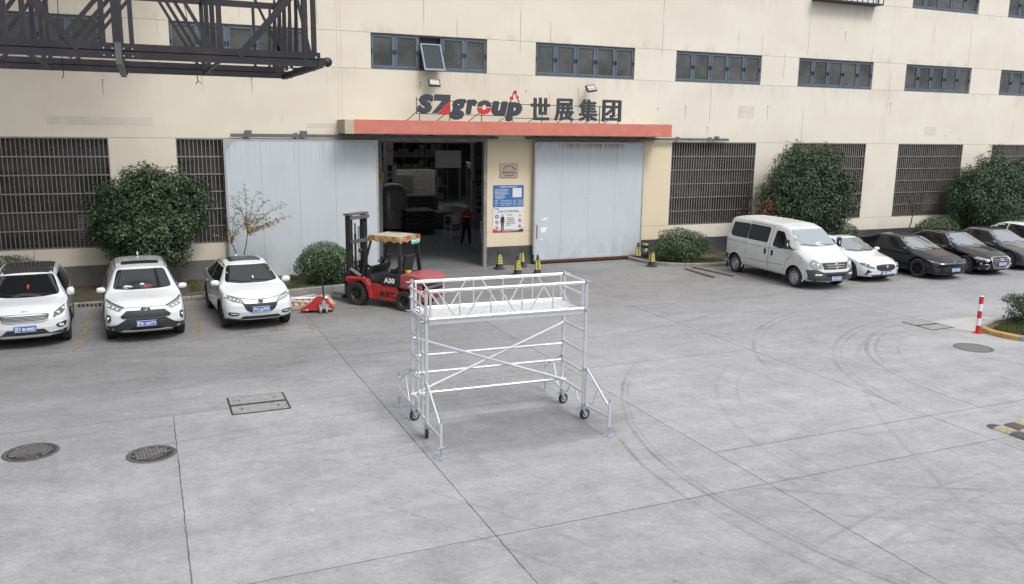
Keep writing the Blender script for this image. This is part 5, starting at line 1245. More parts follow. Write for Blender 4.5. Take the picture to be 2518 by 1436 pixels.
# === white compact SUV with trapezoid grille (second from the left)
G_CAR = 'cars parked in front of the factory'
def suv_b():
    S = suv_spec(4.40, 1.78, 1.60, 2.56, .89, M_cw, hood=.98, cowl=1.08, cowlx=1.10, roofx=1.72, wr=.345, tw=.22)
    c = Car(S, 'parked_suv', 'white SUV with dark trapezoid grille and red pouch on its dashboard', 'car', (-.28, 22.85, 0), R_(2.2), G_CAR)
    H, L = 1.60, 4.40
    c.patch('windscreen', M_cg, roundpoly([(-.66, 1.115), (-.53, 1.50), (.53, 1.50), (.66, 1.115), (.3, 1.09), (-.3, 1.09)], 1), 'front', .004, .01)
    c.patch('front_bumper', M_plast, [(-.83, .42), (-.80, .30), (-.5, .25), (.5, .25), (.80, .30), (.83, .42), (.62, .46), (.42, .60), (-.42, .60), (-.62, .46)], 'front', .010, .02)
    c.patch('skid_plate', M_silv, [(-.55, .30), (-.50, .255), (.50, .255), (.55, .30), (.50, .325), (-.50, .325)], 'front', .028, .02)
    gr = c.patch('grille', M_black, [(-.40, .78), (-.54, .66), (-.50, .61), (.50, .61), (.54, .66), (.40, .78)], 'front', .012, .01)
    b = MB()
    for r_ in range(4):
        for k in range(11):
            x = (k-5)*.085+(.0425 if r_ % 2 else 0); z = .635+.037*r_
            if abs(x) < .47-(z-.66)*.9: p = c.frontpt(x, z); b.bx(x-.03, x+.03, p.y-.022, p.y-.012, z-.004, z+.006)
    b.build('grille_mesh', mat('grille_grey', (.10, .105, .11), .4), gr)
    c.patch('lower_intake', M_well, [(-.36, .36), (-.30, .335), (.30, .335), (.36, .36), (.30, .40), (-.30, .40)], 'front', .014, .01)
    for s_ in (-1, 1):
        hl = c.patch('headlight', M_lamp, [(s_*x, z) for x, z in ((.46, .83), (.80, .94), (.84, .88), (.80, .83), (.56, .765))], 'front', .006, .012)
        b = MB()
        for x, z in ((.60, .81), (.68, .835), (.76, .86)): p = c.frontpt(s_*x, z); b.lathe([(0, -.012), (.028, -.012), (.032, .0)], (p.x, p.y, p.z), 'y', 12)
        b.build('lamp_reflector', M_led, hl)
        c.patch('headlight_surround', M_plast, [(s_*x, z) for x, z in ((.44, .845), (.80, .96), (.81, .945), (.46, .832))], 'front', .010, .01)
        fl = c.patch('fog_lamp', M_plast, [(s_*x, z) for x, z in ((.74, .68), (.80, .69), (.83, .60), (.79, .50), (.73, .56))], 'front', .010, .01)
        p = c.frontpt(s_*.785, .60); b = MB(); b.lathe([(0, -.022), (.035, -.02), (.04, -.005)], (p.x, p.y, p.z), 'y', 14); b.build('lamp_glass', M_led, fl)
    p = c.frontpt(0, .805); b = MB(); b.lathe([(0, -.012), (.088, -.012), (.09, .02)], (0, p.y, .795), 'y', 20); b.v = [(x, y_, .795+(z-.795)*.68) for x, y_, z in b.v]; b.build('emblem_disc', M_black, c.root); b = MB(); oval_ring(b, 0, p.y-.02, .795, .10, .068, .013); oval_ring(b, 0, p.y-.024, .805, .05, .026, .007); oval_ring(b, 0, p.y-.026, .79, .024, .048, .007); b.build('emblem', M_chrome, c.root)
    line_patch(c, [(-.46, .835), (-.3, .84), (0, .845), (.3, .84), (.46, .835)], .012, 'front')
    c.plate('苏B·16HT9', 0, .485)
    side_glass_suv(c, S, H, 1.10, 1.72, L); c.arch(M_plast, .055)
    c.patch('sunroof', M_roofg, roundpoly([(-.43, 2.05), (-.43, 2.42), (.43, 2.42), (.43, 2.05)], 1), 'top', .005, .01, step=.1)
    for s_ in (-1, 1): line_patch(c, [(s_*.56, 1.95), (s_*.585, 2.8), (s_*.56, 3.8)], .03, 'top', M_plast, 'roof_rail')
    c.patch('side_skirt', M_plast, [(1.35, .22), (1.35, .34), (3.0, .34), (3.0, .22)], 'side', .008, .02, mirror=True, step=.2)
    c.mirrors(1.30, 1.06, .80, S['paint'], (.2, .14)); c.wheels(M_rimd)
    b = MB(); b.prism([(1.35, 1.585), (1.47, 1.585), (1.46, 1.66)], 'x', -.015, .015); b.build('roof_fin', S['paint'], c.root)
    wiper(c, -.05, -.58, 1.12); wiper(c, .5, -.02, 1.12)
    # things lying on the dashboard show through the glass as pale shapes
    for nm, m_, x0, z0, rx, rz in (('tissue_pack', mat('pale_green_tissue', (.50, .58, .55), .7), -.33, 1.145, .11, .03), ('red_pouch', mat('red_pouch', (.45, .08, .13), .6), .12, 1.145, .11, .022), ('paper_ornament', mat('pale_ornament', (.45, .52, .50), .7), .0, 1.185, .05, .028)):
        c.patch(nm, m_, [(x0+rx*math.cos(2*PI*k/10)*(1+.15*math.sin(3*k)), z0+rz*math.sin(2*PI*k/10)*(1+.2*math.cos(2*k))) for k in range(10)], 'front', .007, .004, step=.05)
    return c
suv_b()
def suv_c():
    S = suv_spec(4.18, 1.72, 1.53, 2.50, .84, M_cw2, hood=.97, cowl=1.05, cowlx=1.02, roofx=1.72, wr=.32, nose=[(.2, .14), (.35, .05), (.5, 0), (.66, .01), (.80, .08), (.9, .17)])
    S['wt'] = [(0, .52), (.8, .68), (1.02, .71), (1.72, .55), (2.6, .57), (3.5, .50), (4.18, .6)]
    S['top'] = [(0, .80), (.10, .88), (.35, .96), (.8, 1.02), (1.02, 1.05), (1.72, 1.46), (2.2, 1.53), (2.9, 1.50), (3.5, 1.38), (3.9, 1.2), (4.1, 1.0), (4.18, .95)]
    c = Car(S, 'parked_suv', 'white SUV with wide chrome grille bar and glass roof panel, beside the pallet truck', 'car', (2.27, 23.05, 0), R_(4), G_CAR)
    c.patch('windscreen', M_cg, roundpoly([(-.66, 1.09), (-.52, 1.43), (.52, 1.43), (.66, 1.09), (.3, 1.055), (-.3, 1.055)], 1), 'front', .004, .01)
    c.patch('front_bumper', M_plast, [(-.80, .34), (-.72, .24), (.72, .24), (.80, .34), (.5, .33), (.42, .40), (-.42, .40), (-.5, .33)], 'front', .012, .02)
    gr = c.patch('grille', M_black, [(-.44, .74), (-.34, .55), (-.26, .50), (.26, .50), (.34, .55), (.44, .74), (.3, .70), (-.3, .70)], 'front', .008, .01)
    b = MB()
    for k in range(4):
        z = .53+.035*k; w0 = .28+.04*k; P = [c.frontpt(-w0+2*w0*q/8, z)+Vector((0, -.016, 0)) for q in range(9)]; b.path(P, .006, 4)
    b.build('grille_slat', mat('gloss_dark_slat', (.06, .062, .065), .3), gr)
    c.patch('chrome_bar', mat('bright_trim', (.55, .54, .52), .3, .4), [(-.44, .80), (-.38, .705), (.38, .705), (.44, .80), (.2, .785), (-.2, .785)], 'front', .016, .012)
    line_patch(c, [(-.80, .90), (-.5, .835), (-.2, .80), (.2, .80), (.5, .835), (.80, .90)], .02, 'front', M_plast, 'bonnet_edge_trim')
    for s_ in (-1, 1):
        hl = c.patch('headlight', M_lamp, [(s_*x, z) for x, z in ((.40, .79), (.60, .85), (.79, .90), (.79, .82), (.62, .75), (.44, .72))], 'front', .007, .012)
        b = MB()
        for x, z in ((.52, .775), (.60, .795), (.68, .81)): p = c.frontpt(s_*x, z); b.lathe([(0, -.014), (.026, -.012), (.03, .0)], (p.x, p.y, p.z), 'y', 12)
        b.build('lamp_reflector', M_led, hl)
        fl = c.patch('fog_lamp', M_plast, roundpoly([(s_*x, z) for x, z in ((.50, .46), (.56, .50), (.74, .51), (.76, .46), (.70, .41), (.55, .41))], 1), 'front', .010, .01)
        b = MB()
        for k in range(5): x = s_*(.57+.03*k); p = c.frontpt(x, .463); b.bx(p.x-.011, p.x+.011, p.y-.024, p.y-.008, .452, .474)
        b.build('led_strip', M_led, fl)
    p = c.frontpt(0, .74); b = MB(); b.bx(-.065, .065, p.y-.026, p.y-.01, .685, .80); b.build('emblem_back', M_black, c.root); b = MB(); y_ = p.y-.03
    for q in (((-.045, .80), (-.035, .69)), ((.045, .80), (.035, .69)), ((-.04, .735), (.04, .735))): b.beam((q[0][0], y_-.004, q[0][1]), (q[1][0], y_-.004, q[1][1]), .022)
    b.path([(-.065, y_, .80), (.065, y_, .80), (.06, y_, .70), (.04, y_, .68), (-.04, y_, .68), (-.06, y_, .70)], .007, 6, closed=True); b.build('emblem', M_chrome, c.root)
    c.plate('沪C·627PD', 0, .565, .02)
    side_glass_suv(c, S, 1.53, 1.02, 1.66, 4.18); c.arch(M_plast, .05)
    c.patch('glass_roof', M_roofg, roundpoly([(-.42, 1.98), (-.38, 2.75), (.38, 2.75), (.42, 1.98)], 1), 'top', .005, .01, step=.1)
    for s_ in (-1, 1): line_patch(c, [(s_*.545, 1.75), (s_*.565, 2.6), (s_*.50, 3.5)], .025, 'top', M_plast, 'roof_rail')
    c.patch('side_skirt', M_plast, [(1.28, .22), (1.28, .33), (2.9, .33), (2.9, .22)], 'side', .008, .02, mirror=True, step=.2)
    c.mirrors(1.22, 1.04, .78, S['paint'], (.22, .15)); c.wheels(M_rimd)
    b = MB(); b.prism([(1.15, 1.40), (1.27, 1.40), (1.26, 1.48)], 'x', -.015, .015); b.build('roof_fin', S['paint'], c.root)
    wiper(c, -.02, -.55, 1.09); wiper(c, .5, .0, 1.09)
    c.patch('hanging_charm', mat('pale_charm', (.45, .5, .46), .6), [(.05+.025*math.cos(k), 1.17+.035*math.sin(k)) for k in range(6)], 'front', .006, .004)
suv_c()
def suv_a():
    S = suv_spec(4.25, 1.78, 1.56, 2.52, .86, M_cw, hood=.96, cowl=1.04, cowlx=1.00, roofx=1.70, wr=.345)
    c = Car(S, 'parked_suv', 'white SUV with slatted silver grille and black glass roof, leftmost of the row', 'car', (-2.77, 22.98, 0), R_(2.6), G_CAR)
    c.patch('windscreen', M_cg, roundpoly([(-.70, 1.07), (-.56, 1.46), (.56, 1.46), (.70, 1.07), (.35, 1.035), (-.35, 1.035)], 1), 'front', .004, .01)
    c.patch('glass_roof', mat('dark_glossy_roof', (.035, .034, .033), .12, 0, .5, noise=.2, nscale=3), [(-.555, 1.72), (-.55, 3.4), (.55, 3.4), (.555, 1.72)], 'top', .004, .01, step=.12)
    for s_ in (-1, 1): line_patch(c, [(s_*.60, 1.95), (s_*.605, 2.8), (s_*.57, 3.6)], .045, 'top', M_silv, 'roof_rail')
    c.patch('front_bumper', M_plast, [(-.82, .42), (-.78, .28), (.78, .28), (.82, .42), (.48, .36), (.36, .475), (-.36, .475), (-.48, .36)], 'front', .010, .02)
    c.patch('skid_plate', M_silv, [(-.50, .32), (-.46, .27), (.46, .27), (.50, .32), (.44, .345), (-.44, .345)], 'front', .026, .02)
    gr = c.patch('grille', M_black, roundpoly([(-.50, .80), (-.46, .68), (-.30, .645), (.30, .645), (.46, .68), (.50, .80), (.2, .815), (-.2, .815)], 1), 'front', .008, .01)
    b = MB()
    for k in range(5): z = .67+.028*k; w0 = .40+.012*k; P = [c.frontpt(-w0+2*w0*q/8, z)+Vector((0, -.016, 0)) for q in range(9)]; b.path(P, .006, 4)
    P = [(x, z) for x, z in roundpoly([(-.50, .80), (-.46, .68), (-.30, .645), (.30, .645), (.46, .68), (.50, .80), (.2, .815), (-.2, .815)], 1)]
    b.path([c.frontpt(x, z)+Vector((0, -.014, 0)) for x, z in P], .011, 5, closed=True); b.build('grille_slat', M_silv, gr)
    for s_ in (-1, 1):
        hl = c.patch('headlight', M_lampd, [(s_*x, z) for x, z in ((.55, .69), (.58, .80), (.70, .87), (.84, .93), (.84, .86), (.74, .755))], 'front', .007, .012)
        b = MB()
        for x, z in ((.66, .78), (.76, .84)): p = c.frontpt(s_*x, z); b.lathe([(0, -.014), (.038, -.012), (.042, .0)], (p.x, p.y, p.z), 'y', 12)
        b.build('lamp_reflector', M_led, hl)
        fl = c.patch('fog_lamp', M_plast, roundpoly([(s_*x, z) for x, z in ((.58, .54), (.82, .60), (.80, .50), (.66, .45))], 1), 'front', .010, .01)
        p = c.frontpt(s_*.70, .52); b = MB(); b.bx(p.x-.06, p.x+.06, p.y-.026, p.y, .50, .545); b.build('lamp_glass', M_led, fl)
    p = c.frontpt(0, .855); t_ = text_mesh('emblem', 'KIA', .05, M_chrome, c.root, loc=(0, p.y-.01, .85), extrude=.004, bold=.002); b = MB(); oval_ring(b, 0, p.y-.01, .85, .07, .03, .005); b.build('emblem_ring', M_chrome, c.root)
    c.plate('苏F·8HM83', 0, .50, .014)
    side_glass_suv(c, S, 1.56, 1.00, 1.68, 4.25); c.arch(M_plast, .035)
    c.mirrors(1.22, 1.05, .80, S['paint'], (.17, .2)); c.wheels(M_rimd)
    wiper(c, -.02, -.60, 1.07); wiper(c, .55, .0, 1.07)
    b = MB(); p0 = c.full.ray_cast(Vector((.05, 1.55, 4)), Vector((0, 0, -1)))[0]; b.tube(p0, p0+Vector((.02, .05, .26)), .006, 5); b.build('aerial', M_black, c.root)
    c.patch('red_charm', mat('red_tassel', (.35, .03, .03), .6), [(.04, 1.17), (.07, 1.24), (.04, 1.28), (.01, 1.24)], 'front', .006, .004)
suv_a()

# === white van
def van():
    L = 4.75; hw = .97
    S = dict(L=L, wb=3.12, fo=.92, wr=.335, paint=M_vanw, tw=.21, archgap=.07, smt=.05, crown=.05, tuck=.04, plan=.22, planr=.08,
             top=[(0, .93), (.08, 1.03), (.5, 1.20), (.80, 1.33), (1.55, 1.90), (1.95, 2.0), (3.0, 2.04), (L-.25, 2.02), (L-.08, 1.97), (L, 1.80)],
             shoulder=[(0, .80), (.3, .95), (.8, 1.15), (1.4, 1.27), (L, 1.30)], bottom=[(0, .30), (.3, .26), (.7, .30), (1.4, .30), (L-.5, .32), (L, .40)],
             wm=[(0, hw-.10), (.5, hw-.02), (1.3, hw), (L-.3, hw), (L, hw-.03)], wt=[(0, hw-.26), (.8, hw-.18), (1.55, hw-.27), (2.2, hw-.22), (L, hw-.22)],
             nose=[(.25, .08), (.4, 0), (.6, .0), (.75, .05), (1.0, .12)], tail=[(.4, 0), (1.2, 0), (2, .08)])
    c = Car(S, 'parked_van', 'dusty white minibus van with black bumper at the near end of the right row', 'van', (20.42, 20.26+L/2, 0), R_(-1.2), G_CAR)
    c.patch('windscreen', M_vg, roundpoly([(-.82, 1.38), (-.66, 1.84), (.66, 1.84), (.82, 1.38), (.3, 1.335), (-.3, 1.335)], 1), 'front', .004, .01)
    for s_ in (-1, 1): pass
    b = MB()
    for x, z, r in ((-.58, 1.80, .018), (-.50, 1.80, .015), (-.42, 1.80, .018), (-.30, 1.80, .014), (-.24, 1.80, .014), (-.58, 1.75, .014)): h = c.frontpt(x, z); b.lathe([(0, -.016), (r, -.016), (r, 0)], (h.x, h.y, h.z), 'y', 8)
    b.build('windscreen_sticker', M_white, c.root)
    c.patch('front_bumper', M_vplast, [(-.91, .66), (-.88, .36), (-.6, .27), (.6, .27), (.88, .36), (.91, .66), (.72, .70), (.5, .60), (-.5, .60), (-.72, .70)], 'front', .014, .03)
    gr = c.patch('grille', M_plast, [(-.52, .90), (-.46, .69), (.46, .69), (.52, .90)], 'front', .012, .01)
    b = MB()
    for z, w0 in ((.76, .34), (.83, .38)): P = [c.frontpt(-w0+2*w0*q/8, z)+Vector((0, -.02, 0)) for q in range(9)]; b.path(P, .012, 4)
    b.build('grille_slat', M_silv, gr)
    for k, z in enumerate((.72, .79, .865)): line_patch(c, [(-.46, z), (.46, z)], .012, 'front', M_black, 'grille_gap')
    p = c.frontpt(0, .80); b = MB(); oval_ring(b, 0, p.y-.035, .80, .085, .075, .012); b.beam((-.05, p.y-.035, .74), (.0, p.y-.035, .86), .022); b.beam((.0, p.y-.035, .74), (.05, p.y-.035, .86), .022); b.beam((-.04, p.y-.035, .80), (.05, p.y-.035, .80), .018); b.build('emblem', M_chrome, c.root)
    for s_ in (-1, 1):
        hl = c.patch('headlight', M_lamp, roundpoly([(s_*x, z) for x, z in ((.50, .70), (.56, .93), (.74, 1.0), (.86, .90), (.84, .70))], 1), 'front', .008, .012)
        b = MB()
        for x, z, r in ((.64, .82, .055), (.76, .86, .035)): p = c.frontpt(s_*x, z); b.lathe([(0, -.014), (r, -.012), (r+.006, .0)], (p.x, p.y, p.z), 'y', 14)
        b.build('lamp_reflector', M_led, hl)
        p = c.frontpt(s_*.66, .53); fl = c.patch('fog_lamp', M_led, roundpoly([(s_*x, z) for x, z in ((.54, .555), (.76, .555), (.76, .50), (.54, .50))], 1), 'front', .020, .01)
    c.patch('lower_intake', M_well, [(-.38, .54), (-.38, .46), (.38, .46), (.38, .54)], 'front', .018, .01)
    c.plate('苏B·0936D', 0, .40, .022)
    win = [roundpoly(q, 1) for q in ([(1.32, 1.30), (1.72, 1.74), (2.05, 1.76), (2.08, 1.24), (1.62, 1.18)],)]
    for q in win: c.patch('side_window', M_cgs, q, 'side', .005, .012, mirror=True, step=.1)
    c.patch('side_window', M_cgs, roundpoly([(2.36, 1.30), (2.36, 1.82), (3.44, 1.84), (3.44, 1.31)], 1), 'side', .005, .012, mirror=True, step=.15)
    c.patch('side_window', M_cgs, roundpoly([(3.47, 1.31), (3.47, 1.84), (4.38, 1.82), (4.42, 1.40), (4.3, 1.32)], 1), 'side', .005, .012, mirror=True, step=.15)
    line_patch(c, [(2.22, 1.88), (2.24, .34)], .014); line_patch(c, [(1.05, 1.28), (1.15, 1.0), (1.30, .85), (1.42, .5), (1.42, .34)], .012); line_patch(c, [(3.45, 1.90), (3.47, 1.2), (3.46, .78)], .010)
    line_patch(c, [(1.5, .66), (2.22, .64)], .012); line_patch(c, [(2.24, .64), (3.4, .62)], .012); line_patch(c, [(2.22, 1.88), (3.45, 1.90)], .010)
    line_patch(c, [(.9, 1.26), (2.2, 1.14), (3.5, 1.13), (4.6, 1.15)], .008)
    line_patch(c, [(3.45, 1.20), (4.62, 1.21)], .03, m=M_silv, name='door_track')
    for d_, z in ((2.42, 1.0), (2.06, .99)):
        for sd in (-1, 1): h = c.sidept(sd, d_, z); b = MB(); b.lathe([(0, 0), (.0, 0)], n=3); b.bx(h.x-.012, h.x+.012, h.y-.05, h.y+.05, z-.09, z+.09); b.build('door_handle', M_black, c.root, bevel=.01)
    for sd in (-1, 1): h = c.sidept(sd, 2.28, .75); b = MB(); b.lathe([(.04, -.004*sd), (.05, -.004*sd), (.05, .004*sd), (.04, .004*sd)], (h.x, h.y, h.z), 'x', 16); b.build('fuel_flap_ring', M_silv, c.root)
    c.arch(M_vanw, .05)
    c.patch('rear_corner_bumper', M_vplast, [(4.38, .66), (4.38, .36), (4.74, .42), (4.74, .66)], 'side', .012, .02, mirror=True, step=.1)
    c.patch('sill', mat('sill_dirty_white', (.42, .41, .38), .6), [(1.40, .30), (1.40, .36), (3.58, .36), (3.58, .30)], 'side', .006, .02, mirror=True, step=.2)
    # tall black mirrors
    for sd in (-1, 1):
        h = c.sidept(sd, 1.18, 1.24); b = MB(); q = Vector((sd*(abs(h.x)+.19), h.y-.02, 1.40)); b.bx(q.x-.07, q.x+.07, q.y-.05, q.y+.07, q.z-.16, q.z+.16); mo = b.build('wing_mirror', M_black, c.root, bevel=.03)
        b = MB(); b.beam((h.x-sd*.02, h.y, 1.24), (q.x-sd*.02, q.y, 1.28), .07, .05); b.beam((h.x-sd*.02, h.y+.02, 1.24), (q.x-sd*.05, q.y, 1.42), .03, .03); b.build('mirror_arm', M_black, mo); b = MB(); b.bx(q.x-.05, q.x-.01, q.y-.055, q.y-.051, q.z-.05, q.z+.05); b.build('indicator', M_led, mo)
        c.patch('mirror_base', M_black, [(1.0, 1.22), (1.32, 1.24), (1.30, 1.31), (1.1, 1.25)], 'right' if sd > 0 else 'left', .008, .02)
    for k in range(9):
        y_ = 2.0+k*.29; h = c.full.ray_cast(Vector((0, y_-L/2, 4)), Vector((0, 0, -1)))[0]
        if h: line_patch(c, [(-.55, y_), (0, y_), (.55, y_)], .018, 'top', M_vanw, 'roof_rib')
    c.wheels(M_rims, style='steel')
    for sd, d in c.wx: b = MB(); b.bx(sd*.92-.09, sd*.92+.0, d+.40-L/2, d+.41-L/2, .14, .36); b.build('mud_flap', M_plast, c.root)
    wiper(c, -.1, -.68, 1.37); wiper(c, .6, .02, 1.37)
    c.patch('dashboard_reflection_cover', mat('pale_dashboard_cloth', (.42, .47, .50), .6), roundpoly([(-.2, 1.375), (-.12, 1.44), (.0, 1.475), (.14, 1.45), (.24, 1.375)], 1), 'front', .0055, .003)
van()

# === sedans on the right
def sedan(name, label, loc, rz, paint_, L, W, H, wb, fo, wr, cowlx, roofx, glass=M_cgr, rim=M_rimd, spokes=5, fast=False, hood=.83, tuck=.05):
    hw = W/2
    S = dict(L=L, wb=wb, fo=fo, wr=wr, paint=paint_, tw=.21, smt=.09, crown=.04, tuck=tuck, plan=.30, planr=.2,
             top=[(0, hood-.19), (.08, hood-.11), (.35, hood-.02), (.8, hood+.05), (cowlx, hood+.11), (roofx, H-.04), (roofx+.45, H), (roofx+1.0, H-.015)]+([(L-1.2, H-.16), (L-.45, hood+.22), (L-.12, hood+.17), (L, hood)] if fast else [(L-1.45, H-.12), (L-.75, hood+.20), (L-.15, hood+.17), (L, hood-.02)]),
             shoulder=[(0, .56), (.3, .68), (cowlx, .84), (L-1, .92), (L-.2, .90), (L, .80)], bottom=[(0, .20), (.4, .17), (L-.6, .18), (L, .30)],
             wm=[(0, hw-.09), (.4, hw-.02), (1.2, hw), (L-1, hw), (L, hw-.08)], wt=[(0, hw-.30), (.8, hw-.20), (cowlx, hw-.15), (roofx, hw-.33), (roofx+1, hw-.31), (L-.8, hw-.28), (L, hw-.22)],
             nose=[(.15, .10), (.3, .02), (.45, 0), (.56, .015), (.66, .09), (.75, .18)], tail=[(.3, .06), (.6, 0), (.9, .06)])
    c = Car(S, name, label, 'car', loc, rz, G_CAR)
    zc = hood+.11
    c.patch('windscreen', glass, roundpoly([(-hw+.17, zc+.035), (-hw+.35, H-.07), (hw-.35, H-.07), (hw-.17, zc+.035), (.35, zc+.0), (-.35, zc+.0)], 1), 'front', .004, .01)
    b0 = .90
    g1 = [(cowlx+.28, b0), (roofx+.0, H-.15), (roofx+.12, H-.11), (roofx+.72, H-.09), (roofx+.72, b0+.015)]
    g2 = [(roofx+.78, b0+.015), (roofx+.78, H-.09), (roofx+1.30, H-.12), (L-1.15 if not fast else L-1.0, b0+.16), (L-1.22, b0+.04)]
    for g_ in (g1, g2): c.patch('side_window', M_cgs, g_, 'side', .004, .012, mirror=True, step=.12)
    line_patch(c, [(roofx+.75, H-.12), (roofx+.75, .6), (roofx+.73, .28)]); line_patch(c, [(cowlx+.22, .86), (cowlx+.16, .6), (cowlx+.2, .28)]); line_patch(c, [(L-1.15, .86), (L-1.3, .6)])
    line_patch(c, [(cowlx+.16, .27), (L-1.5, .27)])
    for d_ in (roofx+.52, roofx+1.35):
        for sd in (-1, 1): h = c.sidept(sd, d_, .80); b = MB(); b.beam(h+Vector((sd*.022, -.09, 0)), h+Vector((sd*.022, .09, 0)), .016, .022); b.build('door_handle', paint_, c.root)
    for s_ in (-1, 1): line_patch(c, [(s_*(hw-.22), cowlx-.02), (s_*(hw-.30), .6), (s_*(hw-.42), .22)], .007, 'top', SEAM, 'bonnet_gap')
    c.mirrors(cowlx+.28, .93, hw-.07, paint_, (.2, .13)); c.wheels(rim, spokes)
    wiper(c, -.05, -hw+.3, zc+.02); wiper(c, hw-.4, .0, zc+.02)
    return c
# white sedan, ribbed oval grille
c = sedan('parked_sedan', 'white sedan with black ribbed grille parked next to the van', (23.16, 20.76+2.2, 0), R_(-1), M_cw2, 4.4, 1.76, 1.40, 2.58, .86, .325, 1.12, 1.92)
gr = c.patch('grille', M_black, roundpoly([(-.44, .60), (-.40, .47), (-.26, .42), (.26, .42), (.40, .47), (.44, .60), (.2, .63), (-.2, .63)], 1), 'front', .010, .01)
b = MB()
for k in range(23):
    x = -.40+k*.0364; p = c.frontpt(x, .52); h_ = .085-.045*abs(x/.42)**2; b.bx(x-.004, x+.004, p.y-.022, p.y-.008, .525-h_, .525+h_)
b.build('grille_slat', mat('grille_dark_chrome', (.16, .16, .17), .3, .5), gr)
p = c.frontpt(0, .56); b = MB(); b.prism([(-.05, .60), (-.045, .54), (0, .515), (.045, .54), (.05, .60)], 'y', p.y-.04, p.y-.02); b.build('emblem', M_silv, c.root)
for s_ in (-1, 1):
    hl = c.patch('headlight', M_lampd, [(s_*x, z) for x, z in ((.48, .50), (.50, .585), (.66, .65), (.82, .69), (.78, .60), (.68, .53))], 'front', .008, .012)
    b = MB()
    for x, z in ((.60, .58), (.70, .61)): q = c.frontpt(s_*x, z); b.lathe([(0, -.014), (.03, -.012), (.033, 0)], (q.x, q.y, q.z), 'y', 10)
    b.build('lamp_reflector', M_led, hl)
    c.patch('bumper_vent', M_black, [(s_*x, z) for x, z in ((.56, .38), (.70, .47), (.74, .30), (.70, .26), (.66, .35))], 'front', .008, .01)
c.patch('lower_intake', M_black, [(-.56, .26), (-.46, .205), (.46, .205), (.56, .26), (.40, .285), (-.40, .285)], 'front', .010, .01)
c.patch('sunroof', M_roofg, roundpoly([(-.38, 2.25), (-.38, 2.75), (.38, 2.75), (.38, 2.25)], 1), 'top', .005, .01, step=.1)
c.plate('苏B·199M6', 0, .345, .02, .42, .13)
# black fastback with smooth nose
c = sedan('parked_sedan', 'black fastback sedan with smooth grille-less nose and black wheels', (25.95, 20.30+2.3, 0), R_(-1), M_cblk, 4.6, 1.80, 1.38, 2.72, .88, .345, 1.14, 1.98, rim=M_rimd, fast=True)
for s_ in (-1, 1):
    hl = c.patch('headlight', M_lampd, [(s_*x, z) for x, z in ((.44, .575), (.60, .61), (.83, .70), (.80, .62), (.60, .565))], 'front', .008, .012)
    q = c.frontpt(s_*.76, .635); b = MB(); b.bx(q.x-.05, q.x+.05, q.y-.02, q.y, .625, .65); b.build('lamp_reflector', M_led, hl)
    c.patch('bumper_vent', M_plast, [(s_*x, z) for x, z in ((.60, .42), (.78, .48), (.76, .28), (.66, .24))], 'front', .008, .01)
line_patch(c, [(-.44, .585), (0, .60), (.44, .585)], .012, 'front', M_silv, 'light_strip')
gr = c.patch('lower_grille', M_black, [(-.52, .44), (-.44, .30), (.44, .30), (.52, .44), (.3, .49), (-.3, .49)], 'front', .008, .01)
c.patch('front_lip', M_plast, [(-.78, .24), (-.6, .185), (.6, .185), (.78, .24), (.5, .225), (-.5, .225)], 'front', .03, .03)
q = c.frontpt(0, .64); b = MB(); b.bx(-.03, .03, q.y-.012, q.y, .63, .65); b.build('emblem', M_led, c.root)
c.plate('苏B·F426G', 0, .37, .022, .42, .13)
# black saloon with big chrome framed grille
c = sedan('parked_sedan', 'glossy black sedan with large chrome framed grille and four-ring emblem', (28.42, 20.38+2.35, 0), R_(-1), M_cblk2, 4.7, 1.82, 1.42, 2.78, .86, .34, 1.18, 2.02, rim=M_rims, spokes=10)
gp = [(-.46, .62), (-.42, .40), (-.34, .29), (.34, .29), (.42, .40), (.46, .62), (.38, .68), (-.38, .68)]
gr = c.patch('grille', M_black, gp, 'front', .010, .01)
b = MB(); b.path([c.frontpt(x, z)+Vector((0, -.018, 0)) for x, z in roundpoly(gp, 1)], .016, 6, closed=True)
for k in range(5): z = .36+k*.06; w0 = .37; b.path([c.frontpt(-w0+2*w0*q/8, z)+Vector((0, -.016, 0)) for q in range(9)], .007, 4)
b.build('grille_frame', M_chrome, gr)
p = c.frontpt(0, .60); b = MB()
for k in range(4): oval_ring(b, -.078+.052*k, p.y-.035, .60, .036, .036, .007, 18)
b.build('emblem', M_chrome, c.root)
for s_ in (-1, 1):
    hl = c.patch('headlight', M_lamp, [(s_*x, z) for x, z in ((.52, .56), (.54, .61), (.70, .66), (.86, .70), (.84, .60), (.66, .555))], 'front', .008, .012)
    b = MB(); q = c.frontpt(s_*.66, .60); b.bx(q.x-.1, q.x+.08, q.y-.018, q.y, .575, .60); b.build('lamp_reflector', M_black, hl)
    fr = c.patch('bumper_vent', M_black, [(s_*x, z) for x, z in ((.52, .40), (.80, .44), (.80, .27), (.58, .25))], 'front', .008, .01)
    b = MB(); b.path([c.frontpt(s_*x, z)+Vector((0, -.016, 0)) for x, z in ((.80, .44), (.56, .42), (.52, .36), (.56, .27), (.80, .26))], .014, 5); b.path([c.frontpt(s_*x, z)+Vector((0, -.016, 0)) for x, z in ((.84, .52), (.60, .50))], .010, 5); b.build('vent_trim', M_chrome, fr)
line_patch(c, [(1.45, .905), (2.05, 1.325), (2.7, 1.35), (3.4, 1.30), (3.75, 1.12)], .018, m=M_chrome, name='window_trim'); line_patch(c, [(1.45, .90), (3.5, .93)], .014, m=M_chrome, name='window_trim')
c.plate('苏B·D997E', 0, .44, .03, .42, .13)
b = MB(); b.prism([(1.25, 1.37), (1.4, 1.37), (1.39, 1.45)], 'x', -.015, .015); b.build('roof_fin', M_cblk2, c.root)
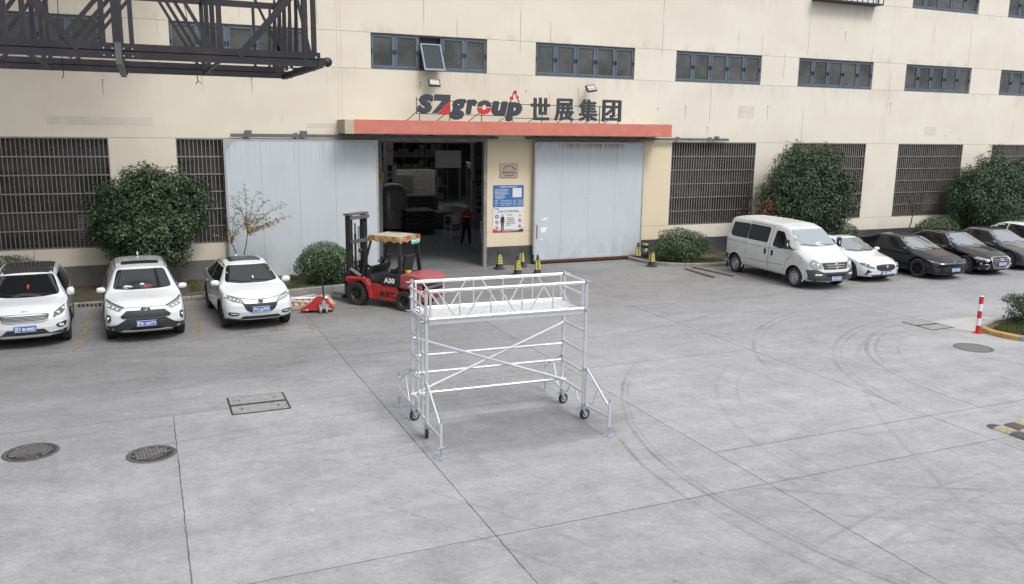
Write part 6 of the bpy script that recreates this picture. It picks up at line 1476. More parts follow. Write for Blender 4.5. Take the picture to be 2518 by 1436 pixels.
# graphite saloon and the white car at the edge
c = sedan('parked_sedan', 'dark grey sedan cut by the right edge behind the glossy black one', (31.0, 20.55+2.3, 0), R_(-1), M_cgrey, 4.6, 1.80, 1.41, 2.68, .90, .335, 1.16, 1.98, rim=M_rims, spokes=5)
for s_ in (-1, 1): c.patch('headlight', M_lampd, [(s_*x, z) for x, z in ((.44, .56), (.60, .61), (.82, .68), (.80, .60), (.60, .55))], 'front', .008, .012)
c.patch('grille', M_black, [(-.40, .62), (-.34, .42), (.34, .42), (.40, .62)], 'front', .008, .01)
c.plate('苏B·K318T', 0, .36, .02, .42, .13)
c = sedan('parked_sedan', 'white car of which only the roof and pillar show at the right edge', (33.75, 21.1+2.35, 0), R_(-1), M_cw2, 4.6, 1.80, 1.50, 2.68, .90, .335, 1.10, 1.80)
for s_ in (-1, 1): c.patch('headlight', M_lampd, [(s_*x, z) for x, z in ((.44, .56), (.60, .61), (.82, .68), (.80, .60), (.60, .55))], 'front', .008, .012)
c.patch('grille', M_black, [(-.40, .62), (-.34, .42), (.34, .42), (.40, .62)], 'front', .008, .01)
# ------------------------------------------------------------------ trees, hedges, shrubs
def leaf_mesh(name, P, Nn, size, m, parent=None, seed=1, asp=.42, fold=.25):
    """one small folded leaf (two triangles) per point P, facing roughly along Nn"""
    rg = np.random.default_rng(seed); n = len(P); s_ = size*rg.uniform(.5, 1.45, n)
    Nn = Nn+rg.normal(0, .55, (n, 3)); Nn /= np.linalg.norm(Nn, axis=1, keepdims=True)+1e-9
    t = rg.normal(0, 1, (n, 3)); t[:, 2] -= .4; t -= (t*Nn).sum(1, keepdims=True)*Nn; t /= np.linalg.norm(t, axis=1, keepdims=True)+1e-9
    b_ = np.cross(Nn, t); a = s_[:, None]
    v0 = P; v1 = P+t*a*.45+b_*a*asp*.5+Nn*a*fold*.3; v2 = P+t*a; v3 = P+t*a*.45-b_*a*asp*.5+Nn*a*fold*.3
    V = np.stack([v0, v1, v2, v3], 1).reshape(-1, 3); k = np.arange(n)*4
    T = np.stack([k, k+1, k+2, k, k+2, k+3], 1).reshape(-1).astype(np.int32); nt = 2*n
    me = bpy.data.meshes.new(name); me.vertices.add(len(V)); me.vertices.foreach_set('co', V.ravel()); me.loops.add(len(T)); me.loops.foreach_set('vertex_index', T)
    me.polygons.add(nt); me.polygons.foreach_set('loop_start', np.arange(0, 3*nt, 3, dtype=np.int32)); me.polygons.foreach_set('loop_total', np.full(nt, 3, dtype=np.int32)); me.update(); me.validate()
    me.materials.append(m); o = bpy.data.objects.new(name, me); col.objects.link(o)
    if parent: o.parent = parent
    return o
def blob_noise(d, seed, amp=.12, f=2.5):
    rg = np.random.default_rng(seed); o = np.zeros(len(d))
    for k in range(5):
        w_ = rg.normal(0, 1, 3)*f*(1+k*.7); o += amp/(1+k*.6)*np.sin(d@w_+rg.uniform(0, 6))
    return o
M_leafd = leafmat('dark_evergreen_leaf', [(.018, .036, .018), (.034, .062, .030), (.055, .090, .045), (.028, .052, .026), (.095, .13, .07)], .42)
M_leafh = leafmat('clipped_hedge_leaf', [(.020, .045, .016), (.04, .085, .028), (.075, .13, .045), (.03, .06, .02), (.11, .16, .065)], .40)
M_leafr = leafmat('red_brown_leaf', [(.14, .045, .025), (.20, .09, .05), (.08, .04, .02), (.24, .13, .08)], .6)
M_leafy = leafmat('yellow_autumn_leaf', [(.34, .22, .06), (.24, .17, .06), (.42, .30, .10)], .6); M_seed = mat('dry_seed_pod', (.035, .035, .04), .8)
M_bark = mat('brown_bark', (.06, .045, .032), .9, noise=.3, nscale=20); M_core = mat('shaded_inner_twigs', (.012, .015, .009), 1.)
def shrub(name, label, cat, c, R3, n, size, m, seed, group=None, clumps=0, trunk=.0, flat=1., amp=.10, inner=.45, droop=0, asp=.42, young=None):
    t_ = thing(name, label, cat, (c[0], c[1], .085), 0, group); cz = c[2]-.085
    rg = np.random.default_rng(seed); d = rg.normal(0, 1, (n, 3)); d /= np.linalg.norm(d, axis=1, keepdims=True)
    r = 1+blob_noise(d, seed, amp); dep = rg.random(n)**inner
    if clumps:
        cd = rg.normal(0, 1, (clumps, 3)); cd /= np.linalg.norm(cd, axis=1, keepdims=True); cr = (1+blob_noise(cd, seed, amp))*rg.uniform(.80, 1.03, clumps); C = cd*cr[:, None]
        idx = rg.integers(0, clumps, n); off = rg.normal(0, 1, (n, 3)); off /= np.linalg.norm(off, axis=1, keepdims=True); off *= (rg.random(n)**.4)[:, None]*.20
        far = rg.random(n) < .62; P0 = np.where(far[:, None], C[idx]+off, d*(r*dep*.9)[:, None]); Nn = np.where(far[:, None], off*3+C[idx]*.6, d)
    else: P0 = d*(r*(1-.35*(1-dep)))[:, None]; Nn = d
    keep = P0[:, 2] > -flat; P0 = P0[keep]; Nn = Nn[keep]+np.array([0, 0, .35]); P = P0*np.array(R3)+np.array([0, 0, cz]); P[:, 2] = np.maximum(P[:, 2], .02)
    leaf_mesh('crown', P, Nn, size, m, t_, seed, asp)
    if young is not None:
        k = (P0[:, 2] > .82) & (rg.random(len(P0)) < .6); leaf_mesh('young_shoots', P[k]+[0, 0, .04], Nn[k], size, young, t_, seed+1, asp)
    b = MB(); rgr = random.Random(seed)
    for k in range(9):
        a = rgr.random()*2*PI; h = cz*(.6+.5*rgr.random()); rr = .5+.3*rgr.random(); p1 = Vector((.05*math.cos(a), .05*math.sin(a), 0)); p3 = Vector((R3[0]*rr*math.cos(a), R3[1]*rr*math.sin(a), h+R3[2]*.3)); p2 = (p1+p3)/2+Vector((0, 0, .08)); b.path([p1, p2, p3], [.03, .02, .008], 6)
    if trunk: b.path([(0, 0, -.02), (.02, 0, cz*.5), (0, .02, cz)], [trunk, trunk*.8, trunk*.6], 8)
    b.build('trunk' if trunk else 'branches', M_bark, t_)
    # dense inner twig mass so that the wall does not show through the middle
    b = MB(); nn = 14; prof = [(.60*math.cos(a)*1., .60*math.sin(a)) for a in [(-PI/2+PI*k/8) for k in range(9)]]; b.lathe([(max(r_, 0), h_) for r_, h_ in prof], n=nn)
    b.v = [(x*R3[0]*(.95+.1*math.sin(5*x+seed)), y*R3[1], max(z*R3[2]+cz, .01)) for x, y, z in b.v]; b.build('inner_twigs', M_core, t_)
    return t_
G_H = 'clipped round hedges along the factory wall'
shrub('evergreen_tree', 'large dark bushy evergreen behind the left parked cars', 'tree', (.05, 27.2, 2.15), (1.50, 1.0, 1.52), 44000, .105, M_leafd, 11, 'dark evergreen trees by the wall', clumps=230, trunk=.06, amp=.12, flat=.86, inner=.5, asp=.38)
shrub('evergreen_tree', 'dark evergreen tree with a pale green top behind the white van', 'tree', (25.15, 27.1, 2.25), (2.15, 1.15, 2.05), 48000, .105, M_leafd, 12, 'dark evergreen trees by the wall', clumps=300, trunk=.07, amp=.09, flat=.85, asp=.38, young=M_leafh)
shrub('evergreen_tree', 'dark evergreen tree at the right edge behind the grey sedan', 'tree', (36.6, 27.1, 2.2), (2.35, 1.15, 1.85), 48000, .11, M_leafd, 13, 'dark evergreen trees by the wall', clumps=300, trunk=.07, amp=.09, flat=.85, asp=.38)
shrub('round_hedge', 'clipped round hedge left of the forklift', 'hedge', (5.12, 26.62, .70), (.95, .80, .70), 11000, .060, M_leafh, 21, G_H, amp=.09, flat=.95, asp=.5)
shrub('round_hedge', 'clipped round hedge at the kerb corner right of the closed door', 'hedge', (18.8, 26.75, .66), (1.08, .88, .68), 12000, .062, M_leafh, 22, G_H, amp=.08, flat=.95, asp=.5)
shrub('round_hedge', 'light green hedge top showing behind the leftmost white car', 'hedge', (-3.75, 27.0, .70), (.95, .8, .62), 7000, .060, M_leafh, 23, G_H, amp=.05, flat=.95, asp=.5)
shrub('round_hedge', 'hedge top showing behind the roof of the white sedan', 'hedge', (27.1, 27.0, .68), (1.05, .8, .62), 7000, .065, M_leafh, 24, G_H, amp=.05, flat=.95, asp=.5)
shrub('round_hedge', 'hedge top showing behind the two black sedans', 'hedge', (33.0, 27.0, .70), (1.15, .8, .66), 7000, .065, M_leafh, 25, G_H, amp=.05, flat=.95, asp=.5)
shrub('island_shrub', 'loose leafy shrub on the grass island at the right edge', 'shrub', (21.55, 14.35, .58), (.95, .85, .40), 5200, .075, M_leafd, 31, None, clumps=60, amp=.2, flat=.9, trunk=.03)
for p in bpy.data.objects:
    pass
M_leafi = leafmat('grey_green_leaf', [(.03, .05, .028), (.06, .085, .045), (.10, .13, .075), (.045, .07, .04)], .45)
for o in bpy.data.objects:
    if o.name.startswith('crown') and o.parent and o.parent.name == 'island_shrub': o.data.materials[0] = M_leafi
def sapling(name, label, base, forks, seed, leaf_m=None, leaf_z=(0, 9), pods=True, group=None, size=.07, dens=1., twigr=.004, trunk_pts=None, tr=.022):
    t_ = thing(name, label, 'sapling', base, 0, group); rg = random.Random(seed); b = MB(); LP = []; PP = []
    top = Vector(trunk_pts[-1]); b.path(trunk_pts, [tr*(1-.4*i/(len(trunk_pts)-1)) for i in range(len(trunk_pts))], 7)
    for (dx, dy, dz) in forks:
        end = top+Vector((dx, dy, dz)); mid = top+Vector((dx*.35, dy*.4, dz*.6)); n = 6; P = [(1-t)**2*top+2*t*(1-t)*mid+t*t*end for t in [k/n for k in range(n+1)]]
        b.path(P, [tr*.5*(1-.75*k/n) for k in range(n+1)], 5)
        for k in range(1, n+1):
            for q in range(rg.choice((1, 2, 2))):
                L_ = .30*(1.2-k/n*.5); d = Vector((rg.gauss(0, .6)+dx*.5, rg.gauss(0, .5), rg.random()*.7+.1)).normalized()*L_; e = P[k]+d; m_ = P[k]+d*.5+Vector((0, 0, .03)); b.path([P[k], m_, e], [twigr*1.3, twigr, twigr*.7], 4)
                for w_ in range(5): PP.append(e+Vector((rg.gauss(0, .035), rg.gauss(0, .035), rg.gauss(0, .03))))
            for w_ in range(int(7*dens)): LP.append(P[k]+Vector((rg.gauss(0, .05), rg.gauss(0, .05), rg.gauss(0, .04)-.02)))
    b.build('branches', M_bark, t_)
    LP = [p for p in LP if leaf_z[0] < p.z < leaf_z[1] or rg.random() < .12]
    if leaf_m and LP: A = np.array([tuple(p) for p in LP]); leaf_mesh('leaves', A, np.zeros_like(A)+[0, -.5, .4], size, leaf_m, t_, seed, .5)
    if pods:
        b = MB()
        for p in PP: b.add([p+Vector(v)*.014 for v in ((1, 0, 0), (-1, 0, 0), (0, 1, 0), (0, -1, 0), (0, 0, 1), (0, 0, -1))], [(0, 2, 4), (2, 1, 4), (1, 3, 4), (3, 0, 4), (2, 0, 5), (1, 2, 5), (3, 1, 5), (0, 3, 5)])
        b.build('seed_pods', M_seed, t_)['kind'] = 'stuff'
    return t_
sapling('bare_sapling', 'thin sapling with yellow leaves and dark seed pods in front of the pale door', (2.66, 27.2, .085), [(.0, 0, 1.35), (-.25, .05, 1.1), (.55, 0, .95), (1.05, -.05, .85), (1.15, .05, .45), (.75, .1, .25), (.25, -.1, 1.15)], 5, M_leafy, (.9, 2.1), trunk_pts=[(0, 0, 0), (-.02, 0, .5), (.04, 0, 1.0), (.12, .02, 1.32), (.16, 0, 1.6)], dens=2., size=.08)
sapling('bare_sapling', 'crooked thin sapling with few yellow leaves left of the larger one', (2.42, 27.25, .085), [(.15, 0, 1.0), (-.18, 0, .8), (.3, 0, .55), (-.45, 0, .3)], 6, M_leafy, (1.1, 1.7), trunk_pts=[(0, 0, 0), (.02, 0, .55), (.08, 0, .8), (0, 0, 1.1), (-.08, 0, 1.3)], dens=.7, tr=.024)
sapling('bare_sapling', 'leafless brown sapling in front of the barred window behind the black cars', (31.6, 27.3, .085), [(-.9, 0, 1.6), (-.5, 0, .9), (.3, 0, 1.0), (.9, 0, .9), (1.3, 0, .6), (-.2, 0, 1.3), (.6, 0, .5)], 8, None, pods=False, trunk_pts=[(-.3, 0, 0), (-.2, 0, .5), (0, 0, 1.0), (.05, 0, 1.35)], tr=.035, twigr=.006)
shrub('red_leaved_shrub', 'red-brown leaved shrub beside the dark tree behind the van', 'shrub', (22.9, 26.75, 1.65), (.62, .5, .85), 1500, .085, M_leafr, 41, None, clumps=30, amp=.3, flat=.9, trunk=.03)
for o in list(bpy.data.objects):
    if o.name.startswith('inner_twigs') and o.parent and o.parent.name.startswith(('red_leaved', 'island')): bpy.data.objects.remove(o)
sapling('bare_sapling', 'sparse reddish sapling in front of the barred window left of the red-brown shrub', (22.3, 27.3, .085), [(-.7, 0, .8), (-.3, 0, 1.2), (.3, 0, 1.1), (-.9, 0, .3)], 9, M_leafr, (0, 9), pods=False, trunk_pts=[(.2, 0, 0), (.1, 0, .7), (0, 0, 1.2)], dens=.25, tr=.02)

# ------------------------------------------------------------------ forklift
M_fred = mat('dusty_forklift_red', (.48, .025, .025), .42, 0, .15, noise=.12, nscale=3, dirt=(.07, .03, .03), dirt_amt=.75, dirt_scale=2.2); M_fcw = mat('faded_counterweight_red', (.34, .055, .065), .40, 0, .2, noise=.15, nscale=3, dirt=(.20, .13, .13), dirt_amt=.6, dirt_scale=2.5)
M_fblk = mat('greasy_black_steel', (.025, .025, .027), .5, .2, noise=.25, nscale=8, dirt=(.08, .075, .07), dirt_amt=.35)
fx, fy_ = 5.95, 22.72; hd = math.atan2(1.32, -1.02)       # heading: away to the upper left
fk = thing('forklift', 'red and black diesel forklift with yellow cloth roof at the open gate', 'forklift', (6.28, 22.95, 0), hd)
# local frame: +x forward (mast), +y left, origin mid wheelbase; front axle x=+.82, rear axle x=-.82
def fo(name, b, m_, parent=None, bevel=0, sharp=None): return b.build(name, m_, parent or fk, bevel, sharp)
def fwheel(x, y, r, wd):
    w_ = bpy.data.objects.new('wheel', None); col.objects.link(w_); w_.parent = fk; w_.location = (x, y, r); sd = 1 if y > 0 else -1
    b = MB(); q = wd/2; b.lathe([(r*.58, -q*.9), (r*.8, -q), (r*.95, -q*.95), (r, -q*.6), (r, q*.6), (r*.95, q*.95), (r*.8, q), (r*.58, q*.9), (r*.56, 0), (r*.58, -q*.9)], ax='y', n=36)
    for k in range(22):
        a = 2*PI*k/22
        for s_ in (-1, 1): b.beam((math.cos(a)*r*.995, s_*q*.1, math.sin(a)*r*.995), (math.cos(a+.1)*r*.99, s_*q*.98, math.sin(a+.1)*r*.99), .045, .03)
    b.build('tyre', M_rubber, w_, sharp=35)
    b = MB(); b.lathe([(r*.6, sd*q*.85), (r*.54, sd*q*.7), (r*.46, sd*q*.2), (r*.30, sd*q*.15), (r*.26, sd*q*.55), (r*.12, sd*q*.6), (0, sd*q*.6)], ax='y', n=28)
    for k in range(8): a = 2*PI*k/8; b.tube((math.cos(a)*r*.2, sd*q*.5, math.sin(a)*r*.2), (math.cos(a)*r*.2, sd*q*.72, math.sin(a)*r*.2), .014, 6)
    b.build('rim', M_fblk, w_, sharp=35)
for y_ in (-.50, .50): fwheel(.82, y_, .335, .24)
for y_ in (-.48, .48): fwheel(-.82, y_, .275, .20)
b = MB(); b.prism([(.42, .26), (.42, .60), (.30, .66), (-.55, .62), (-.62, .35), (-.50, .24), (.2, .22)], 'y', -.50, .50); fo('chassis', b, M_fred, bevel=.015)
for s_ in (-1, 1):
    b = MB(); b.prism([(1.12, .66), (1.18, .72), (.62, .74), (.48, .62), (.40, .44), (.36, .26), (.30, .26), (.34, .60), (.48, .80), (1.18, .80)], 'y', s_*.42, s_*.60); fo('fender', b, M_fred, bevel=.01)
b = MB(); b.prism([(.40, .60), (.46, .66), (.30, .74), (-.05, .74), (-.05, .63)], 'y', -.42, .42); fo('floor_plate', b, M_fblk)
b = MB(); b.prism([(-.0, .62), (-.02, .98), (-.72, 1.0), (-.72, .62)], 'y', -.505, .505); hood = fo('engine_cover', b, M_fblk, bevel=.02)
b = MB(); b.prism([(.55, .72), (.62, .95), (.40, 1.16), (.30, 1.14), (.42, .92), (.34, .72)], 'y', -.42, .42); fo('dashboard', b, M_fblk, bevel=.02)
# counterweight with open radiator slot
b = MB(); b.prism([(-.66, .62), (-.68, 1.02), (-.9, 1.06), (-1.42, 1.0), (-1.52, .90), (-1.52, .80), (-1.44, .78), (-.98, .76), (-1.0, .62)], 'y', -.54, .54); fo('counterweight', b, M_fcw, bevel=.05)
b = MB(); b.prism([(-1.18, .30), (-1.14, .62), (-1.46, .60), (-1.50, .50), (-1.38, .30)], 'y', -.54, .54); b.bx(-1.2, -1.0, -.3, .3, .2, .8); b.prism([(-1.1, .6), (-1.1, .78), (-1.4, .78), (-1.4, .6)], 'y', .44, .54); b.prism([(-1.1, .6), (-1.1, .78), (-1.4, .78), (-1.4, .6)], 'y', -.54, -.44); fo('counterweight', b, M_fcw, bevel=.03)
b = MB(); b.bx(-1.46, -1.15, -.44, .44, .60, .785); fo('radiator_slot', b, M_well)
b = MB(); b.tube((-1.46, -.40, .685), (-1.46, .40, .685), .055, 12); fo('slot_roller', b, M_castdark)
# overhead guard
b = MB()
for s_ in (-1, 1): b.path([(.72, s_*.44, .78), (.60, s_*.44, 1.2), (.36, s_*.42, 1.98)], .035, 6); b.beam((-.66, s_*.46, .98), (-.56, s_*.42, 2.0), .11, .05, up=(0, 1, 0))
b.bx(-.60, .40, -.45, -.39, 1.97, 2.02); b.bx(-.60, .40, .39, .45, 1.97, 2.02); b.bx(-.60, -.54, -.39, .39, 1.97, 2.02); b.bx(.36, .40, -.39, .39, 1.97, 2.02); fo('overhead_guard', b, M_fblk)
b = MB(); rgr = random.Random(2); NX, NY = 16, 12; vs = []
for i in range(NX+1):
    for j in range(NY+1): x = -.66+1.08*i/NX; y = -.47+.94*j/NY; vs.append((x, y, 2.045+.012*math.sin(7*x)*math.cos(9*y)-.02*(abs(y) > .44)))
b.add(vs, [(i*(NY+1)+j, i*(NY+1)+j+1, (i+1)*(NY+1)+j+1, (i+1)*(NY+1)+j) for i in range(NX) for j in range(NY)], 0, True)
top_ = fo('cloth_roof', b, mat('dusty_cloth', (.36, .33, .27), .9, noise=.2, nscale=5))
b = MB(); loop = [(-.66+1.08*k/14, .475) for k in range(15)]+[(.425, .47-.94*k/12) for k in range(13)]+[(.42-1.08*k/14, -.475) for k in range(15)]+[(-.665, -.47+.94*k/12) for k in range(13)]
n = len(loop); vs = []
for q, (x, y) in enumerate(loop): vs += [(x, y, 2.05), (x*1.01, y*1.012+.012*math.sin(q*1.9), 1.97), (x*1.0, y*1.0+.02*math.sin(q*1.3), 1.89+.03*math.sin(q*1.7))]
b.add(vs, [(3*q+j, 3*((q+1) % n)+j, 3*((q+1) % n)+j+1, 3*q+j+1) for q in range(n) for j in range(2)], 0, True)
def fringe():
    m, g = newmat('yellow_patterned_valance', .85); tc = g.N.new('ShaderNodeTexCoord'); n_ = g.noise(tc.outputs['Object'], 9, 3, .6); n2 = g.noise(tc.outputs['Object'], 14, 2, .6)
    c = g.mix(g.rng(n_, .5, .56), (.42, .31, .12), (.34, .12, .05)); c = g.mix(g.math('MULTIPLY', g.rng(n2, .55, .7), .6), c, (.22, .17, .1)); g.L.new(c, g.b.inputs['Base Color']); return m
fo('valance', b, fringe(), top_)
b = MB(); b.bx(-.69, -.68, -.40, -.03, 1.80, 1.96); npl = fo('number_plate', b, mat('green_plate', (.04, .36, .20), .5)); text_mesh('lettering', '沪B·M776', .1, M_pl_t, npl, loc=(-.693, -.215, 1.88), rot=(PI/2, 0, -PI/2), bold=.002)
for y0 in (-.44, .02): b = MB(); b.bx(-.695, -.675, y0, y0+.16, 1.99, 2.05); fo('rear_lamp', b, M_redp)
# mast, carriage, forks
for s_ in (-1, 1):
    b = MB(); b.bx(1.17, 1.32, s_*.36-.045, s_*.36+.045, .08, 2.52); b.bx(1.20, 1.30, s_*.26-.035, s_*.26+.035, .12, 2.56); fo('mast_channel', b, M_fblk)
    b = MB(); b.tube((1.13, s_*.20, .3), (1.13, s_*.20, 2.0), .035, 10); b.tube((1.13, s_*.20, 2.0), (1.13, s_*.20, 2.3), .022, 8); fo('lift_cylinder', b, M_fblk)
    b = MB(); b.beam((.42, s_*.40, .66), (1.18, s_*.38, 1.0), .06); fo('tilt_cylinder', b, M_steel if s_ > 0 else M_fblk)
b = MB()
for z_, x0 in ((2.46, 1.12), (1.78, 1.10), (.55, 1.15)): b = MB(); b.beam((x0, -.42, z_), (x0, .42, z_), .05, .10); fo('mast_crossbar', b, M_rail)
b = MB(); b.bx(1.14, 1.36, -.44, .44, 2.53, 2.58); fo('mast_crossbar', b, M_rail)
b = MB()
for y_ in (-.1, -.02, .05): b.path([(1.15, y_, 2.2), (1.12, y_, 1.5), (1.15, y_*1.4, .8)], .013, 5)
fo('mast_hose', b, M_black)
b = MB(); b.bx(1.36, 1.42, -.52, .52, .55, .63); b.bx(1.36, 1.42, -.52, .52, .14, .22); b.bx(1.34, 1.38, -.18, .18, .1, .8); fo('fork_carriage', b, M_fblk)
b = MB()
for y_ in [-.52+.115*k for k in range(10)]: b.bx(1.375, 1.40, y_-.012, y_+.012, .63, 1.12)
for z_ in (.80, .96, 1.12): b.bx(1.373, 1.402, -.54, .54, z_-.015, z_+.015)
fo('load_backrest', b, M_fblk)
for s_ in (-1, 1): b = MB(); b.bx(1.42, 1.47, s_*.27-.055, s_*.27+.055, .05, .66); b.prism([(1.42, .05), (1.47, .095), (2.42, .07), (2.50, .052), (2.42, .05)], 'y', s_*.27-.055, s_*.27+.055); fo('fork', b, M_rail)
b = MB(); b.bx(-.12, -.52, -.24, .24, 1.0, 1.09); b.prism([(-.46, 1.06), (-.60, 1.52), (-.68, 1.50), (-.58, 1.05)], 'y', -.22, .22); b.prism([(-.42, 1.06), (-.52, 1.25), (-.3, 1.12)], 'y', .22, .26); fo('driver_seat', b, M_fblk, bevel=.03)
b = MB(); b.bx(-.15, -.40, -.20, .18, 1.09, 1.11); fo('seat_cushion', b, mat('pale_seat_cloth', (.34, .32, .24), .9)); b = MB(); b.bx(-.70, -.60, .0, .18, 1.02, 1.07); fo('rag', b, mat('yellow_rag', (.5, .42, .08), .9))
b = MB(); n = 20; ctr = Vector((.26, .02, 1.32)); ax_ = Vector((.5, 0, .86)).normalized(); u_1 = Vector((0, 1, 0)); u_2 = ax_.cross(u_1)
b.path([ctr+(u_1*math.cos(2*PI*k/n)+u_2*math.sin(2*PI*k/n))*.17 for k in range(n)], .014, 6, closed=True); b.path([ctr-u_1*.16, ctr, ctr+u_1*.16], .012, 5); b.tube(ctr, (.46, .02, 1.05), .02, 8); fo('steering_wheel', b, M_black)
b = MB()
for k in range(4): b.tube((.34, -.22-.05*k, 1.12), (.27, -.22-.05*k, 1.36), .008, 5); b.lathe([(0, -.02), (.018, 0), (0, .02)], (.27, -.22-.05*k, 1.37), n=8)
fo('control_lever', b, M_black)
for s_ in (-1, 1): b = MB(); b.tube((.56, s_*.48, 1.62), (.60, s_*.58, 1.60), .012, 6); b.lathe([(0, .0), (.06, 0), (.065, -.03), (.04, -.09), (0, -.1)], (.66, s_*.60, 1.60), 'x', 14); fo('work_lamp', b, M_black)
text_mesh('lettering', 'A30', .19, M_pl_t, hood, loc=(-.30, .508, .80), rot=(PI/2, 0, PI), bold=.008, sx=1.1); o = text_mesh('lettering', '杭州叉', .17, M_frame, fk, loc=(-.22, .505, .40), rot=(PI/2, 0, PI), bold=.006, spacing=1.1)

# ------------------------------------------------------------------ things inside the warehouse
M_wrap = mat('stretch_film_over_steel', (.45, .45, .44), .3, 0, .3, noise=.35, nscale=5, bump=.8, bscale=7); M_stk = mat('stacked_dull_metal', (.20, .20, .195), .5, .3, noise=.3, nscale=6); M_dkbox = mat('dark_packed_goods', (.03, .03, .033), .6, noise=.3)
def goods_stack(x, y, rz, wd, dp, layers, h, lab, m_, slats=True):
    t_ = thing('goods_stack', lab, 'goods stack', (x, y, .01), rz, 'stacks of goods in the dark warehouse'); rg = random.Random(int(x*10))
    b = MB(); b.bx(-wd/2, wd/2, -dp/2, dp/2, .0, .09); b.build('pallet', M_dkbox, t_)
    for k in range(layers):
        b = MB(); z0 = .1+k*h/layers; o_ = rg.uniform(-.03, .03); b.bx(-wd/2+.02+o_, wd/2-.02+o_, -dp/2+.02, dp/2-.02, z0, z0+h/layers*.72)
        if slats: b.bx(-wd/2+o_-.02, wd/2+o_+.02, -dp/2-.02, dp/2+.02, z0+h/layers*.74, z0+h/layers*.84)
        b.build('layer', m_ if not slats else [M_dkbox][0], t_)
        if slats: q = MB(); q.bx(-wd/2+o_-.03, wd/2+o_+.03, -dp/2-.03, dp/2+.03, z0+h/layers*.84, z0+h/layers*.92); q.build('metal_band', M_stk, t_)
    return t_
goods_stack(12.15, 39.5, R_(-4), 1.35, 1.7, 5, 1.0, 'film wrapped stack of dark panels with metal bands, nearest inside the gate', M_dkbox)
goods_stack(12.9, 42.4, R_(-3), 2.3, 1.2, 9, 1.5, 'low stack of long flat metal boards behind the banded stack', M_stk, False)
goods_stack(13.5, 41.0, R_(-3), 1.6, 1.4, 6, .75, 'small stack of boards in front of the long flat stack', M_stk, False)
t_ = thing('wrapped_pallet', 'tall rounded bundle wrapped in clear film inside the gate', 'wrapped pallet', (11.2, 40.6, .01), 0)
b = MB(); vs = []; pr = [(.75, .1), (.80, .5), (.72, 1.2), (.70, 1.9), (.62, 2.15), (.35, 2.30), (.05, 2.32)]
for r_, z_ in pr:
    for k in range(16): a = 2*PI*k/16; e = 1+.1*math.sin(3*a+z_*2); vs.append((math.copysign(abs(math.cos(a))**.6, math.cos(a))*r_*e*.9, math.copysign(abs(math.sin(a))**.6, math.sin(a))*r_*e*.8, z_))
b.add(vs, [(i*16+j, i*16+(j+1) % 16, i*16+16+(j+1) % 16, i*16+16+j) for i in range(len(pr)-1) for j in range(16)]+[tuple(range(96, 112))], 0, True); b.build('wrapping', M_wrap, t_); b = MB(); b.bx(-.75, .75, -.7, .7, 0, .1); b.build('pallet', M_dkbox, t_)
goods_stack(13.6, 49.2, R_(-3), 2.4, 1.5, 18, 2.2, 'row of bundled tubes on a rack behind the wrapped bundle', M_stk, False)
goods_stack(15.2, 50.5, 0, 2.6, 1.5, 24, 2.4, 'high pile of frames further back in the warehouse', M_stk, False)
goods_stack(13.6, 54.5, 0, 2.6, 1.5, 26, 2.8, 'stack of flat panels near the back wall', M_stk, False)
M_rackw = mat('pale_rack_steel', (.26, .26, .255), .5, .3, noise=.15)
def rack(x, y, rz, L_, D, H_, lab, nb=4, nl=4, m_=M_rackw):
    t_ = thing('storage_rack', lab, 'storage rack', (x, y, .01), rz, 'storage racks in the warehouse')
    for k in range(nb+1): b = MB(); xx = L_*k/nb; b.bx(xx-.03, xx+.03, -.03, .03, 0, H_); b.bx(xx-.03, xx+.03, D-.03, D+.03, 0, H_); b.build('upright', m_, t_)
    for l in range(1, nl+1):
        z_ = H_*l/nl-.1; b = MB(); b.bx(0, L_, -.03, .03, z_-.04, z_+.04); b.bx(0, L_, D-.03, D+.03, z_-.04, z_+.04); b.bx(.04, L_-.04, .04, D-.04, z_+.02, z_+.05); b.build('shelf', m_, t_)
        rg = random.Random(l+int(x)); b = MB(); xx = .1
        while xx < L_-.4: w_ = rg.uniform(.2, .45); h_ = rg.uniform(.2, H_/nl-.25); b.bx(xx, xx+w_, .1, D-.1, z_-H_/nl+.06 if l == 1 else z_-H_/nl+.06, z_-H_/nl+.06+h_); xx += w_+.05
        b.v = [(p[0], p[1], max(p[2], .01)) for p in b.v]; b.build('stored_goods', M_stk, t_)
rack(16.6, 41.5, R_(70), 9, 1.0, 3.0, 'long pale rack of frames running back along the right side of the warehouse', 6, 3); rack(11.8, 57, 0, 8, 1, 4.2, 'tall rack against the back wall of the warehouse', 5, 4); rack(8.6, 40.5, R_(80), 7, .9, 3.4, 'dark rack behind the left gate column', 5, 6)
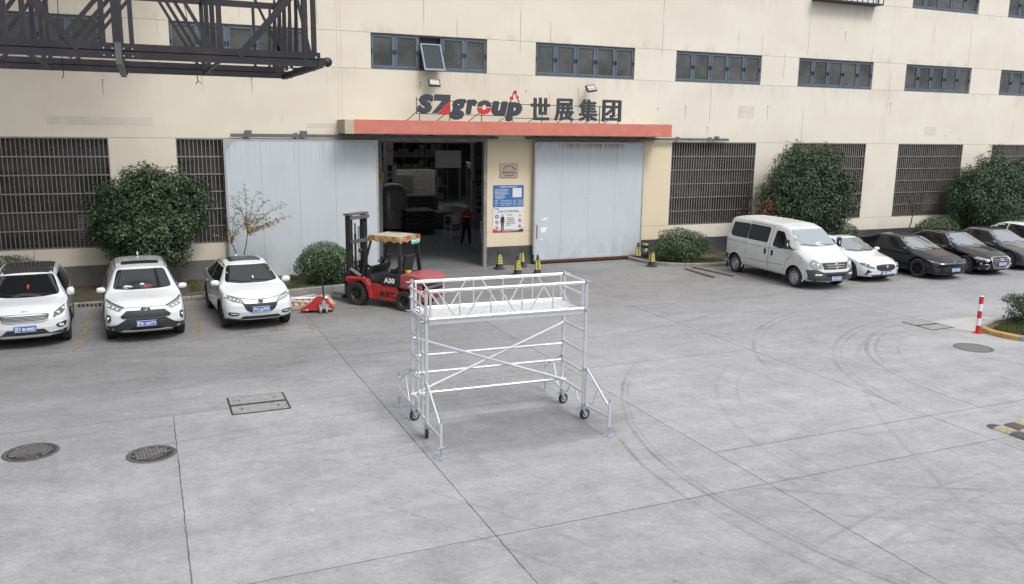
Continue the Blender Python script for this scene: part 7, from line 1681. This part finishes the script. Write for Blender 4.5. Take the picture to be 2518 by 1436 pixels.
def column(x, y, lab, txt, wdt=.5, z0=.9):
    t_ = thing('warehouse_column', lab, 'column', (x, y, .01), 0, 'columns inside the warehouse'); b = MB(); b.bx(-wdt/2, wdt/2, -wdt/2, wdt/2, 0, 8.4); b.build('shaft', mat('pale_column_paint', (.40, .40, .38), .8, noise=.1), t_)
    yy = -wdt/2
    if txt:
        b = MB(); b.bx(-.36, .36, yy-.06, yy-.03, z0, z0+1.75); bn = b.build('banner', mat('white_banner', (.55, .55, .54), .6), t_)
        for k, ch in enumerate(txt): text_mesh('character', ch, .30, M_txt, bn, loc=(0, yy-.062, z0+1.52-k*.335), bold=.01)
        b = MB(); b.bx(-.2, .2, yy-.064, yy-.06, z0+1.68, z0+1.72); b.build('banner_heading', M_txt, bn)
    b = MB(); b.lathe([(.11, -.004), (.13, -.004), (.13, 0), (.11, 0), (.11, -.004)], (0, yy-.002, 3.95), 'y', 20, sm=False); b.beam((-.08, yy-.006, 4.03), (.08, yy-.006, 3.87), .02, .003, up=(0, 1, 0)); b.bx(-.14, .14, yy-.004, yy, 3.70, 3.76); b.build('no_smoking_sign', M_redp, t_)
    b = MB(); b.bx(-.10, .10, yy-.08, yy, 2.75, 2.95); b.build('fire_box', M_dkbox, t_)
column(15.43, 39.9, 'pale column with a white vertical banner at the right of the warehouse', '提货问询处', z0=.72); column(12.55, 46.2, 'pale column with a small white banner at the left of the warehouse', '临时停', .44, 1.2); column(8.2, 32.3, 'column right behind the left gate jamb with a red no smoking sign', '', .5)
t_ = thing('wall_sign', 'small orange sign behind the left gate jamb', 'sign', (8.28, 31.95, 3.0)); b = MB(); b.bx(-.2, .2, -.02, 0, 0, .32); b.build('plate', mat('orange_sign', (.5, .3, .03), .6), t_); b = MB(); b.bx(-.15, .15, -.025, -.021, .1, .14); b.bx(-.12, .12, -.025, -.021, .2, .24); b.build('print', M_txt, t_)
t_ = thing('white_partition', 'white board partition far back in the warehouse', 'partition', (19.5, 56, .01)); b = MB(); b.bx(-.95, .95, -.05, .05, 2.3, 3.5); b.build('board', mat('white_board', (.5, .5, .48), .7), t_); b = MB()
for xx in (-.85, .85): b.bx(xx-.05, xx+.05, -.05, .05, 0, 2.3)
b.build('legs', M_rackw, t_)
t_ = thing('roof_brace', 'dark V shaped steel brace under the warehouse roof', 'brace', (14.6, 52, 5.0)); b = MB(); b.beam((-1.6, 0, -.2), (0, 0, 1.6), .3); b.beam((1.6, 0, -.2), (0, 0, 1.6), .3); b.build('steelwork', M_dkbox, t_)
t_ = thing('wheeled_frame', 'white tubular trolley beside the worker', 'trolley', (12.9, 36.6, .01), R_(20))
b = MB()
for xx in (0, .7):
    for yy in (0, .5): b.tube((xx, yy, 0), (xx, yy, 1.0), .02, 6)
for z_ in (.5, 1.0):
    b.tube((0, 0, z_), (.7, 0, z_), .02, 6); b.tube((0, .5, z_), (.7, .5, z_), .02, 6); b.tube((0, 0, z_), (0, .5, z_), .02, 6); b.tube((.7, 0, z_), (.7, .5, z_), .02, 6)
b.tube((.7, 0, 1.0), (.75, 0, 1.9), .018, 6); b.build('frame', M_white, t_); b = MB(); b.bx(.1, .6, .05, .45, .3, .6); b.build('box', M_stk, t_)
t_ = thing('leaning_ladder', 'grey metal ladder frame leaning inside the right gate jamb', 'ladder', (11.72, 29.55, .01), R_(58))
b = MB(); b.tube((0, 0, 0), (0, .12, 1.55), .02, 6); b.tube((.38, 0, 0), (.38, .12, 1.55), .02, 6)
for k in range(5): z_ = .15+k*.33; b.tube((0, .012+.026*k, z_), (.38, .012+.026*k, z_), .016, 6)
b.build('frame', M_al, t_)

# ------------------------------------------------------------------ worker inside the gate
M_jk = mat('dark_work_jacket', (.010, .011, .016), .85); M_jr = mat('red_jacket_yoke', (.42, .02, .025), .8); M_skin = mat('skin', (.30, .17, .11), .6); M_hat = mat('yellow_hard_hat', (.75, .50, .03), .35); M_shoe = mat('tan_work_shoes', (.16, .10, .05), .7); M_refl = mat('reflective_tape', (.75, .76, .78), .4)
pw = thing('person', 'standing in a yellow hard hat, red and black jacket and dark trousers', 'person', (12.68, 34.0, .01), R_(-12))
def skin_fig(name, verts, edges, radii, m_, root=0, parent=pw, sub=2):
    me = bpy.data.meshes.new(name); me.from_pydata(verts, edges, []); o = bpy.data.objects.new(name, me); col.objects.link(o); o.parent = parent
    sk = o.modifiers.new('skin', 'SKIN'); sk.use_smooth_shade = True
    for i, r in enumerate(radii): me.skin_vertices[0].data[i].radius = (r[0]*1.12, r[1]*1.12)
    me.skin_vertices[0].data[root].use_root = True; s2 = o.modifiers.new('sub', 'SUBSURF'); s2.levels = sub; s2.render_levels = sub
    dg = bpy.context.evaluated_depsgraph_get(); m2 = bpy.data.meshes.new_from_object(o.evaluated_get(dg)); o.modifiers.clear(); m2.name = name; o.data = m2; m2.materials.clear(); m2.materials.append(m_)
    for p in m2.polygons: p.use_smooth = True
    return o
# body: pelvis, legs apart, arms hanging; faces -y turned to its right
B = [(0, 0, .88), (0, -.005, 1.08), (0, 0, 1.28), (0, .0, 1.40), (0, -.01, 1.50),
     (.10, 0, .82), (.13, .0, .46), (.16, .02, .09), (.17, -.11, .05), (-.10, 0, .82), (-.15, -.03, .46), (-.22, -.02, .09), (-.25, -.14, .05),
     (.19, .0, 1.37), (.25, .02, 1.10), (.24, -.05, .86), (-.19, .0, 1.37), (-.24, .02, 1.10), (-.23, -.02, .86)]
E_ = [(0, 1), (1, 2), (2, 3), (3, 4), (0, 5), (5, 6), (6, 7), (7, 8), (0, 9), (9, 10), (10, 11), (11, 12), (3, 13), (13, 14), (14, 15), (3, 16), (16, 17), (17, 18)]
RR = [(.15, .11), (.145, .10), (.165, .11), (.12, .09), (.05, .05), (.095, .095), (.068, .068), (.05, .05), (.04, .04), (.095, .095), (.068, .068), (.05, .05), (.04, .04), (.07, .07), (.052, .052), (.036, .036), (.07, .07), (.052, .052), (.036, .036)]
body = skin_fig('body', B, E_, RR, M_jk)
me = body.data
for m_ in (M_jr, M_shoe, M_skin): me.materials.append(m_)
for p in me.polygons:
    c_ = p.center
    if c_.z > 1.47: p.material_index = 3
    elif c_.z > 1.26 or (abs(c_.x) > .19 and c_.z > .93): p.material_index = 1
    elif c_.z < .10: p.material_index = 2
b = MB(); b.path([(.17, -.08, 1.27), (.12, -.125, 1.255), (.06, -.14, 1.25), (.015, -.14, 1.25)], .014, 6); b.path([(-.17, -.08, 1.27), (-.12, -.125, 1.255), (-.06, -.14, 1.25), (-.015, -.14, 1.25)], .014, 6); b.build('reflective_band', M_refl, body)
b = MB()
for s_ in (-1, 1):      # palms with five fingers
    hx, hy = (.24, -.055) if s_ > 0 else (-.23, -.025); b.bx(hx-.018, hx+.018, hy-.04, hy+.04, .765, .86)
    for k in range(4): L_ = (.06, .075, .07, .055)[k]; yy = hy-.032+.021*k; b.tube((hx, yy, .77), (hx-s_*.012, yy, .77-L_*.6), .010, 6); b.tube((hx-s_*.012, yy, .77-L_*.6), (hx-s_*.03, yy, .77-L_), .009, 6)
    b.tube((hx, hy-.04, .83), (hx-s_*.02, hy-.075, .78), .011, 6)
b.build('hands', M_skin, body)
b = MB(); b.lathe([(0, -.13), (.035, -.125), (.065, -.09), (.075, -.03), (.08, .03), (.075, .08), (.05, .12), (0, .13)], (0, 0, 0), n=20)
b.v = [(x*.95, y*1.12-(.01 if y < 0 else 0), z+1.60) for x, y, z in b.v]; b.add([(-.012, -.09, 1.585), (.012, -.09, 1.585), (0, -.115, 1.575), (0, -.088, 1.62)], [(0, 1, 2), (1, 3, 2), (3, 0, 2)])
for s_ in (-1, 1): b.lathe([(0, -.01), (.02, -.01), (.024, .005), (0, .01)], (s_*.078, 0, 1.60), 'x', 10)
hd_ = b.build('head', M_skin, pw)
b = MB()
for s_ in (-1, 1): b.bx(s_*.03-.012, s_*.03+.012, -.089, -.084, 1.603, 1.612)
b.bx(-.02, .02, -.089, -.085, 1.535, 1.542); b.build('facial_features', M_txt, hd_); b = MB(); b.lathe([(.079, -.02), (.083, .04), (.07, .08)], (0, .012, 1.60), n=20, a0=.1*PI, a1=.9*PI); b.build('hair', M_txt, hd_)
b = MB(); b.lathe([(.118, 0), (.112, .02), (.108, .06), (.085, .11), (.04, .135), (0, .14)], (0, .005, 1.63), n=24); b.v = [(x, y*1.15, z) for x, y, z in b.v]; b.add([(-.08, -.11, 1.64), (-.05, -.18, 1.625), (.05, -.18, 1.625), (.08, -.11, 1.64), (0, -.13, 1.66)], [(0, 1, 4), (1, 2, 4), (2, 3, 4)]); b.bx(-.012, .012, -.12, .12, 1.745, 1.775); b.build('hard_hat', M_hat, pw)
